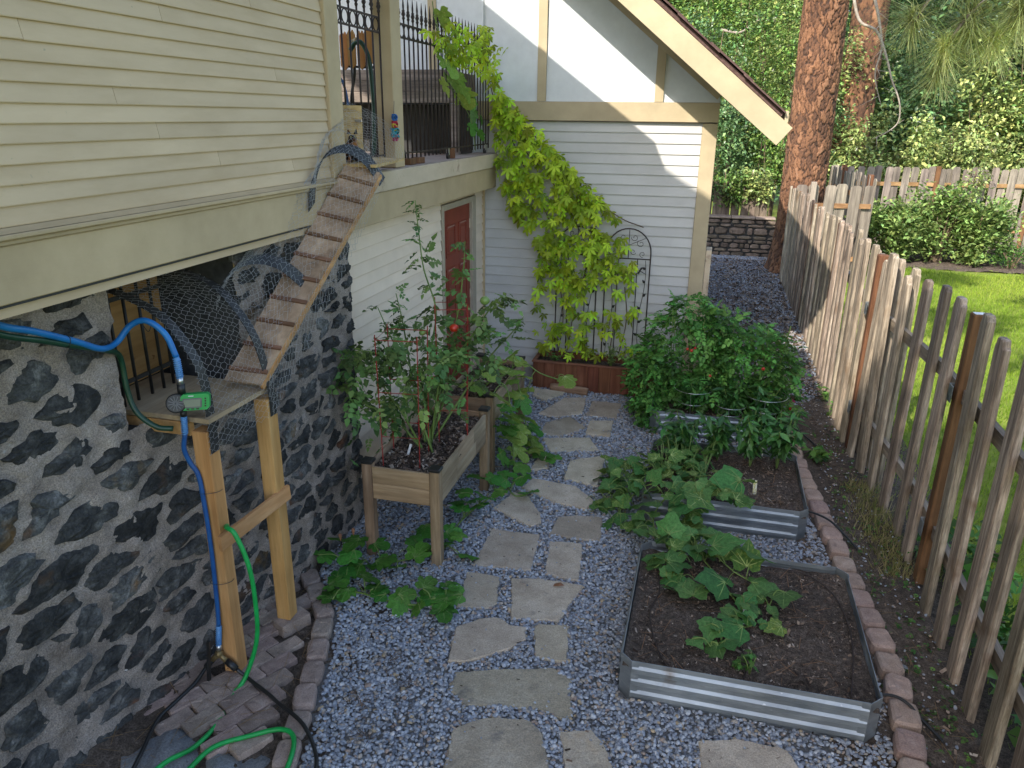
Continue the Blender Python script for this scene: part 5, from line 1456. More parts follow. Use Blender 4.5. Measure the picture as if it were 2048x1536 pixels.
# ================================================================== TRELLISES
def trellis(cx, y, z0, w, zs, label):
    root = empty('trellis', (cx, y, z0), label, 'trellis', 'arched iron trellises')
    r = w/2
    P = [(cx-r, y, z0)] + [(cx-r, y, z0+(zs-z0)*k/6) for k in range(1, 7)] + [(cx-r*math.cos(t), y, zs+r*1.06*math.sin(t)) for t in np.linspace(0, math.pi, 17)[1:-1]] + [(cx+r, y, zs-(zs-z0)*k/6) for k in range(0, 7)]
    m = MB(); m.tube(P, .0075, 7); m.build('frame', MAT['rust_iron'], root, True)
    m = MB(); m.tube([(cx-r, y, zs-.07), (cx+r, y, zs-.07)], .007, 7); m.build('cross_bar', MAT['rust_iron'], root, True)
    for k in (-.36, .36):
        m = MB(); m.tube([(cx+w*k*.6, y, z0), (cx+w*k*.6, y, zs-.07)], .0055, 6); m.build('upright', MAT['rust_iron'], root, True)
    def scroll(c, R, a0, turns, flip, zz=1):
        return [(c[0]+flip*R*(1-.72*t)*math.cos(a0+turns*2*math.pi*t), y-.004, c[1]+zz*R*(1-.72*t)*math.sin(a0+turns*2*math.pi*t)) for t in np.linspace(0, 1, 22)]
    for fl in (-1, 1):
        for c, R, a0, tn, zz in (((cx+fl*.062, zs+.165), .040, math.pi, 1.1, 1), ((cx+fl*.13, zs+.10), .042, 2.2, 1.1, 1), ((cx+fl*.05, zs+.01), .034, 0.4, 1.1, -1), ((cx+fl*.155, zs-.015), .036, 1.4, 1.1, -1)):
            m = MB(); m.tube(scroll(c, R, a0, tn, fl, zz), .0032, 5); m.build('scroll', MAT['rust_iron'], root, True)
    m = MB(); m.tube([(cx, y, zs-.07), (cx, y, zs+r*1.04)], .004, 5); m.tube(catmull([(cx-r*.8, y, zs-.06), (cx-.03, y, zs+.06), (cx+r*.72, y, zs+.16)]), .0032, 5); m.build('scroll_stem', MAT['rust_iron'], root, True)
    for fl in (-1, 1):
        ph = RND.random()
        St = [(cx+fl*(r*.72+.028*math.sin(6.2*t+ph*3)), y-.006, z0+.04+(zs-.12-z0)*t) for t in np.linspace(0, 1, 24)]
        m = MB(); m.tube(St, .0034, 5); m.build('vine_stem', MAT['rust_iron'], root, True)
        for k in range(3, 23, 3):
            p = St[k]; a = RND.choice((-1, 1))*RND.uniform(.5, 1.0); s = .030
            q = [(0, 0), (.45, .35), (.5, .8), (.25, 1.25), (0, 1.7), (-.25, 1.25), (-.5, .8), (-.45, .35)]
            vs = [(p[0]+s*(u*math.cos(a)+v*math.sin(a)), p[1]-.003+(-.006 if i % 2 else 0), p[2]+s*(-u*math.sin(a)+v*math.cos(a))) for i, (u, v) in enumerate(q)]
            vs2 = [(a_, b_+.004, c_) for a_, b_, c_ in vs]
            m = MB(); m.add(vs+vs2, [tuple(range(8)), tuple(range(8, 16))[::-1]]+[(i, 8+i, 8+(i+1) % 8, (i+1) % 8) for i in range(8)]); m.build('metal_leaf', MAT['black_iron'], root)
    # dragonfly ornament
    dz = zs-.20; dx = cx+r*.62
    m = MB(); m.tube([(dx-.03, y-.012, dz+.012), (dx+.05, y-.012, dz-.03)], [.006, .003], 6)
    for a in (.9, 1.25, -2.3, -1.9):
        e = Vector((math.cos(a), 0, math.sin(a))); m.bar(Vector((dx-.012, y-.014, dz+.004)), Vector((dx-.012, y-.014, dz+.004))+e*.042, .011, .002, (0, 1, 0))
    m.build('dragonfly', MAT['black_iron'], root)
    return root
trellis(-1.415, 8.425, .30, .46, 1.60, 'left arched iron trellis almost hidden by the yellow green creeper')
trellis(-.845, 8.425, .30, .49, 1.585, 'right arched iron trellis with bare scrolls and black metal leaves on its right side')

# ================================================================== TOMATO CAGES
def cage(cx, cy, z0, s, h, label, rot=0.0):
    root = empty('tomato_cage', (cx, cy, z0), label, 'plant cage', 'red wire tomato cages')
    cs = [(cx+s*math.cos(rot+a), cy+s*math.sin(rot+a)) for a in (.785, 2.356, 3.927, 5.498)]
    for x, y in cs:
        m = MB(); m.tube([(x, y, z0), (x+(x-cx)*.10, y+(y-cy)*.10, z0+h)], .0036, 6); m.build('upright', MAT['red_wire'], root)
    for f in (.28, .60, .965):
        k = 1+.10*f
        P = [(cx+(x-cx)*k, cy+(y-cy)*k, z0+h*f) for x, y in cs]
        m = MB(); m.tube(P, .003, 5, closed=True); m.build('ring', MAT['red_wire'], root)
    return root
cage(-1.955, 4.60, .60, .185, 1.02, 'nearer red wire cage round the tomato plant', .12)
cage(-1.765, 5.08, .60, .15, 1.13, 'farther red wire cage behind the first one', .35)
def ring_cage(cx, cy, z0, r, h, label):
    root = empty('pepper_cage', (cx, cy, z0), label, 'plant cage', 'thin silver wire cages')
    for zz, rr in ((h, r), (h*.5, r*.8)):
        m = MB(); m.tube([(cx+rr*math.cos(t), cy+rr*math.sin(t), z0+zz) for t in np.linspace(0, 2*math.pi, 33)[:-1]], .0032, 5, closed=True); m.build('ring', MAT['silver'], root, True)
    for a in (.4, 2.5, 4.6):
        m = MB(); m.tube([(cx+r*math.cos(a), cy+r*math.sin(a), z0+h), (cx+r*.55*math.cos(a), cy+r*.55*math.sin(a), z0)], .0025, 5); m.build('wire_leg', MAT['silver'], root)
ring_cage(-.004, 7.32, .19, .19, .27, 'thin silver ring cage left of the two in the far metal bed')
ring_cage(.69, 7.30, .19, .195, .27, 'thin silver ring cage right of the two in the far metal bed')
ring_cage(.36, 7.22, .19, .15, .17, 'low silver ring cage between the two taller ones')

# ================================================================== IRON RAILINGS ON THE DECK
def iron_gate(y0, y1, x, label, pitch, top=3.655, ring=.046, casters=True):
    root = empty('iron_gate', (x, (y0+y1)/2, 2.6), label, 'gate', 'black iron gate panels along the deck edge')
    zl = top-.098
    for z, w in ((top, .014), (zl, .014), (2.70, .016)):
        m = MB(); m.bar((x, y0, z), (x, y1, z), w, .012); m.build('rail', MAT['rust_iron'], root)
    n = int(round((y1-y0)/pitch)); k = 0
    bar0 = None
    for i in range(n+1):
        y = y0+(y1-y0)*i/n
        if bar0 is None:
            m = MB(); m.tube([(x, y, 2.655), (x, y, top+.04)], .0068, 6)
            prof = [(.0068, top+.03), (.013, top+.045), (.008, top+.055), (.017, top+.072), (.011, top+.09), (.013, top+.098), (.007, top+.105), (.0085, top+.13), (.0015, top+.20)]
            m.lathe(prof, (x, y, 0), 7); bar0 = m.build('bar', MAT['rust_iron'], root, True); y00 = y
        else:
            o = bar0.copy(); COL.objects.link(o); o.parent = root; o.matrix_parent_inverse = bar0.matrix_parent_inverse.copy(); o.location = (0, y-y00, 0)
        if i < n:
            c = y+(y1-y0)/n/2
            m = MB(); m.tube([(x, c+min(ring, pitch*.47)*math.cos(t), (top+zl)/2+.045*math.sin(t)) for t in np.linspace(0, 2*math.pi, 17)[:-1]], .0048, 5, closed=True); m.build('ring', MAT['rust_iron'], root, True)
    if casters:
        for y in casters:
            m = MB(); m.tube([(x-.012, y, 2.632), (x+.012, y, 2.632)], .028, 14); m.build('caster', MAT['black_plastic'], root)
            m = MB(); m.bar((x, y, 2.64), (x, y, 2.70), .03, .02); m.build('caster_fork', MAT['silver'], root)
    return root
iron_gate(4.76, 5.62, -2.47, 'black iron gate panel between the wall corner and the deck post', .118, casters=())
iron_gate(5.86, 8.40, -2.455, 'long black iron gate panel right of the deck post, half covered by creeper', .0976, casters=(7.05, 8.26))
MAT['brick_red'] = MAT['cedar_x']
for y, lab in ((6.02, 'left wooden block on the ledge under the long iron gate'), (6.22, 'middle wooden block on the ledge under the long iron gate'), (7.12, 'wooden block beside the caster of the long iron gate')):
    tag(MB().cbox(-2.50, y, 2.606, -2.42, y+(.13 if y < 7 else .04), 2.655 if y < 7 else 2.70, .003).build('wood_block', MAT['post_red']), lab, 'block')

# things on the deck
db = empty('deck_planter', (-3.4, 7.9, 2.59), 'long grey wooden planter on dark legs standing on the deck', 'planter')
for z0_, z1_ in ((3.11, 3.215), (3.218, 3.325), (3.328, 3.43)):
    m = MB(); m.cbox(-5.2, 7.86, z0_, -2.60, 7.885, z1_, .003); m.build('board', MAT['grey_board'], db)
m = MB(); m.box(-5.2, 7.886, 3.12, -2.60, 8.40, 3.40); m.build('planter_body', MAT['grey_board'], db)
for x in (-5.0, -4.2, -3.42, -2.66):
    m = MB(); m.cbox(x-.045, 7.84, 2.592, x+.045, 7.93, 3.105, .003); m.build('leg', MAT['grey_board'], db)
m = MB(); m.box(-5.2, 8.30, 2.592, -2.62, 8.34, 3.10); m.build('under_shade_panel', MAT['black_band'], db)  # black panel standing in for the shade beneath the planter
sl = empty('slatted_stand', (-3.05, 6.6, 2.59), 'orange wooden slatted stand on bent black legs behind the iron gate', 'stand')
for k in range(6):
    x = -3.28+k*.088; z0_ = 3.40+RND.uniform(-.01, .01)
    pr = [(0,0),(.036,-.035),(.070,0),(.070,.235),(.05,.275),(.035,.245),(.02,.275),(0,.238)]; z0_ += .012*(k % 2)
    m = MB(); m.add([(x+a, 6.60-.015*k-.02*(k % 2), z0_+b) for a, b in pr]+[(x+a, 6.622-.015*k-.02*(k % 2), z0_+b) for a, b in pr], [tuple(range(8)), tuple(range(8, 16))[::-1]]+[(i, 8+i, 8+(i+1) % 8, (i+1) % 8) for i in range(8)]); m.build('slat', MAT['slat'], sl)
for a, b, c in ((-3.2, -3.32, 6.7), (-2.88, -2.74, 6.65), (-3.05, -3.12, 6.85)):
    m = MB(); m.tube(catmull([(a, c, 3.60), (a+.01, c-.02, 3.36), (a*.6+b*.4, c, 3.10), (b, c+.05, 2.60)]), .014, 7); m.build('leg', MAT['black_iron'], sl, True)
m = MB(); m.tube([(-3.24, 6.63, 3.39), (-2.82, 6.56, 3.37)], .012, 6); m.build('cross_bar', MAT['black_iron'], sl)
tubeobj('green_hose', [(-3.05,6.33,3.50),(-2.99,6.31,3.555),(-2.93,6.30,3.545),(-2.875,6.30,3.43),(-2.855,6.30,3.20),(-2.845,6.29,2.98),(-2.85,6.25,2.70),(-2.9,6.2,2.61)], .019, MAT['hose_dark'], 'dark green hose arching down in front of the orange slatted stand')
tubeobj('blue_hose', [(-2.98,5.9,3.30),(-2.93,5.92,3.22),(-2.90,5.92,3.05),(-2.91,5.9,2.85),(-2.93,5.88,2.62)], .010, MAT['hose_navy'], 'thin blue grey hose hanging behind the left iron gate')
m = MB(); m.ball((-2.985, 6.32, 3.565), .03, 9, 6); m.tube([(-3.03,6.33,3.56),(-2.96,6.31,3.57)], .018, 8); tag(m.build('tap', MAT['brass'], None, True), 'old brass tap feeding the dark green hose', 'tap')
# woven toy hanging on the post
ty = empty('woven_toy', (-2.365, 5.585, 2.9), 'bright tangle of blue, red and yellow yarn hanging on the deck post', 'toy')
for nm, col, z, r in (('blue_yarn', (0.03,0.12,0.35), 2.975, .030), ('red_yarn', (0.45,0.03,0.06), 2.925, .030), ('yellow_yarn', (0.55,0.42,0.05), 2.905, .035), ('teal_yarn', (0.02,0.28,0.36), 2.865, .045), ('pink_yarn', (0.50,0.05,0.12), 2.83, .030)):
    mt = material(nm, [(0.3, tuple(c*.7 for c in col)), (0.7, col)], scale=40, rough=0.8, bump=0.3)
    m = MB()
    for k in range(5):
        a, b = RND.random()*6, RND.random()*6
        m.tube([(-2.362+r*.6*math.cos(t+a)*math.cos(b*.3), 5.585+r*math.sin(t+a), z+r*.7*math.sin(t*1+b)) for t in np.linspace(0, 2*math.pi, 13)[:-1]], .005, 5, closed=True)
    m.build(nm, mt, ty, True)
m = MB(); m.tube([(-2.375,5.60,2.99),(-2.38,5.63,3.09)], .002, 4); m.build('cord', MAT['black_plastic'], ty)

# ================================================================== CAT
def cat(loc):
    x, y, z = loc
    root = empty('cat', loc, 'dark tortoiseshell cat sitting under the wire at the top of the ramp', 'cat')
    me = bpy.data.meshes.new('cat_body')
    # sitting, looking at the camera (towards +x -y)
    f = Vector((0.55, -0.83, 0)); s = Vector((0.83, 0.55, 0))
    P = lambda a, b, h: tuple(Vector((x, y, z))+f*a+s*b+Vector((0, 0, h)))
    J = [P(-.05,0,.075), P(-.01,0,.10), P(.035,0,.135), P(.055,0,.170), P(.072,0,.192), P(.103,0,.184),
         P(.06,-.026,.075), P(.066,-.028,.012), P(.086,-.028,.010), P(.06,.026,.075), P(.066,.028,.012), P(.086,.028,.010),
         P(-.035,-.055,.052), P(.015,-.062,.018), P(.05,-.06,.012), P(-.035,.055,.052), P(.015,.062,.018), P(.05,.06,.012), P(-.10,0,.03), P(-.13,.06,.016), P(-.09,.13,.015)]
    Ed = [(0,1),(1,2),(2,3),(3,4),(4,5),(2,6),(6,7),(7,8),(2,9),(9,10),(10,11),(0,12),(12,13),(13,14),(0,15),(15,16),(16,17),(0,18),(18,19),(19,20)]
    Rr = [.066,.062,.050,.032,.042,.020,.020,.014,.014,.020,.014,.014,.036,.020,.015,.036,.020,.015,.022,.014,.010]
    me.from_pydata(J, Ed, []); me.update()
    o = link('body', me, None, root)
    sk = o.modifiers.new('skin', 'SKIN'); sk.use_smooth_shade = True
    for v, r in zip(me.skin_vertices[0].data, Rr): v.radius = (r, r)
    me.skin_vertices[0].data[0].use_root = True
    sb = o.modifiers.new('sub', 'SUBSURF'); sb.levels = 2; sb.render_levels = 2
    fur = material('tortie_fur', [(0.35, (0.012,0.009,0.008)), (0.52, (0.03,0.018,0.012)), (0.60, (0.22,0.085,0.025)), (0.75, (0.32,0.14,0.045))], scale=14, rough=0.85, bump=0.4, bscale=120)
    me.materials.append(fur)
    for b in (-1, 1):
        m = MB(); c = Vector(P(.066, b*.026, .220))
        m.add([c+s*(-.017), c+s*.017, c+f*.014+Vector((0,0,.002)), c+f*(-.010), c+s*(b*.008)+Vector((0,0,.046))], [(0,2,4),(2,1,4),(1,3,4),(3,0,4),(0,3,1,2)]); m.build('ear', fur, root)
        m = MB(); e = Vector(P(.103, b*.017, .200)); m.ball(e, .0065, 8, 6); m.build('eye', material('cat_eye', [(0.3, (0.35,0.33,0.05)), (0.7, (0.45,0.42,0.08))], scale=5, rough=0.15, bump=0), root, True)
        m = MB(); e = Vector(P(.1085, b*.0175, .2002)); m.ball(e, .0030, 6, 5); m.build('pupil', MAT['black_plastic'], root, True)
    m = MB(); m.ball(Vector(P(.122, 0, .187)), .006, 8, 5); m.build('nose', material('cat_nose', [(0.3, (0.10,0.04,0.035)), (0.7, (0.14,0.06,0.05))], scale=5, rough=0.4, bump=0), root, True)
    return root
CATS = cat((-2.368, 4.855, 2.69))
CATS.scale = (.82, .82, .82)
# ================================================================== LEAF SHAPES (unit length, base at origin, tip along +y)
def ring_leaf(half, droop=0.12, fold=0.10, cy=0.34, wav=0.03):
    pts = [(0.0, 0.04)] + half + [(-x, y) for x, y in half[::-1] if abs(x) > 1e-6]
    vs = [(0, cy, 0.0)]
    for i, (x, y) in enumerate(pts):
        r2 = x*x+(y-cy)**2
        vs.append((x, y, abs(x)*fold-droop*r2*1.4+wav*math.sin(i*2.3)))
    n = len(pts)
    return vs, [(0, 1+i, 1+(i+1) % n) for i in range(n)]


CUC_L = ring_leaf([(0.20,-0.14),(0.42,-0.06),(0.46,0.14),(0.60,0.30),(0.44,0.42),(0.40,0.58),(0.22,0.66),(0.14,0.84),(0.0,1.04)], 0.16, 0.14)
SQ_L = ring_leaf([(0.16,-0.16),(0.36,-0.14),(0.50,0.04),(0.40,0.16),(0.56,0.30),(0.60,0.52),(0.42,0.52),(0.34,0.46),(0.34,0.70),(0.24,0.92),(0.08,0.98),(0.0,1.0)], 0.14, 0.16, 0.34, 0.04)
CUC_L2 = ring_leaf([(0.24,-0.10),(0.48,-0.02),(0.52,0.20),(0.66,0.42),(0.46,0.50),(0.34,0.62),(0.24,0.78),(0.0,1.0)], 0.26, -0.10, 0.32, 0.05)
SQ_L2 = ring_leaf([(0.18,-0.12),(0.40,-0.08),(0.54,0.12),(0.46,0.24),(0.62,0.44),(0.52,0.60),(0.36,0.58),(0.36,0.80),(0.18,0.96),(0.0,0.98)], 0.24, -0.06, 0.34, 0.05)


def palm_leaf(angles, lens, width=0.17, droop=0.25):
    vs = [(0, 0, 0)]; fs = []
    for a, l in zip(angles, lens):
        c, s = math.cos(a), math.sin(a)
        def p(u, v, z): return (u*c+v*s, -u*s+v*c, z)
        k = len(vs)
        w = width*l
        vs += [p(-w*1.0, .50*l, .02-droop*.18), p(-w*.80, .78*l, -droop*.42), p(0, l*1.04, -droop*l*.85), p(w*.80, .78*l, -droop*.42), p(w*1.0, .50*l, .02-droop*.18), p(0, .55*l, -.05-droop*.20)]
        fs += [(0, k+5, k), (k, k+5, k+1), (k+1, k+5, k+2), (k+2, k+5, k+3), (k+3, k+5, k+4), (k+4, k+5, 0)]
    return vs, fs


CRP_L = palm_leaf([-1.75,-0.86,0,0.86,1.75], [0.58,0.86,1.0,0.86,0.58], .185)
CRP_L2 = palm_leaf([-1.6,-0.78,0.05,0.92,1.85], [0.60,0.80,0.95,0.88,0.50], .20, 0.4)


def comp_leaf(n=3, seed=1, curl=0.35):
    """tomato leaf: a thin rachis with pairs of leaflets and one at the tip"""
    r = random.Random(seed)
    vs, fs = [], []
    def leaflet(bx, by, bz, ang, L, w):
        c, s = math.cos(ang), math.sin(ang)
        def p(u, v, z): return (bx+u*c+v*s, by-u*s+v*c, bz+z)
        k = len(vs)
        vs.extend([p(0,0,0), p(-w,.34*L,.03), p(-w*.72,.66*L,-.04), p(0,L,-.20*L-.02), p(w*.72,.66*L,-.04), p(w,.34*L,.03), p(0,.45*L,-.03)])
        fs.extend([(k,k+6,k+1),(k+1,k+6,k+2),(k+2,k+6,k+3),(k+3,k+6,k+4),(k+4,k+6,k+5),(k+5,k+6,k)])
    zf = lambda y: -curl*y*y
    k0 = len(vs)
    vs.extend([(-.008,0,0),(.008,0,0),(.006,.5,zf(.5)),(-.006,.5,zf(.5)),(0,.8,zf(.8))]); fs.extend([(0,1,2,3),(3,2,4)])
    for i in range(n):
        y = .28+.5*i/n
        for sx in (-1, 1):
            leaflet(0, y+r.uniform(-.03, .03), zf(y), sx*(1.15+r.uniform(-.2, .2)), (.36-.05*i)*r.uniform(.85, 1.1), .11)
    leaflet(0, .76, zf(.76), r.uniform(-.2, .2), .40, .14)
    return vs, fs


TOM_L = [comp_leaf(3, 1), comp_leaf(2, 5, .5), comp_leaf(3, 9, .2)]
PEP_L = ([(0,0,0),(-.16,.28,.03),(-.19,.5,.02),(-.10,.8,-.06),(0,1.0,-.16),(.10,.8,-.06),(.19,.5,.02),(.16,.28,.03),(0,.45,-.04)], [(0,8,1),(1,8,2),(2,8,3),(3,8,4),(4,8,5),(5,8,6),(6,8,7),(7,8,0)])
OVAL = ([(0,0,0),(-.27,.40,.07),(0,1.0,-.10),(.27,.40,.07),(0,.42,-.02)], [(0,4,1),(1,4,2),(2,4,3),(3,4,0)])
SLIM = ([(0,0,0),(-.14,.45,.05),(0,1.0,-.06),(.14,.45,.05)], [(0,2,1),(0,3,2)])
CLUMP = ([(0,0,0),(-.3,.3,.1),(-.1,.62,-.05),(.05,.3,.0), (.36,.22,.12),(.5,.6,0),(.16,.5,.08), (-.28,.75,.12),(0,1.05,-.1),(.2,.8,.1)], [(0,3,2,1),(0,4,5,6),(6,9,8,7)])


def veins(lobes, w=.016, z=.012):
    """raised pale ribs running from the base into the lobes"""
    vs, fs = [], []
    for (x, y, zz) in lobes:
        l = math.hypot(x, y-.04); nx, ny = -(y-.04)/l*w, x/l*w
        k = len(vs)
        vs += [(-nx, .04-ny, z), (nx, .04+ny, z), (x*.55+nx*.7, .04+(y-.04)*.55+ny*.7, zz*.45+z), (x*.55-nx*.7, .04+(y-.04)*.55-ny*.7, zz*.45+z), (x*.92, .04+(y-.04)*.92, zz+z)]
        fs += [(k, k+1, k+2, k+3), (k+3, k+2, k+4)]
    return vs, fs


def leaf_mesh(name, tm, mat, vein=None):
    me = bpy.data.meshes.new(name)
    V_ = [tuple(v) for v in tm[0]]; F_ = list(tm[1]); nf = len(F_)
    if vein:
        ring = V_[1:]
        far = sorted([p for p in ring if p[1] > .1], key=lambda p: -math.hypot(p[0], p[1]))
        tips = []
        for p in far:
            if all(abs(math.atan2(p[0], p[1])-math.atan2(q[0], q[1])) > .38 for q in tips): tips.append(p)
            if len(tips) == 5: break
        a, b = veins(tips); F_ += [tuple(i+len(V_) for i in f) for f in b]; V_ += a
    me.from_pydata(V_, [], F_); me.update(); me.materials.append(mat)
    if vein:
        me.materials.append(MAT[vein])
        for pl_ in me.polygons[nf:]: pl_.material_index = 1
    me.polygons.foreach_set('use_smooth', [True]*len(me.polygons))
    return me


LM = {k: leaf_mesh('leaf', t, MAT[m], None if 'crp' in k else ('vein_pale' if 'y' in k else 'vein')) for k, t, m in (('cuc', CUC_L, 'cucumber'), ('cuc2', CUC_L2, 'cucumber'), ('cucy', CUC_L, 'cucumber_y'), ('sq', SQ_L, 'squash'), ('sq2', SQ_L2, 'squash'), ('sqy', SQ_L, 'squash_y'), ('sqy2', SQ_L2, 'squash_y'),
                                                    ('crp', CRP_L, 'creeper'), ('crp2', CRP_L2, 'creeper'))}


def leaf_obj(key, pos, yaw, pitch, roll, size, parent, name='leaf'):
    o = bpy.data.objects.new(name, LM[key]); COL.objects.link(o)
    o.rotation_mode = 'YXZ'
    o.rotation_euler = (pitch, roll, yaw)
    o.location = pos; o.scale = (size*RND.uniform(.9, 1.08), size, size)
    o.parent = parent; o.matrix_parent_inverse = Matrix.Translation(-Vector(parent.location))
    return o


def droop_stem(m, a, b, r=.004, sag=.25):
    a = Vector(a); b = Vector(b); mid = a.lerp(b, .5)+Vector((RND.uniform(-.02, .02), RND.uniform(-.02, .02), (b-a).length*sag))
    m.tube(catmull([a, mid, b], 4), [r]*9, 5)


# ------------------------------------------------------------------ cucumbers
CUC1 = [(-0.063,4.631,.36,.169),(0.039,4.637,.36,.145),(0.187,4.684,.33,.159),(0.166,4.472,.36,.164),(0.293,4.474,.38,.223),(0.381,4.489,.36,.142),(0.476,4.414,.34,.211),(-0.127,4.358,.27,.128),(0.003,4.326,.30,.161),(-0.022,4.246,.27,.171),(-0.003,4.104,.26,.145),(0.099,4.102,.28,.20),(0.227,4.124,.32,.212),(0.524,4.237,.30,.183),(0.636,4.122,.30,.169),(0.355,4.176,.26,.102),(0.432,4.092,.27,.123),(0.481,4.118,.28,.101),(0.467,3.99,.27,.099),(0.583,4.005,.27,.088),(0.224,3.732,.29,.167),(0.334,3.749,.30,.178),(0.302,3.891,.26,.097),(0.145,3.613,.26,.103),(0.228,3.613,.26,.113),(0.318,3.632,.27,.134),(0.574,3.856,.27,.118),(0.322,3.947,.26,.087)]
c1 = empty('cucumber_plant', (.3, 4.2, .2), 'trailing cucumber plant sprawling over the dark soil of the nearest metal bed', 'plant')
st = MB()
V1 = [[(.10,4.62,.26),(.20,4.45,.24),(.30,4.25,.235),(.40,4.05,.23),(.47,3.93,.23),(.40,3.86,.225),(.33,3.76,.23),(.23,3.64,.225)], [(.18,4.6,.30),(.35,4.42,.25),(.50,4.28,.25),(.56,4.1,.24),(.60,3.98,.24),(.55,3.87,.25)], [(-.05,4.62,.30),(-.03,4.35,.245),(.03,4.2,.24),(.15,4.12,.24)]]
for v in V1: st.tube(catmull(v, 6), .005, 6)
allv = [p for v in V1 for p in catmull(v, 4)]
for _ in range(16):
    q_ = RND.choice(allv[:24]); CUC1.append((q_.x+RND.uniform(-.10, .10), q_.y+RND.uniform(-.08, .08), q_.z+RND.uniform(.01, .08), RND.uniform(.07, .13)))
for i, (x, y, z, w) in enumerate(CUC1):
    q = min(allv, key=lambda p: (p.x-x)**2+(p.y-y)**2)
    yaw = RND.uniform(0, 6.28); s = w/1.0
    key = 'cucy' if i == 26 else RND.choice(('cuc', 'cuc2'))
    base = Vector((x, y, z)) - Vector((-math.sin(yaw), math.cos(yaw), 0))*s*.4
    leaf_obj(key, base, yaw, RND.gauss(0.05, .30), RND.gauss(0, .30), s, c1)
    droop_stem(st, q, base, .0036, .3)
for k in range(14):
    a = RND.choice(allv); b = a+Vector((RND.uniform(-.12, .12), RND.uniform(-.12, .12), RND.uniform(.02, .12))); droop_stem(st, a, b, .0018, .4)
st.build('vine_stem', MAT['stem'], c1, True)
m = MB(); m.tube(catmull([(.33,4.03,.245),(.36,3.99,.238),(.40,3.975,.235),(.44,3.985,.236)], 5), [.008,.014,.017,.018,.019,.019,.019,.019,.019,.018,.018,.017,.017,.014,.011,.006], 9); m.build('cucumber', MAT['cuke'], c1, True)

CUC2 = [(0.033,5.627,.38,.217),(0.14,5.289,.40,.217),(0.322,5.454,.40,.246),(0.429,5.245,.36,.194),(0.097,5.108,.34,.235),(-0.25,5.099,.30,.179),(-0.031,5.001,.30,.187),(0.07,4.978,.22,.188),(-0.148,4.846,.20,.163),(-0.061,4.866,.25,.163),(0.044,4.89,.20,.131),(0.179,4.632,.33,.166),(0.282,4.568,.34,.205),(0.433,4.476,.30,.203),(0.364,4.736,.30,.127),(-0.217,5.769,.36,.135),(-0.143,5.894,.38,.138),(-0.277,5.667,.32,.146),(-0.378,5.682,.22,.172),(-0.501,5.717,.20,.161),(-0.592,5.954,.20,.141),(-0.677,6.133,.15,.132),(-0.444,5.948,.25,.14),(-0.363,5.728,.28,.148),(-0.576,5.659,.15,.148),(-0.635,5.58,.10,.135),(-0.507,5.491,.15,.132),(-0.665,5.39,.06,.108),(-0.554,5.18,.06,.139),(-0.452,5.329,.15,.117),(-0.332,5.124,.20,.125),(-0.468,5.201,.10,.127),(-0.345,5.098,.10,.114),(-0.27,5.074,.15,.113),(-0.203,5.124,.22,.124),(-0.211,5.40,.34,.14),(-0.121,5.359,.36,.139),(-0.033,5.343,.38,.138),(-0.04,5.105,.34,.156),(-0.095,4.549,.30,.123),(-0.008,4.504,.33,.122),(-0.13,4.387,.28,.12),(-0.017,4.368,.30,.139),(0.089,4.438,.33,.131),(-0.047,4.285,.27,.128)]
c2 = empty('cucumber_plant', (.0, 5.3, .2), 'large yellowing cucumber plant spilling from the middle metal bed onto the gravel', 'plant')
st = MB()
V2 = [[(.15,5.8,.24),(.05,5.6,.30),(.10,5.35,.33),(.08,5.1,.28),(.02,4.95,.15),(.08,4.75,.16),(.12,4.6,.27)], [(.05,5.75,.24),(-.15,5.55,.30),(-.30,5.45,.29),(-.42,5.35,.15),(-.50,5.22,.05),(-.36,5.08,.05)], [(.0,5.8,.24),(-.25,5.75,.30),(-.40,5.75,.22),(-.55,5.8,.10),(-.65,6.0,.05)], [(.2,5.7,.24),(.32,5.5,.33),(.42,5.3,.30)], [(-.1,5.3,.3),(-.2,5.1,.2),(-.15,4.9,.08),(-.06,4.6,.2),(-.05,4.4,.24)], [(-.3,5.4,.28),(-.45,5.5,.15),(-.6,5.5,.05),(-.68,5.38,.03)]]
for v in V2: st.tube(catmull(v, 6), .005, 6)
allv = [p for v in V2 for p in catmull(v, 4)]
extra = []
for k in range(34):
    extra.append((RND.uniform(-.28, .30), RND.uniform(5.75, 6.30), RND.uniform(.24, .42), RND.uniform(.09, .15)))
for k in range(110):
    a = RND.choice(allv); extra.append((a.x+RND.uniform(-.12, .12), a.y+RND.uniform(-.12, .12), max(.05, a.z+RND.uniform(-.02, .10)), RND.uniform(.08, .13)))
for i, (x, y, z, w) in enumerate(CUC2+extra):
    q = min(allv, key=lambda p: (p.x-x)**2+(p.y-y)**2+(p.z-z)**2)
    yaw = RND.uniform(0, 6.28)
    key = RND.choice(('cucy', 'cucy', 'cuc2')) if i < 15 else RND.choice(('cuc', 'cuc2', 'cucy'))
    base = Vector((x, y, z)) - Vector((-math.sin(yaw), math.cos(yaw), 0))*w*.4
    leaf_obj(key, base, yaw, RND.gauss(-.05, .38), RND.gauss(0, .38), w, c2)
    droop_stem(st, q, base, .0036, .25)
for k in range(60):
    a = RND.choice(allv); b = a+Vector((RND.uniform(-.2, .2), RND.uniform(-.2, .2), RND.uniform(-.05, .16))); b.z = max(b.z, .03); droop_stem(st, a, b, .0022, .35)
st.build('vine_stem', MAT['stem'], c2, True)

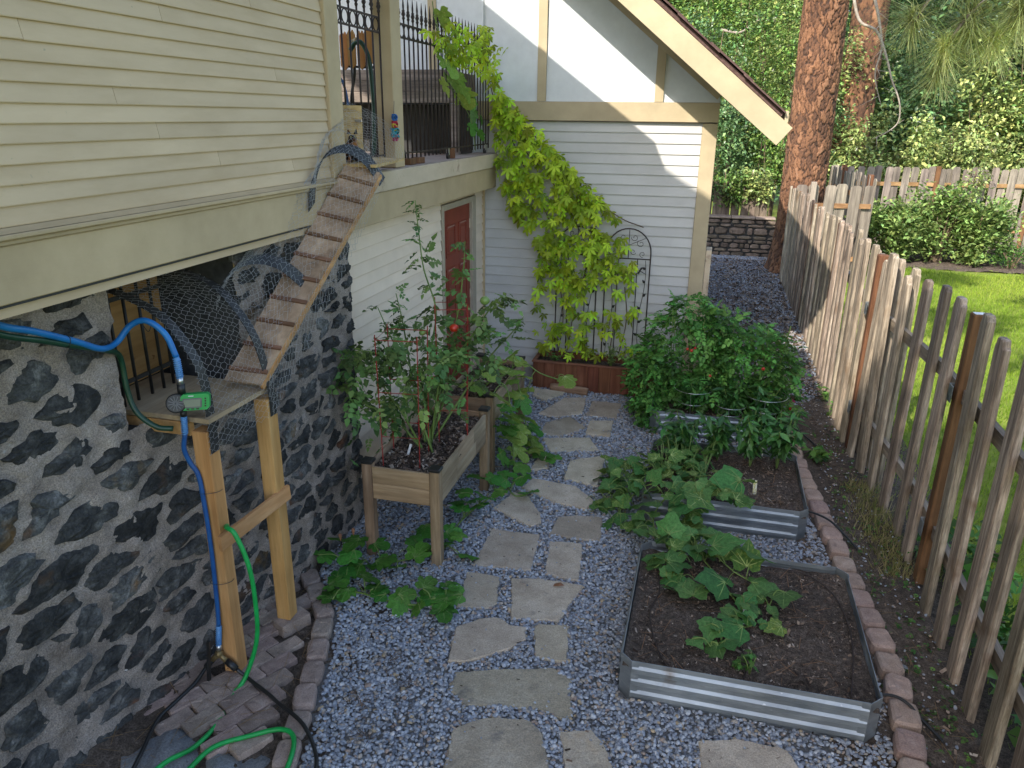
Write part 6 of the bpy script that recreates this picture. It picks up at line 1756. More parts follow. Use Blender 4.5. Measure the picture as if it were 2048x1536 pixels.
# ------------------------------------------------------------------ squash
SQ_HANG = [(-1.55,5.70,.80),(-1.54,5.87,.64),(-1.52,6.0,.53),(-1.50,6.25,.56),(-1.48,6.42,.34),(-1.50,5.79,.58),(-1.52,5.70,.50),(-1.48,6.10,.33),(-1.42,6.45,.22),(-1.36,6.35,.14),(-1.48,5.80,.36),(-1.45,5.98,.20),(-1.36,6.12,.12),(-1.40,6.24,.20),(-1.30,6.2,.12),(-1.53,5.9,.46),(-1.52,6.12,.44),(-1.46,6.30,.26),(-1.50,5.75,.26),(-1.44,5.86,.14)]
SQ_TOP = [(-1.66,5.98,.99),(-1.62,6.25,1.0),(-1.70,5.86,.96),(-1.64,6.10,.88),(-1.93,5.88,.80),(-1.80,5.90,.80),(-1.60,6.29,.72),(-1.56,6.60,.70),(-1.57,6.62,.52),(-1.58,6.40,.56),(-1.22,7.0,.56),(-1.60,6.50,.86),(-1.58,6.36,.80),(-1.55,6.22,.60)]
SQ_G = [(-1.227,6.078,.14),(-1.408,5.801,.14),(-1.143,6.069,.12),(-1.695,5.449,.14),(-1.547,5.434,.14),(-1.468,5.428,.14),(-1.444,5.579,.14),(-1.338,5.522,.14),(-1.264,5.43,.10),(-1.705,5.196,.14),(-1.749,5.026,.14),(-1.659,4.902,.14),(-1.607,4.966,.14),(-1.535,5.011,.14),(-1.493,5.073,.14),(-1.603,4.593,.13),(-1.621,4.48,.10),(-1.551,4.542,.14),(-1.431,4.449,.08),(-1.815,4.6,.12),(-1.853,4.458,.12),(-1.739,4.282,.10),(-1.456,5.293,.12),(-1.558,5.211,.14),(-2.349,4.2,.16),(-2.355,4.078,.14),(-2.214,4.094,.15),(-2.207,4.191,.18),(-2.078,4.063,.12),(-2.138,3.785,.10),(-2.145,3.701,.08),(-2.066,3.743,.09),(-1.9,3.872,.09),(-1.826,3.79,.08),(-1.971,3.916,.12),(-2.069,4.278,.12),(-1.929,4.174,.10),(-1.855,4.125,.10),(-1.937,4.102,.10),(-1.682,3.77,.09),(-1.574,3.741,.08),(-1.653,3.818,.10),(-1.549,3.948,.12),(-1.512,3.897,.09),(-1.418,3.804,.10),(-1.382,3.737,.08),(-1.409,3.987,.09),(-1.356,3.94,.07),(-1.822,4.372,.11),(-1.736,4.323,.10),(-2.137,4.046,.10),(-2.147,3.932,.10)]
sq = empty('squash_plant', (-1.8, 5.4, .3), 'squash vine spilling pale leaves over the rear planter and trailing along the gravel', 'plant')
st = MB()
VS = [[(-1.85,6.0,.68),(-1.72,6.0,.80),(-1.58,5.98,.76),(-1.53,5.95,.50),(-1.50,5.92,.25),(-1.46,5.8,.06),(-1.42,5.6,.045),(-1.5,5.4,.045),(-1.6,5.1,.045),(-1.65,4.8,.045),(-1.62,4.55,.045),(-1.75,4.35,.045),(-1.95,4.2,.045),(-2.1,4.12,.045),(-2.2,4.1,.05)],
      [(-1.80,6.3,.68),(-1.62,6.32,.82),(-1.55,6.35,.60),(-1.48,6.32,.30),(-1.38,6.25,.06),(-1.25,6.12,.045)], [(-2.15,4.05,.045),(-2.1,3.85,.045),(-1.95,3.82,.045),(-1.75,3.79,.045),(-1.58,3.80,.045),(-1.42,3.86,.045)],
      [(-1.75,6.5,.68),(-1.6,6.6,.80),(-1.45,6.75,.66),(-1.30,6.9,.56)], [(-1.46,5.55,.045),(-1.35,5.40,.045),(-1.26,5.42,.05)]]
for v in VS: st.tube(catmull(v, 6), .0065, 6)
allv = [p for v in VS for p in catmull(v, 4)]
for kind_, L in (('h', SQ_HANG), ('t', SQ_TOP), ('g', SQ_G)):
    for (x, y, z) in L:
        s = RND.uniform(.13, .18) if kind_ != 'g' else RND.uniform(.115, .165)
        if kind_ == 't': s = RND.uniform(.14, .19)
        if kind_ == 'h': s = RND.uniform(.15, .21)
        x += RND.uniform(-.02, .02); y += RND.uniform(-.02, .02)
        yaw = RND.uniform(0, 6.28) if kind_ != 'h' else -math.pi/2+RND.gauss(0, .8)
        pit = RND.gauss(-.05, .28) if kind_ != 'h' else RND.gauss(-.55, .3)
        key = {'h': RND.choice(('sq', 'sq2', 'sqy')), 't': RND.choice(('sqy', 'sqy2')), 'g': RND.choice(('sq', 'sq2'))}[kind_]
        base = Vector((x, y, z)) - Vector((-math.sin(yaw), math.cos(yaw), 0))*s*.4
        q = min(allv, key=lambda p: (p.x-x)**2+(p.y-y)**2+(p.z-z)**2)
        leaf_obj(key, base, yaw, pit, RND.gauss(0, .25), s, sq)
        droop_stem(st, q, base, .004, .2)
for k in range(30):
    a = RND.choice(allv); b = a+Vector((RND.uniform(-.1, .1), RND.uniform(-.1, .1), RND.uniform(.0, .1))); droop_stem(st, a, b, .0018, .4)
st.build('vine_stem', MAT['stem'], sq, True)
for p in ((-2.27, 4.13, .21), (-2.20, 4.19, .23)):
    m = MB(); m.lathe([(.003, 0), (.008, .02), (.014, .045), (.007, .055)], p, 7); m.build('faded_flower', MAT['dead_leaf'], sq)

# ------------------------------------------------------------------ creeper on the house wall
CR = [[(-2.981,3.551),(-3.144,3.80),(-2.861,3.90),(-2.53,3.86),(-2.311,3.499),(-2.309,3.252),(-2.085,3.003),(-1.748,2.702),(-1.463,2.399),(-1.237,2.222),(-1.038,2.045),(-0.948,1.888),(-1.166,1.879),(-1.449,2.028),(-1.68,2.287),(-1.968,2.646),(-2.25,2.796),(-2.392,3.0),(-2.448,3.252),(-2.644,3.401)],
      [(-2.392,3.0),(-2.194,2.823),(-1.854,2.545),(-1.566,2.185),(-1.276,1.874),(-0.884,1.729),(-0.734,1.519),(-0.802,1.292),(-1.132,1.215),(-1.411,1.081),(-1.767,1.347),(-1.949,1.676),(-2.244,2.106),(-2.316,2.481)],
      [(-1.833,1.682),(-1.49,1.644),(-1.276,1.263),(-1.21,0.446),(-1.294,0.347),(-1.802,0.394),(-1.899,0.691)], [(-1.174,1.494),(-0.73,1.464),(-0.669,0.961),(-0.794,0.719),(-0.722,0.488),(-1.152,0.451),(-1.232,0.92)], [(-1.332,.52),(-0.62,.52),(-0.60,.36),(-1.203,.34)]]
DEN = [4.2, 2.3, 1.0, 0.8, 0.9]
cr = empty('creeper_vine', (-1.5, 8.4, .3), 'yellow green creeper climbing the trellises and the house wall up to the iron gate', 'vine')
pts = []
for poly, den in zip(CR, DEN):
    xs = [p[0] for p in poly]; zs_ = [p[1] for p in poly]
    area = (max(xs)-min(xs))*(max(zs_)-min(zs_))
    n = int(area*den*165)
    X = NR.uniform(min(xs), max(xs), n); Z = NR.uniform(min(zs_), max(zs_), n)
    ok = in_poly(X, Z, poly)
    # ragged thinning so that the wall shows through in patches
    th = np.sin(X*11+Z*5)+np.sin(Z*13-X*4)+NR.normal(0, .7, n)
    lim = -0.9 if den < 1 else -1.6
    ok &= th > lim
    pts += list(zip(X[ok], Z[ok]))
RND.shuffle(pts)
print('creeper leaves', len(pts))
def cr_y(x, z):
    return 8.40
def cr_pose(x, z):
    yaw = math.pi+RND.gauss(0, .55); pit = -1.05+RND.gauss(0, .33); rl = RND.gauss(0, .35)
    return yaw, pit, rl
stuff = []
bright = sorted(pts, key=lambda p: RND.random())
for i, (x, z) in enumerate(pts):
    y = cr_y(x, z)-abs(RND.gauss(0, .07))-.02
    s = RND.uniform(.07, .12); xx = x
    if x < -2.36:      # this part lies over the iron gate, which stands nearer than the wall
        k = 2.36/-x; xx = -2.36+abs(RND.gauss(0, .05)); y = 8.36*k; z = 3+(z-3)*k; s *= .9
    yaw, pit, rl = cr_pose(x, z)
    if x < -2.3: yaw = math.pi*0.72+RND.gauss(0, .6)
    if i < 298: leaf_obj(RND.choice(('crp', 'crp2')), (xx, y-.02, z+s*.3), yaw, pit, rl, s, cr)
    else: stuff.append((xx, y, z+s*.3, yaw, pit, rl, s))
a = np.array(stuff)
cloud('foliage', CRP_L, a[:, :3], a[:, 3], a[:, 4], a[:, 5], a[:, 6], MAT['creeper_s'], cr, True, kind='stuff')
st = MB()
for v in ([(-1.6,8.40,.33),(-1.55,8.40,.8),(-1.62,8.39,1.3),(-1.7,8.38,1.8),(-1.95,8.37,2.3),(-2.15,8.36,2.7),(-2.35,8.34,3.1),(-2.42,8.2,3.45),(-2.45,7.9,3.66)], [(-1.5,8.41,.33),(-1.42,8.40,.9),(-1.3,8.40,1.5),(-1.45,8.39,1.9),(-1.75,8.39,2.35),(-2.05,8.38,2.65)], [(-1.0,8.40,.33),(-.95,8.40,.9),(-.98,8.40,1.4),(-1.15,8.40,1.75)],
          [(-2.3,8.35,3.0),(-2.0,8.40,2.85),(-1.6,8.42,2.45),(-1.25,8.43,2.15),(-.95,8.44,1.95),(-.70,8.45,1.86)], [(-.9,8.4,.33),(-.82,8.4,.8),(-.86,8.4,1.2)]):
    st.tube(catmull(v, 6), .006, 5)
st.build('vine_stem', MAT['stem_brown'], cr, True)
# the grape like vine with broad yellow leaves on the iron gate
gvn = empty('grape_vine', (-2.42, 7.0, 3.2), 'broad yellow leaves of a thin vine tangled in the long iron gate', 'vine')
GP = [(-2.42,6.80,3.78,.16),(-2.41,6.92,3.55,.20),(-2.41,6.86,3.38,.22),(-2.42,7.02,3.26,.18),(-2.40,7.22,3.20,.22),(-2.40,6.62,3.70,.14),(-2.42,7.38,3.12,.20),(-2.42,7.30,3.30,.15),(-2.41,6.78,3.22,.16),(-2.42,7.75,2.98,.13),(-2.42,7.70,2.86,.12),(-2.41,7.9,2.80,.12),(-2.42,7.72,3.10,.12),(-2.42,8.0,2.95,.10)]
st = MB(); st.tube(catmull([(-2.45,6.7,3.9),(-2.44,6.8,3.6),(-2.44,7.0,3.3),(-2.43,7.3,3.15),(-2.43,7.7,2.95),(-2.43,7.85,2.65)], 6), .004, 5)
for i, (x, y, z, s) in enumerate(GP):
    leaf_obj('sqy' if i < 9 else 'sq', (x, y, z+s*.4), -math.pi*.3+RND.gauss(0, .5), -1.1+RND.gauss(0, .3), RND.gauss(0, .3), s, gvn)
st.build('vine_stem', MAT['stem'], gvn, True)

# ------------------------------------------------------------------ tomato plant in the cedar planter
tp = empty('tomato_plant', (-1.9, 4.8, .66), 'tall leggy tomato plant in red cages in the front cedar planter', 'plant')
TST = [[(-1.906,4.95,.64),(-1.937,4.97,.97),(-1.898,5.0,1.367),(-1.852,5.0,1.672),(-1.935,5.0,1.958),(-1.965,5.0,2.203),(-1.986,5.0,2.44)], [(-1.932,4.95,.64),(-1.832,5.0,.986),(-1.765,5.1,1.389),(-1.682,5.1,1.882),(-1.66,5.1,2.16)],
       [(-1.861,4.85,.66),(-1.933,4.85,1.142),(-2.116,4.85,1.43),(-2.237,4.85,1.70)], [(-1.81,4.75,.66),(-2.018,4.7,1.30),(-2.281,4.68,1.42),(-2.40,4.62,1.36),(-2.50,4.60,1.25)], [(-1.922,5.0,.64),(-1.708,5.05,1.277),(-1.533,5.1,1.598),(-1.402,5.1,1.77),(-1.273,5.1,1.76)],
       [(-1.905,4.95,.64),(-1.792,5.0,1.222),(-1.635,5.0,1.428),(-1.522,5.0,1.55),(-1.40,5.05,1.52)], [(-1.9,4.8,.64),(-2.0,4.65,1.0),(-2.10,4.55,1.25),(-2.15,4.5,1.5)], [(-1.9,4.8,.64),(-2.1,4.75,.9),(-2.25,4.6,1.05),(-2.3,4.5,1.15)], [(-1.88,4.9,.64),(-1.80,4.85,1.1),(-1.72,4.8,1.35),(-1.6,4.8,1.42)],
       [(-1.92,4.9,.64),(-2.05,5.0,1.1),(-2.15,5.1,1.5),(-2.2,5.1,1.75)], [(-1.9,5.0,.64),(-1.7,5.2,1.0),(-1.5,5.25,1.3),(-1.33,5.2,1.5),(-1.25,5.2,1.62)]]
st = MB(); L = []
for i, v in enumerate(TST):
    c = catmull(v, 6); n = len(c)
    st.tube(c, [.0085*(1-.85*k/n)+.0013 for k in range(n)], 6)
    tall = i < 2
    for k in range(n):
        t = k/n
        if t < .30: continue
        for _ in range(2):
            if RND.random() < (.12 if not tall else .05): continue
            a = RND.uniform(0, 6.28)
            L.append((c[k].x+RND.uniform(-.02, .02), c[k].y+RND.uniform(-.02, .02), c[k].z+RND.uniform(-.02, .02), a, RND.gauss(-.15, .45), RND.gauss(0, .4), RND.uniform(.11, .20)*(1 if t < .75 else .66)))
for k in range(110):    # lower mass inside the cages
    L.append((RND.gauss(-1.98, .17), RND.gauss(4.75, .22), RND.uniform(.95, 1.62), RND.uniform(0, 6.28), RND.gauss(-.5, .5), RND.gauss(0, .5), RND.uniform(.10, .18)))
for k in range(26):     # the clump that hangs out toward the stone wall
    L.append((RND.gauss(-2.42, .09), RND.gauss(4.58, .08), RND.gauss(1.22, .12), RND.uniform(0, 6.28), RND.gauss(-.4, .4), RND.gauss(0, .4), RND.uniform(.12, .18)))
for k in range(34):     # and the one below it, between planter and wall
    L.append((RND.gauss(-2.25, .08), RND.gauss(5.0, .25), RND.uniform(.55, 1.0), RND.uniform(0, 6.28), RND.gauss(-.4, .4), RND.gauss(0, .4), RND.uniform(.10, .16)))
a = np.array(L)
for j, t in enumerate(TOM_L):
    b = a[j::3]; cloud('foliage', t, b[:, :3], b[:, 3], b[:, 4], b[:, 5], b[:, 6], MAT['tomato'], tp, True, kind='stuff')
st.build('stem', MAT['stem'], tp, True)
for p, r, mt in (((-1.71,4.98,1.555), .034, 'fruit_red'), ((-1.85,4.93,1.155), .042, 'fruit_red'), ((-1.50,5.05,1.755), .036, 'fruit_green'), ((-1.58,5.05,1.62), .030, 'fruit_green'), ((-1.93,4.92,1.52), .026, 'fruit_green')):
    MB().ball(p, r, 12, 9, .88).build('tomato', MAT[mt], tp, True)

# ------------------------------------------------------------------ big cherry tomato bush
tb = empty('tomato_bush', (.15, 7.7, .2), 'big bushy cherry tomato with tiny red fruits in the farthest metal bed', 'plant')
EL = [(-.08,7.72,.72,.50,.42,.50,900), (.50,7.72,.62,.44,.40,.46,780), (-.10,7.70,1.14,.22,.22,.20,220), (-.44,7.66,.42,.24,.34,.36,400), (.78,7.62,.48,.22,.30,.34,260), (.22,7.5,.42,.45,.28,.28,420), (.36,7.70,.95,.30,.3,.20,160), (-.40,7.30,.24,.15,.22,.20,90)]
L = []
for (cx, cy, cz, rx, ry, rz_2, n) in EL:
    for _ in range(n):
        d = Vector((RND.gauss(0, 1), RND.gauss(0, 1), RND.gauss(0, 1))).normalized()
        if d.y > .5: continue
        r = RND.uniform(.55, 1.06)
        p = (cx+d.x*rx*r, cy+d.y*ry*r, max(.1, cz+d.z*rz_2*r))
        yaw = math.atan2(-d.x, d.y)+RND.gauss(0, .7)
        L.append((*p, yaw, RND.gauss(-.25, .4)+d.z*.3, RND.gauss(0, .4), RND.uniform(.09, .155)))
for _ in range(60):   # loose shoots on top and to the right
    x = RND.uniform(-.45, .98); zt = 1.24-.42*abs(x+.08)
    L.append((x, RND.uniform(7.4, 7.7), zt+RND.uniform(-.02, .08), RND.uniform(0, 6.28), RND.gauss(.5, .4), RND.gauss(0, .4), RND.uniform(.10, .16)))
a = np.array(L)
for j, t in enumerate(TOM_L):
    b = a[j::3]; cloud('foliage', t, b[:, :3], b[:, 3], b[:, 4], b[:, 5], b[:, 6], MAT['tomato_bush'], tb, True, kind='stuff')
st = MB()
for k in range(26):
    x = RND.uniform(-.35, .75); d = RND.uniform(-.25, .25)
    st.tube(catmull([(x*.8, 7.65, .18), (x+d*.4, 7.6, .55), (x+d, 7.5, RND.uniform(.8, 1.15))], 5), .005, 5)
st.build('stem', MAT['stem'], tb, True)
for p in ((-.10,7.30,.86),(-.06,7.29,.85),(-.03,7.32,.87),(.14,7.26,.62),(.62,7.22,.75),(.93,7.35,.33)):
    MB().ball(p, RND.uniform(.014, .019), 8, 6).build('cherry_tomato', MAT['fruit_red'], tb, True)

# ------------------------------------------------------------------ peppers
def pepper(x, y, z0, h, label, n=70, spread=.16):
    root = empty('pepper_plant', (x, y, z0), label, 'plant', 'pepper plants')
    st = MB(); L = []
    tips = []
    for k in range(7):
        a = RND.uniform(0, 6.28); r = RND.uniform(.3, 1)*spread
        tip = (x+r*math.cos(a), y+r*math.sin(a), z0+h*RND.uniform(.65, 1.0))
        c = catmull([(x, y, z0), (x+r*.25*math.cos(a), y+r*.25*math.sin(a), z0+h*.4), tip], 6)
        st.tube(c, .0042, 5)
        for p in c[5:]:
            for _ in range(max(1, n//70)): L.append((p.x, p.y, p.z, RND.uniform(0, 6.28), RND.gauss(-.35, .4), RND.gauss(0, .3), RND.uniform(.07, .135)))
    a = np.array(L)
    cloud('foliage', PEP_L, a[:, :3], a[:, 3], a[:, 4], a[:, 5], a[:, 6], MAT['pepper'], root, True, kind='stuff')
    st.build('stem', MAT['stem'], root, True)
pepper(-.05, 6.20, .19, .42, 'pepper plant at the left end of the row in the middle metal bed', 280, .2)
pepper(.25, 6.22, .19, .46, 'pepper plant left of centre of the row in the middle metal bed', 280, .2)
pepper(.52, 6.16, .19, .50, 'pepper plant right of centre of the row in the middle metal bed', 280, .22)
pepper(.74, 6.18, .19, .55, 'pepper plant at the right end of the row in the middle metal bed', 280, .22)
pepper(.0, 7.32, .19, .42, 'pepper plant inside the left silver ring cage', 210)
pepper(.36, 7.25, .19, .34, 'pepper plant between the two taller silver ring cages', 210)
pepper(.69, 7.30, .19, .40, 'pepper plant inside the right silver ring cage', 210)
pepper(.80, 6.95, .02, .42, 'pepper plant leaning out beside the stone border', 140, .2)
def sprig(name, x, y, z, h, mat, label, n=16, size=(.04, .07), tm=OVAL, group=None, cat='plant', spread=.06):
    root = empty(name, (x, y, z), label, cat, group)
    st = MB(); L = []
    for k in range(max(3, n//5)):
        a = RND.uniform(0, 6.28); r = RND.uniform(.2, 1)*spread
        c = catmull([(x, y, z), (x+r*.5*math.cos(a), y+r*.5*math.sin(a), z+h*.55), (x+r*math.cos(a), y+r*math.sin(a), z+h*RND.uniform(.7, 1))], 4)
        st.tube(c, .0024, 5)
        for p in c[2:]: L.append((p.x, p.y, p.z, RND.uniform(0, 6.28), RND.gauss(-.1, .35), RND.gauss(0, .3), RND.uniform(*size)))
    a = np.array(L); cloud('foliage', tm, a[:, :3], a[:, 3], a[:, 4], a[:, 5], a[:, 6], MAT[mat], root, True, kind='stuff')
    st.build('stem', MAT['stem'], root, True)
sprig('seedling', .43, 3.50, .20, .14, 'weed', 'small bright green seedling near the front edge of the nearest metal bed', 22, (.035, .055), spread=.07)
sprig('seedling', .35, 3.53, .20, .07, 'weed', 'tiny low seedling just left of the taller one in the nearest metal bed', 10, (.03, .045), spread=.04)
sprig('weed', 1.20, 6.93, .01, .10, 'weed', 'broad leaved green weed growing on the bare soil near the fence', 26, (.08, .13), spread=.14)
sprig('weed', 1.42, 8.1, .01, .18, 'weed', 'leafy weed at the fence foot beside the gravel path', 24, (.05, .09), spread=.16)
sprig('weed', 1.44, 8.55, .01, .16, 'weed', 'second leafy weed a little farther along the fence foot', 20, (.05, .09), spread=.14)
fl = empty('flower', (.966, 7.58, .0), 'pink coneflower bloom beside the far metal bed', 'flower')
m = MB(); m.tube([(.98,7.6,.0),(.97,7.58,.34)], .004, 5); m.build('stem', MAT['stem'], fl)
m = MB(); m.ball((.966,7.575,.365), .022, 9, 6, .8); m.build('cone', MAT['stem_brown'], fl, True)
MAT['petal'] = material('petal_pink', [(0.3, (0.42,0.05,0.14)), (0.7, (0.55,0.10,0.22))], scale=10, rough=0.6, bump=0, trans=.3)
n = 12; cloud('petals', SLIM, np.tile([.966,7.575,.35], (n, 1)), np.arange(n)*6.283/n, np.full(n, -.7), np.zeros(n), np.full(n, .055), MAT['petal'], fl)
# mixed small plants in the stained box
sprig('trailing_plant', -.72, 8.24, .29, .22, 'shrub', 'small blue green leafy plant at the right end of the stained planter box', 60, (.04, .07), spread=.22)
sprig('trailing_plant', -.95, 8.25, .29, .24, 'shrub', 'small leafy plant in the stained box between the two trellises', 60, (.04, .06), spread=.16)
sprig('trailing_plant', -1.62, 8.26, .29, .14, 'weed', 'dry little plant at the left end of the stained planter box', 30, (.03, .06), spread=.16)

# ------------------------------------------------------------------ weeds on the soil strip and by the fence
n = 420
xs = NR.uniform(1.18, 1.60, n); ys_ = 2.9+NR.beta(1.0, 1.4, n)*5.0
ps = np.stack([xs, ys_, np.full(n, .022)], 1)
o = cloud('ground_weeds', CLUMP, ps, NR.uniform(0, 6.3, n), NR.normal(0, .3, n), NR.normal(0, .3, n), NR.uniform(.018, .05, n), MAT['weed'], None, kind='stuff')
n = 260
ps = np.stack([NR.uniform(1.68, 2.1, n), NR.uniform(2.6, 5.6, n), NR.uniform(.02, .3, n)], 1)
cloud('low_foliage', CLUMP, ps, NR.uniform(0, 6.3, n), NR.normal(.3, .5, n), NR.normal(0, .5, n), NR.uniform(.08, .18, n), MAT['weed'], None, kind='stuff')
n = 1500
ps = np.stack([NR.uniform(1.14, 1.62, n), 2.6+NR.random(n)*8, np.full(n, .024)], 1)
cloud('soil_litter', ([(-.5,-.2,0),(.5,-.15,0),(.42,.2,.05),(-.4,.16,.08)], [(0,1,2,3)]), ps, NR.uniform(0, 6.3, n), NR.normal(0, .4, n), NR.normal(0, .4, n), NR.gamma(2, .006, n)+.004, MAT['mulch'], None, kind='stuff')
n = 420
ps = np.stack([np.r_[NR.uniform(1.15, 1.62, 260), NR.uniform(-2.75, -1.95, 160)], np.r_[NR.uniform(2.6, 8, 260), NR.uniform(2.0, 4.0, 160)], np.r_[np.full(260, .026), np.full(160, .055)]], 1)
cloud('pine_straw', ([(-.5,-.009,0),(.5,-.009,.02),(.5,.009,.02),(-.5,.009,0)], [(0,1,2,3)]), ps, NR.uniform(0, 6.3, n), NR.normal(0, .08, n), NR.normal(0, .08, n), NR.uniform(.06, .16, n), MAT['dead_leaf'], None, kind='stuff')
BLADE = ([(-.05,0,0),(.05,0,0),(.0,.35,.95)], [(0,1,2)])
n = 1900
ps = np.stack([1.50+NR.normal(0, .10, n), NR.uniform(5.0, 6.5, n), np.full(n, .01)], 1)
cloud('dry_grass', BLADE, ps, NR.uniform(0, 6.3, n), NR.normal(0, .35, n), NR.normal(0, .35, n), NR.uniform(.035, .10, n), MAT['dry_grass'], None, kind='stuff')
# leaf litter along the far path
n = 13000
ps = np.stack([NR.uniform(.05, 1.46, n), 8.6+NR.random(n)*9, np.full(n, .030)], 1)
cloud('leaf_litter', ([(-.5,-.22,0),(.5,-.18,0),(.42,.24,.06),(-.4,.2,.08)], [(0,1,2,3)]), ps, NR.uniform(0, 6.3, n), NR.normal(0, .4, n), NR.normal(0, .4, n), NR.gamma(2, .010, n)+.01, MAT['mulch'], None, kind='stuff')
n = 700
ps = np.stack([NR.uniform(-2.2, 1.1, n), 2.3+NR.random(n)*5.5, np.full(n, .034)], 1)
cloud('path_litter', ([(-.5,-.15,0),(.5,-.12,0),(.42,.16,.06),(-.4,.14,.08)], [(0,1,2,3)]), ps, NR.uniform(0, 6.3, n), NR.normal(0, .4, n), NR.normal(0, .4, n), NR.gamma(2, .0055, n)+.005, MAT['mulch'], None, kind='stuff')
# lawn
n = 150000
yy = 3.2+18.0*NR.random(n)**.75; xx = 1.72+(0.46*yy+1.0)*NR.random(n)
ok = ~((yy > 17.6+0.25*np.sin(xx*2)) & (xx < 9))
ps = np.stack([xx, yy, np.full(n, -.012)], 1)[ok]
m_ = len(ps)
t = np.clip(.45+.35*np.sin(ps[:, 0]*1.1+np.cos(ps[:, 1]*.8)*1.5)*.6+NR.normal(0, .17, m_), 0, 1)
cloud('lawn_grass', BLADE, ps, NR.uniform(0, 6.3, m_), NR.normal(0, .3, m_), NR.normal(0, .3, m_), NR.uniform(.035, .075, m_)*(1+.03*ps[:, 1]), MAT['grass'], None, kind='stuff', tint=t)
bumpy('planting_bed', 1.9, 13, 17.75, 22.6, 110, 50, .01, .02, MAT['soil'])
# small litter on the path
m = MB(); q = Vector((-.753, 4.262, .036)); m.add([q+Vector(v) for v in ((-.035,-.012,0),(0,-.022,.012),(.04,0,.008),(.01,.022,.014),(-.03,.012,.004))], [(0,1,2,3,4)]); tag(m.build('dead_leaf', MAT['dead_leaf']), 'curled brown dead leaf lying on a pale flagstone', 'leaf')
pc = MB()
for k in range(9):
    for j in range(7):
        a = j*.897+k*.45; rr = .042*math.sin(.35+2.5*k/9); zz = .01+k*.0085
        c = Vector((2.18+rr*math.cos(a), 5.42+rr*math.sin(a), zz)); d = Vector((math.cos(a), math.sin(a), .5)); s = Vector((-math.sin(a), math.cos(a), 0))
        pc.add([c-s*.012, c+s*.012, c+d*.022], [(0,1,2)])
pc.lathe([(.012, 0), (.03, .03), (.026, .06), (.008, .085)], (2.18, 5.42, .008), 8)
tag(pc.build('pine_cone', MAT['stem_brown']), 'brown pine cone on the lawn just behind the fence', 'pine cone')
nd_ = MB()
n = 220
ps = np.concatenate([np.stack([NR.normal(0, 1, 60)*.05+p[0], NR.normal(0, 1, 60)*.05+p[1], np.full(60, .034)], 1) for p in ((-1.55,3.28),(-1.42,3.15),(-1.60,2.95),(-1.48,2.75))])
cloud('needle_litter', ([(-.5,-.03,0),(.5,-.03,.02),(.5,.03,.02),(-.5,.03,0)], [(0,1,2,3)]), ps, NR.uniform(0, 6.3, len(ps)), NR.normal(0, .25, len(ps)), NR.normal(0, .25, len(ps)), NR.uniform(.02, .055, len(ps)), MAT['mulch'], None, kind='stuff')

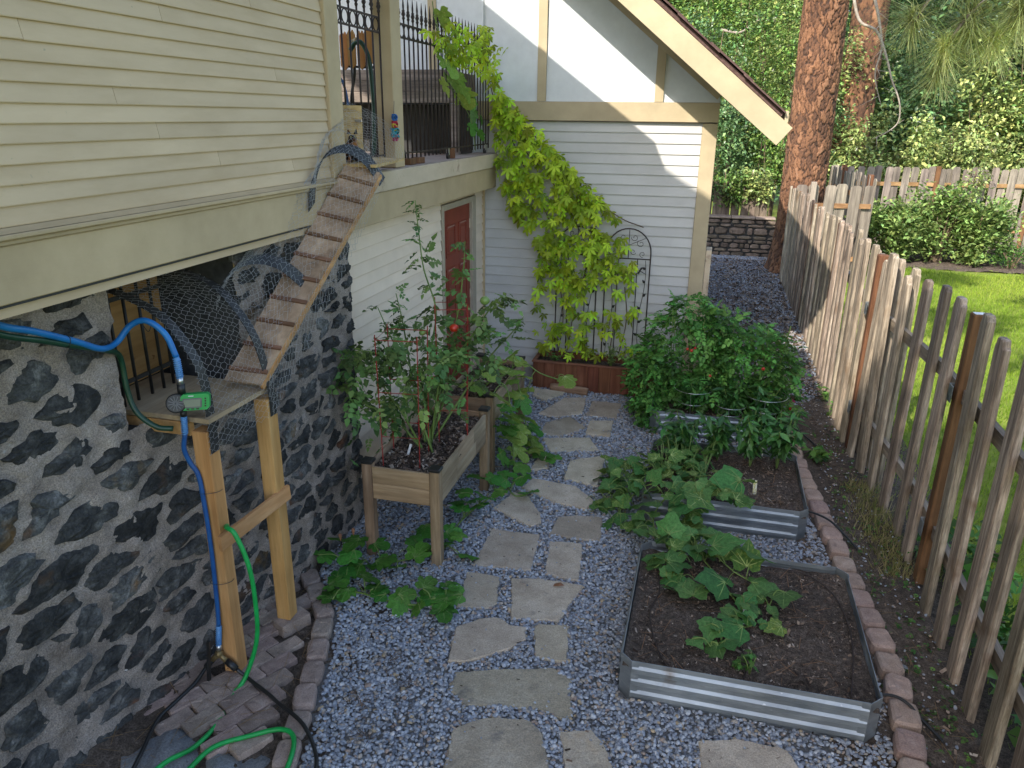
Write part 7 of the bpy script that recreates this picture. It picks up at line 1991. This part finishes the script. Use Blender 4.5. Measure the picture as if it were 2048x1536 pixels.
# ------------------------------------------------------------------ gravel: real pebbles
def pebbles():
    lib = bpy.data.collections.new('pebble_shapes')
    mats = []
    MAT['pebble'] = material('pebble', [(0.2, (0.5,0.5,0.5)), (0.8, (0.72,0.72,0.72))], scale=40, rough=0.75, bump=0.15, spec=.4)
    t = MAT['pebble'].node_tree
    p = [n_ for n_ in t.nodes if n_.type == 'BSDF_PRINCIPLED'][0]
    oi = [n_ for n_ in t.nodes if n_.type == 'OBJECT_INFO'][0]
    base = p.inputs['Base Color'].links[0].from_socket
    cr_ = ramp(t, oi.outputs['Random'], [(0.0, (0.16,0.17,0.19)), (0.12, (0.24,0.255,0.28)), (0.30, (0.31,0.33,0.36)), (0.48, (0.36,0.38,0.41)), (0.64, (0.27,0.275,0.28)), (0.74, (0.36,0.31,0.255)), (0.83, (0.43,0.44,0.45)), (0.90, (0.31,0.235,0.185)), (0.95, (0.50,0.49,0.48)), (0.975, (0.38,0.29,0.18))], 'CONSTANT')
    c = mixc(t, 1.0, cr_, base, 'MULTIPLY')
    c2 = mixc(t, 1.0, c, (1.62,1.66,1.74), 'MULTIPLY')
    t.links.new(c2, p.inputs['Base Color'])
    r = random.Random(3)
    for k in range(7):
        m = MB(); m.ball((0, 0, 0), .5, 8, 6, 1)
        sx, sy, sz = r.uniform(.85, 1.15), r.uniform(.62, .9), r.uniform(.42, .62)
        m.v = [(a*sx*(1+.12*math.sin(3*b+k))+r.uniform(-.03, .03), b*sy*(1+.10*math.sin(4*a+k))+r.uniform(-.03, .03), c_*sz+r.uniform(-.02, .02)) for a, b, c_ in m.v]
        me = m.mesh('pebble'); me.materials.append(MAT['pebble']); me.polygons.foreach_set('use_smooth', [True]*len(me.polygons))
        lib.objects.link(bpy.data.objects.new('pebble', me))
    left = [(-1.60,1.6)]+[(p_[0]+.075, p_[1]+.03) for p_ in EP[::-1]]
    region = [(1.25,1.6),(1.13,2.86)]+[(x_-.07, y_) for x_, y_ in BO[::-1]][1:-1]+[(.86,8.0),(1.38,8.7),(1.47,10),(1.42,15.6),(1.45,18.1),(-.0,18.1),(.05,8.7),(-.02,8.44),(-2.5,8.44),(-2.5,4.86),(-2.44,4.3)]+left[::-1]
    holes = [grow(f, -.018) for f in FLAG]+[[(-.25,3.37),(1.07,3.37),(1.07,4.63),(-.25,4.63)], [(-.32,5.33),(.91,5.33),(.91,6.43),(-.32,6.43)], [(-.40,7.1),(.86,7.1),(.86,8.06),(-.40,8.06)], [(-1.84,8.11),(-.41,8.11),(-.41,8.5),(-1.84,8.5)]]
    P = []
    for (y0, y1, x0, x1, den, sz) in ((1.7, 3.2, -2.7, 1.4, 5200, .027), (3.2, 4.4, -2.7, 1.4, 5000, .027), (4.4, 6.0, -2.7, 1.3, 4400, .027), (6.0, 8.5, -2.7, 1.5, 3600, .028), (8.5, 12, 0, 1.5, 2000, .032), (12, 18.2, -.4, 1.6, 1300, .038)):
        n_ = int((y1-y0)*(x1-x0)*den)
        X = NR.uniform(x0, x1, n_); Y_ = NR.uniform(y0, y1, n_)
        ok = in_poly(X, Y_, region)
        for h_ in holes: ok &= ~in_poly(X, Y_, h_)
        X = X[ok]; Y_ = Y_[ok]
        P.append(np.stack([X, Y_, NR.uniform(.002, .022, len(X)), np.clip(NR.lognormal(0, .20, len(X)), .6, 1.6)*sz*.86], 1))
    for f in FLAG:
        cx_ = sum(p_[0] for p_ in f)/len(f); cy_ = sum(p_[1] for p_ in f)/len(f)
        for _ in range(5):
            q_ = RND.choice(f); t_ = RND.uniform(.35, .95)
            P.append(np.array([[cx_+(q_[0]-cx_)*t_, cy_+(q_[1]-cy_)*t_, .036, RND.uniform(.007, .018)]]))
    # a few strays on the stones and soil
    n_ = 500
    P.append(np.stack([NR.uniform(1.15, 1.6, n_), NR.uniform(2.6, 9, n_), np.full(n_, .022), NR.uniform(.008, .024, n_)], 1))
    P = np.concatenate(P)
    me = bpy.data.meshes.new('gravel')
    me.vertices.add(len(P)); me.vertices.foreach_set('co', P[:, :3].astype(np.float32).ravel())
    a_ = me.attributes.new('rot', 'FLOAT_VECTOR', 'POINT')
    a_.data.foreach_set('vector', np.stack([NR.normal(0, .35, len(P)), NR.normal(0, .35, len(P)), NR.uniform(0, 6.3, len(P))], 1).astype(np.float32).ravel())
    a_ = me.attributes.new('scl', 'FLOAT', 'POINT'); a_.data.foreach_set('value', P[:, 3].astype(np.float32))
    o = link('gravel', me, None); o['kind'] = 'stuff'
    g = bpy.data.node_groups.new('scatter_pebbles', 'GeometryNodeTree')
    g.interface.new_socket('Geometry', in_out='INPUT', socket_type='NodeSocketGeometry')
    g.interface.new_socket('Geometry', in_out='OUTPUT', socket_type='NodeSocketGeometry')
    gi = g.nodes.new('NodeGroupInput'); go = g.nodes.new('NodeGroupOutput')
    ip = g.nodes.new('GeometryNodeInstanceOnPoints'); ci = g.nodes.new('GeometryNodeCollectionInfo')
    ci.inputs['Collection'].default_value = lib; ci.inputs['Separate Children'].default_value = True; ci.inputs['Reset Children'].default_value = True
    nr = g.nodes.new('GeometryNodeInputNamedAttribute'); nr.data_type = 'FLOAT_VECTOR'; nr.inputs['Name'].default_value = 'rot'
    ns = g.nodes.new('GeometryNodeInputNamedAttribute'); ns.data_type = 'FLOAT'; ns.inputs['Name'].default_value = 'scl'
    er = g.nodes.new('FunctionNodeEulerToRotation')
    g.links.new(gi.outputs[0], ip.inputs['Points']); g.links.new(ci.outputs[0], ip.inputs['Instance']); ip.inputs['Pick Instance'].default_value = True
    g.links.new(nr.outputs[0], er.inputs[0]); g.links.new(er.outputs[0], ip.inputs['Rotation']); g.links.new(ns.outputs[0], ip.inputs['Scale'])
    g.links.new(ip.outputs[0], go.inputs[0])
    md = o.modifiers.new('scatter', 'NODES'); md.node_group = g
    print('pebbles', len(P))
pebbles()
# ================================================================== TREES
MAT['bark'] = material('ponderosa_bark', [(0.0, (0.02,0.014,0.011)), (0.20, (0.045,0.028,0.021)), (0.36, (0.10,0.05,0.03)), (0.6, (0.19,0.092,0.048)), (0.8, (0.26,0.135,0.076)), (0.97, (0.28,0.20,0.155))], scale=14, rough=0.92, bump=0.8, bscale=34, dist=0.012, attr='tint',
                       large=(1.6,0.78,1.15))
def pine_trunk(name, base, h, r0, r1, parent, seed, flare=0.35, res=(150, 330), plate=(0.075, 0.21), lean=(0, 0)):
    """trunk with thick bark plates divided by deep cracks"""
    g = np.random.default_rng(seed)
    na, nz = res
    zs = np.linspace(0, h, nz); an = np.linspace(0, 2*math.pi, na, endpoint=False)
    A, Z = np.meshgrid(an, zs)
    R0 = r0+(r1-r0)*(Z/h)
    R0 = R0*(1+flare*np.exp(-Z/0.45)*(1+.35*np.sin(A*5+1)))
    R0 = R0*(1+.03*np.sin(A*3+Z*.6))
    # plates: nearest and second nearest of jittered points on the unrolled, stretched surface
    cu, cz = plate
    circ = 2*math.pi*r0
    ncx = int(circ/cu); ncz = int(h/cz)+2
    px = (np.arange(ncx)[None, :]+g.uniform(.05, .95, (ncz, ncx))+.5*(np.arange(ncz)[:, None] % 2))/ncx*circ
    pz = (np.arange(ncz)[:, None]+g.uniform(.05, .95, (ncz, ncx)))*cz-cz
    pc_ = g.random((ncz, ncx))
    U = A*r0+.04*np.sin(Z*5+A*2)+.018*np.sin(Z*17+A*7)+.010*np.sin(Z*47+A*13); W = Z+.03*np.sin(U*25)+.018*np.sin(U*61+Z*9)+g.normal(0, .006, Z.shape)
    d1 = np.full(U.shape, 9.0); d2 = np.full(U.shape, 9.0); cc = np.zeros(U.shape)
    ri = np.clip(((W+cz)/cz).astype(int), 0, ncz-1)
    for dr in (-1, 0, 1):
        rr = np.clip(ri+dr, 0, ncz-1)
        for c in range(ncx):
            dx = np.abs(U-px[rr, c]); dx = np.minimum(dx, circ-dx)
            d = np.hypot(dx/cu, (W-pz[rr, c])/cz*0.9)
            n1 = d < d1
            d2 = np.where(n1, d1, np.minimum(d2, d)); cc = np.where(n1, pc_[rr, c], cc); d1 = np.where(n1, d, d1)
    e = np.clip((d2-d1)/0.18, 0, 1)
    hgt = e*e*(3-2*e)
    R_ = R0+0.028*hgt*(r0/.42)+g.normal(0, .0035, U.shape)+(cc-.5)*.014*(e > .3)
    t = np.clip(.05+hgt*(.22+.56*cc)+g.normal(0, .08, U.shape), 0, 1)
    X = base[0]+lean[0]*Z+R_*np.cos(A); Y_ = base[1]+lean[1]*Z+R_*np.sin(A)
    V = np.stack([X, Y_, Z+base[2]], -1).reshape(-1, 3)
    i = np.arange(na)[None, :]+np.arange(nz-1)[:, None]*na
    j = (np.arange(na)+1)[None, :] % na+np.arange(nz-1)[:, None]*na
    F = np.stack([i, j, j+na, i+na], -1).reshape(-1, 4)
    return link(name, np_mesh(name, V, [F], t.ravel()), MAT['bark'], parent, False)


NEED = ([(-.010,0,0),(.010,0,0),(.004,1,-.03),(-.004,1,-.03)], [(0,1,2,3)])
def needles(parent, tufts, n, L, name='needles', width=1.0):
    P = []; Yw_ = []; Pt = []; Sz = []; T = []
    for (x, y, z, s, dry) in tufts:
        for _ in range(n):
            P.append((x+RND.gauss(0, .012), y+RND.gauss(0, .012), z+RND.uniform(-.05, .05)*s)); Yw_.append(RND.uniform(0, 6.28)); Pt.append(math.asin(max(-1, min(1, RND.uniform(-.95, .45))))); Sz.append(L*s*RND.uniform(.75, 1.1)); T.append(min(1, max(0, RND.gauss(.45+dry, .18))))
    n_ = len(P)
    cloud(name, NEED, np.array(P), Yw_, Pt, np.zeros(n_), Sz, MAT['needle'], parent, kind='stuff', tint=np.array(T))
def far_crown(parent, c, r, n, size, name='crown'):
    """pine crown above the picture: clumps of needles through its volume"""
    d = NR.normal(0, 1, (n, 3)); d /= np.linalg.norm(d, axis=1, keepdims=True)
    rr = NR.uniform(.25, 1, n)[:, None]**.6
    P = np.array(c)+d*rr*np.array(r)
    keep = (np.sin(P[:, 0]*2.1)+np.sin(P[:, 1]*1.9+1)+np.sin(P[:, 2]*2.3)+NR.normal(0, .4, n)) > -.2
    if min(r) < 1.0: keep[:] = True
    P = P[keep]; k = len(P)
    cloud(name, CLUMP, P, NR.uniform(0, 6.3, k), NR.normal(0, .6, k), NR.normal(0, .6, k), NR.uniform(size*.6, size*1.2, k), MAT['needle'], parent, kind='stuff')

p1 = empty('pine_tree', (1.74, 16.55, 0), 'big ponderosa pine with orange plated bark at the end of the picket fence', 'tree')
pine_trunk('trunk', (1.74, 16.55, -.02), 13.0, .40, .33, p1, 4, lean=(-.010, 0), res=(210, 700))
far_crown(p1, (1.6, 16.5, 14.5), (2.6, 2.6, 2.2), 900, .5)
p2 = empty('pine_tree', (3.62, 24.2, 0), 'second pine trunk standing in the hedge behind the long board fence', 'tree')
pine_trunk('trunk', (3.62, 24.2, -.02), 11.5, .46, .40, p2, 9, flare=.1, res=(110, 190), plate=(.22, .34))
far_crown(p2, (3.6, 24.4, 12.5), (2.2, 2.2, 2.2), 700, .5)
# the pine beside the camera whose bough hangs into the upper right corner
p3 = empty('pine_tree', (3.9, 1.6, 0), 'long needled pine bough hanging into the upper right corner', 'tree')
pine_trunk('trunk', (3.9, 1.6, -.02), 11.0, .34, .26, p3, 12, res=(80, 120))
br = MB()
BR = [[(3.8,1.8,4.7),(2.9,2.7,4.35),(2.0,3.5,4.0),(1.35,3.95,3.72),(1.10,4.05,3.58)], [(1.35,3.95,3.72),(1.12,3.95,3.56),(.98,3.93,3.42),(.93,3.93,3.33)], [(1.25,4.0,3.66),(1.0,4.0,3.62),(.86,4.05,3.52),(.80,4.10,3.40)], [(2.0,3.5,4.0),(1.6,3.9,3.75),(1.30,4.0,3.55),(1.22,4.0,3.47)]]
for v in BR: c = catmull(v, 5); br.tube(c, [max(.006, .03*(1-k/len(c))) if v is BR[0] else .007 for k in range(len(c))], 6)
br.build('branch', MAT['twig'], p3, True)
TU = [(.99,3.95,3.42,1.0,-.05),(1.19,3.97,3.46,1.05,.0),(.91,3.93,3.31,.85,.40),(.90,3.92,3.21,.85,.05),(1.10,3.95,3.33,.8,.38),(.80,4.10,3.44,.95,.05),(.96,4.0,3.62,1.0,.0),(1.25,4.0,3.60,1.0,.1)]
needles(p3, TU, 330, .215)
far_crown(p3, (5.4, 2.0, 8.6), (2.0, 2.4, 1.8), 420, .42)
for (x_, y_, z_, r_) in ((-.9,1.6,10.2,.8), (.9,2.6,10.8,.8), (1.8,5.2,10.6,.8), (-.3,5.2,10.2,.6), (-.4,-.9,10.6,.6), (2.3,.6,9.6,.8)):  # loose clumps added overhead, out of view, to dapple the lawn
    far_crown(p3, (x_, y_, z_), (r_, r_, .45), 120, .36)
p4 = empty('pine_tree', (-4.2, -8.5, 0), 'unseen pine added behind the camera to dapple the near fence', 'tree')  # out of view, put in for its shade on the near pickets
pine_trunk('trunk', (-4.2, -8.5, -.02), 12.0, .36, .28, p4, 15, res=(60, 80))
far_crown(p4, (-3.2, -7.9, 11.0), (2.5, 2.6, 2.4), 3800, .5)

# ------------------------------------------------------------------ hedges, shrubs and trees behind the fences
def leafy(name, c, r, n, size, mat, label, cat, group=None, tm=OVAL, trunk=True, low=0.0, stems=5, upright=0.0, front=True):
    root = empty(name, (c[0], c[1], 0), label, cat, group)
    cl = max(9, n//150)
    if mat == 'hedge': mat = RND.choice(('hedge', 'hedge_light', 'hedge_blue'))
    d = NR.normal(0, 1, (cl, 3)); d /= np.linalg.norm(d, axis=1, keepdims=True)
    if front: d[:, 1] = np.where(d[:, 1] > .35, -d[:, 1], d[:, 1])
    cc = np.array(c)+d*NR.uniform(.35, 1.05, cl)[:, None]*np.array(r)
    w = NR.integers(0, cl, n)
    sp_ = np.array(r)*.14+.04
    P = cc[w]+NR.normal(0, 1, (n, 3))*sp_
    P[:, 2] = np.maximum(P[:, 2], low+NR.uniform(.02, .2, n))
    o_ = P-np.array(c); yaw = np.arctan2(-o_[:, 0], o_[:, 1])+NR.normal(0, .9, n)
    tint = np.clip(NR.random(n)*.75+.35*NR.random(cl)[w]-.05, 0, 1)
    cloud('foliage', tm, P, yaw, NR.normal(-.15+upright, .5, n), NR.normal(0, .5, n), NR.uniform(.65, 1.3, n)*size, MAT[mat], root, kind='stuff', tint=tint)
    if trunk:
        m_ = MB()
        for k in range(stems):
            a = RND.uniform(0, 6.28); t_ = Vector((c[0]+r[0]*.6*math.cos(a), c[1]+r[1]*.6*math.sin(a), c[2]+r[2]*RND.uniform(.1, .75)))
            m_.tube(catmull([(c[0]+.1*math.cos(a), c[1]+.1*math.sin(a), -.02), (c[0]+.25*r[0]*math.cos(a), c[1]+.25*r[1]*math.sin(a), c[2]*.55), t_], 5), [.035-.0026*k_ for k_ in range(11)], 6)
        m_.build('stem' if stems > 1 else 'trunk', MAT['stem_brown'], root, True)
    return root
HG = 'shrubs crowding behind the long board fence'
HL_ = 'dense green shrub crowding behind the long board fence'
k = 0
for x in np.arange(2.6, 12.4, 1.25):
    leafy('hedge_shrub', (x+RND.uniform(-.2, .2), 23.2+RND.uniform(-.3, .3), 1.75+RND.uniform(-.15, .25)), (1.05, .9, 1.35), 3300, .125, 'hedge', HL_, 'shrub', HG, stems=4)
for x in np.arange(2.2, 12.4, 1.6):
    leafy('hedge_shrub', (x+RND.uniform(-.3, .3), 24.9+RND.uniform(-.3, .3), 3.5+RND.uniform(-.3, .4)), (1.3, 1.0, 1.7), 3600, .145, 'hedge', 'tall green shrub in the second row behind the long board fence', 'shrub', 'tall shrubs in the second row behind the fence', stems=4)
for x in np.arange(-2.5, 14, 2.1):
    leafy('broadleaf_tree', (x+RND.uniform(-.4, .4), 28.0+RND.uniform(-.6, .6), 5.6+RND.uniform(-.4, .6)), (1.7, 1.3, 2.6), 4200, .20, 'hedge', 'leafy tree closing the view at the very back', 'tree', 'leafy trees closing the view', stems=1)
for x in np.arange(-4, 16, 2.6):
    leafy('broadleaf_tree', (x+RND.uniform(-.4, .4), 31.0, 3.2), (2.0, 1.2, 3.4), 4200, .36, 'hedge', 'dark leafy tree behind the others at the back', 'tree', 'dark trees behind the leafy ones', stems=1)
for i, (x, y, z, rx, rz_3, n) in enumerate(((-1.2,20.0,2.1,1.1,1.3,3200), (.2,19.9,2.2,1.0,1.25,3600), (1.3,20.2,2.3,.8,1.3,3000), (-.4,21.6,4.0,1.4,1.7,3600), (1.5,21.8,4.2,1.3,1.8,3800), (.3,23.6,5.6,1.6,1.9,3600), (2.2,23.4,5.2,1.2,1.9,2800))):
    leafy('hedge_shrub', (x, y, z), (rx, .8, rz_3), n, .10, 'hedge', 'leafy shrub overhanging the dark plank fence behind the house', 'shrub', 'shrubs overhanging the dark plank fence', stems=4)
# shrubs at the edge of the lawn
for (x, y, h_, rx, n, lab) in ((3.35,18.55,1.25,.50,4200,'silvery green shrub at the left end of the lawn bed'), (4.15,18.5,1.20,.55,4200,'yellow tinged shrub second from the left in the lawn bed'), (4.95,18.75,1.60,.62,5600,'tallest bushy shrub in the middle of the lawn bed'), (5.75,18.7,1.25,.55,4200,'thin shrub right of the tallest one in the lawn bed')):
    leafy('garden_shrub', (x, y, h_*.55), (rx, .55, h_*.55), n, .115, 'shrub', lab, 'shrub', None, OVAL, stems=9, upright=.6, front=False)
for (x, y, h_, rx, n, lab) in ((6.35,18.35,.55,.45,900,'low ferny green plant at the right of the lawn bed'), (7.2,18.6,.6,.5,900,'low ferny green plant at the far right of the lawn bed'), (2.75,18.6,.7,.35,600,'small green plant at the foot of the return fence panel')):
    leafy('low_plant', (x, y, h_*.5), (rx, .4, h_*.5), n, .08, 'weed', lab, 'plant', None, SLIM, stems=5, upright=.6, front=False)
# creeper hanging over the long fence
leafy('ivy', (5.95, 20.72, 1.35), (.30, .10, .75), 420, .085, 'hedge', 'green creeper hanging down over the front of the long board fence', 'vine', stems=2)
# bare pale branches in front of the hedge
for i, (v, lab) in enumerate((([(2.70,21.2,5.9),(2.95,21.1,5.2),(3.35,21.0,4.95),(3.65,21.0,4.4),(3.85,21.0,3.9),(4.1,21.0,3.4),(4.15,21.0,2.95),(3.9,20.9,2.7),(3.6,20.8,2.55)], 'long bare drooping branch in front of the hedge'), ([(3.2,21.3,5.8),(3.4,21.2,5.2),(3.55,21.2,4.6),(3.5,21.2,4.0),(3.75,21.2,3.3)], 'bare pale branch hanging left of the longer drooping one'),
                              ([(-.2,22.8,5.2),(.3,22.4,5.1),(.7,22.2,5.35),(1.2,22.1,5.3)], 'bare pale twig above the roof edge'))):
    m = MB(); c = catmull(v, 6); m.tube(c, [.030*(1-k_/len(c))+.008 for k_ in range(len(c))], 6)
    for p in c[4::3]:
        m.tube([p, p+Vector((RND.uniform(-.4, .4), -.1, RND.uniform(-.35, .2)))], [.009, .003], 5)
    tag(m.build('dead_branch', MAT['twig'], None, True), lab, 'branch')
for x in np.arange(-5, 20, 2.4):
    leafy('broadleaf_tree', (x+RND.uniform(-.4, .4), 34.0, 6.5), (2.2, 1.2, 3.6), 2600, .6, 'hedge', 'tall dark tree in the last row of the wood', 'tree', 'tall dark trees of the last row', stems=1)
for x in (-1.0, -.3, .4, 1.0):
    leafy('hedge_shrub', (x, 18.50, 1.58), (.45, .24, .38), 1300, .085, 'hedge', 'leafy branches spilling over the top of the dark plank fence', 'shrub', 'leafy branches over the dark plank fence', stems=2)
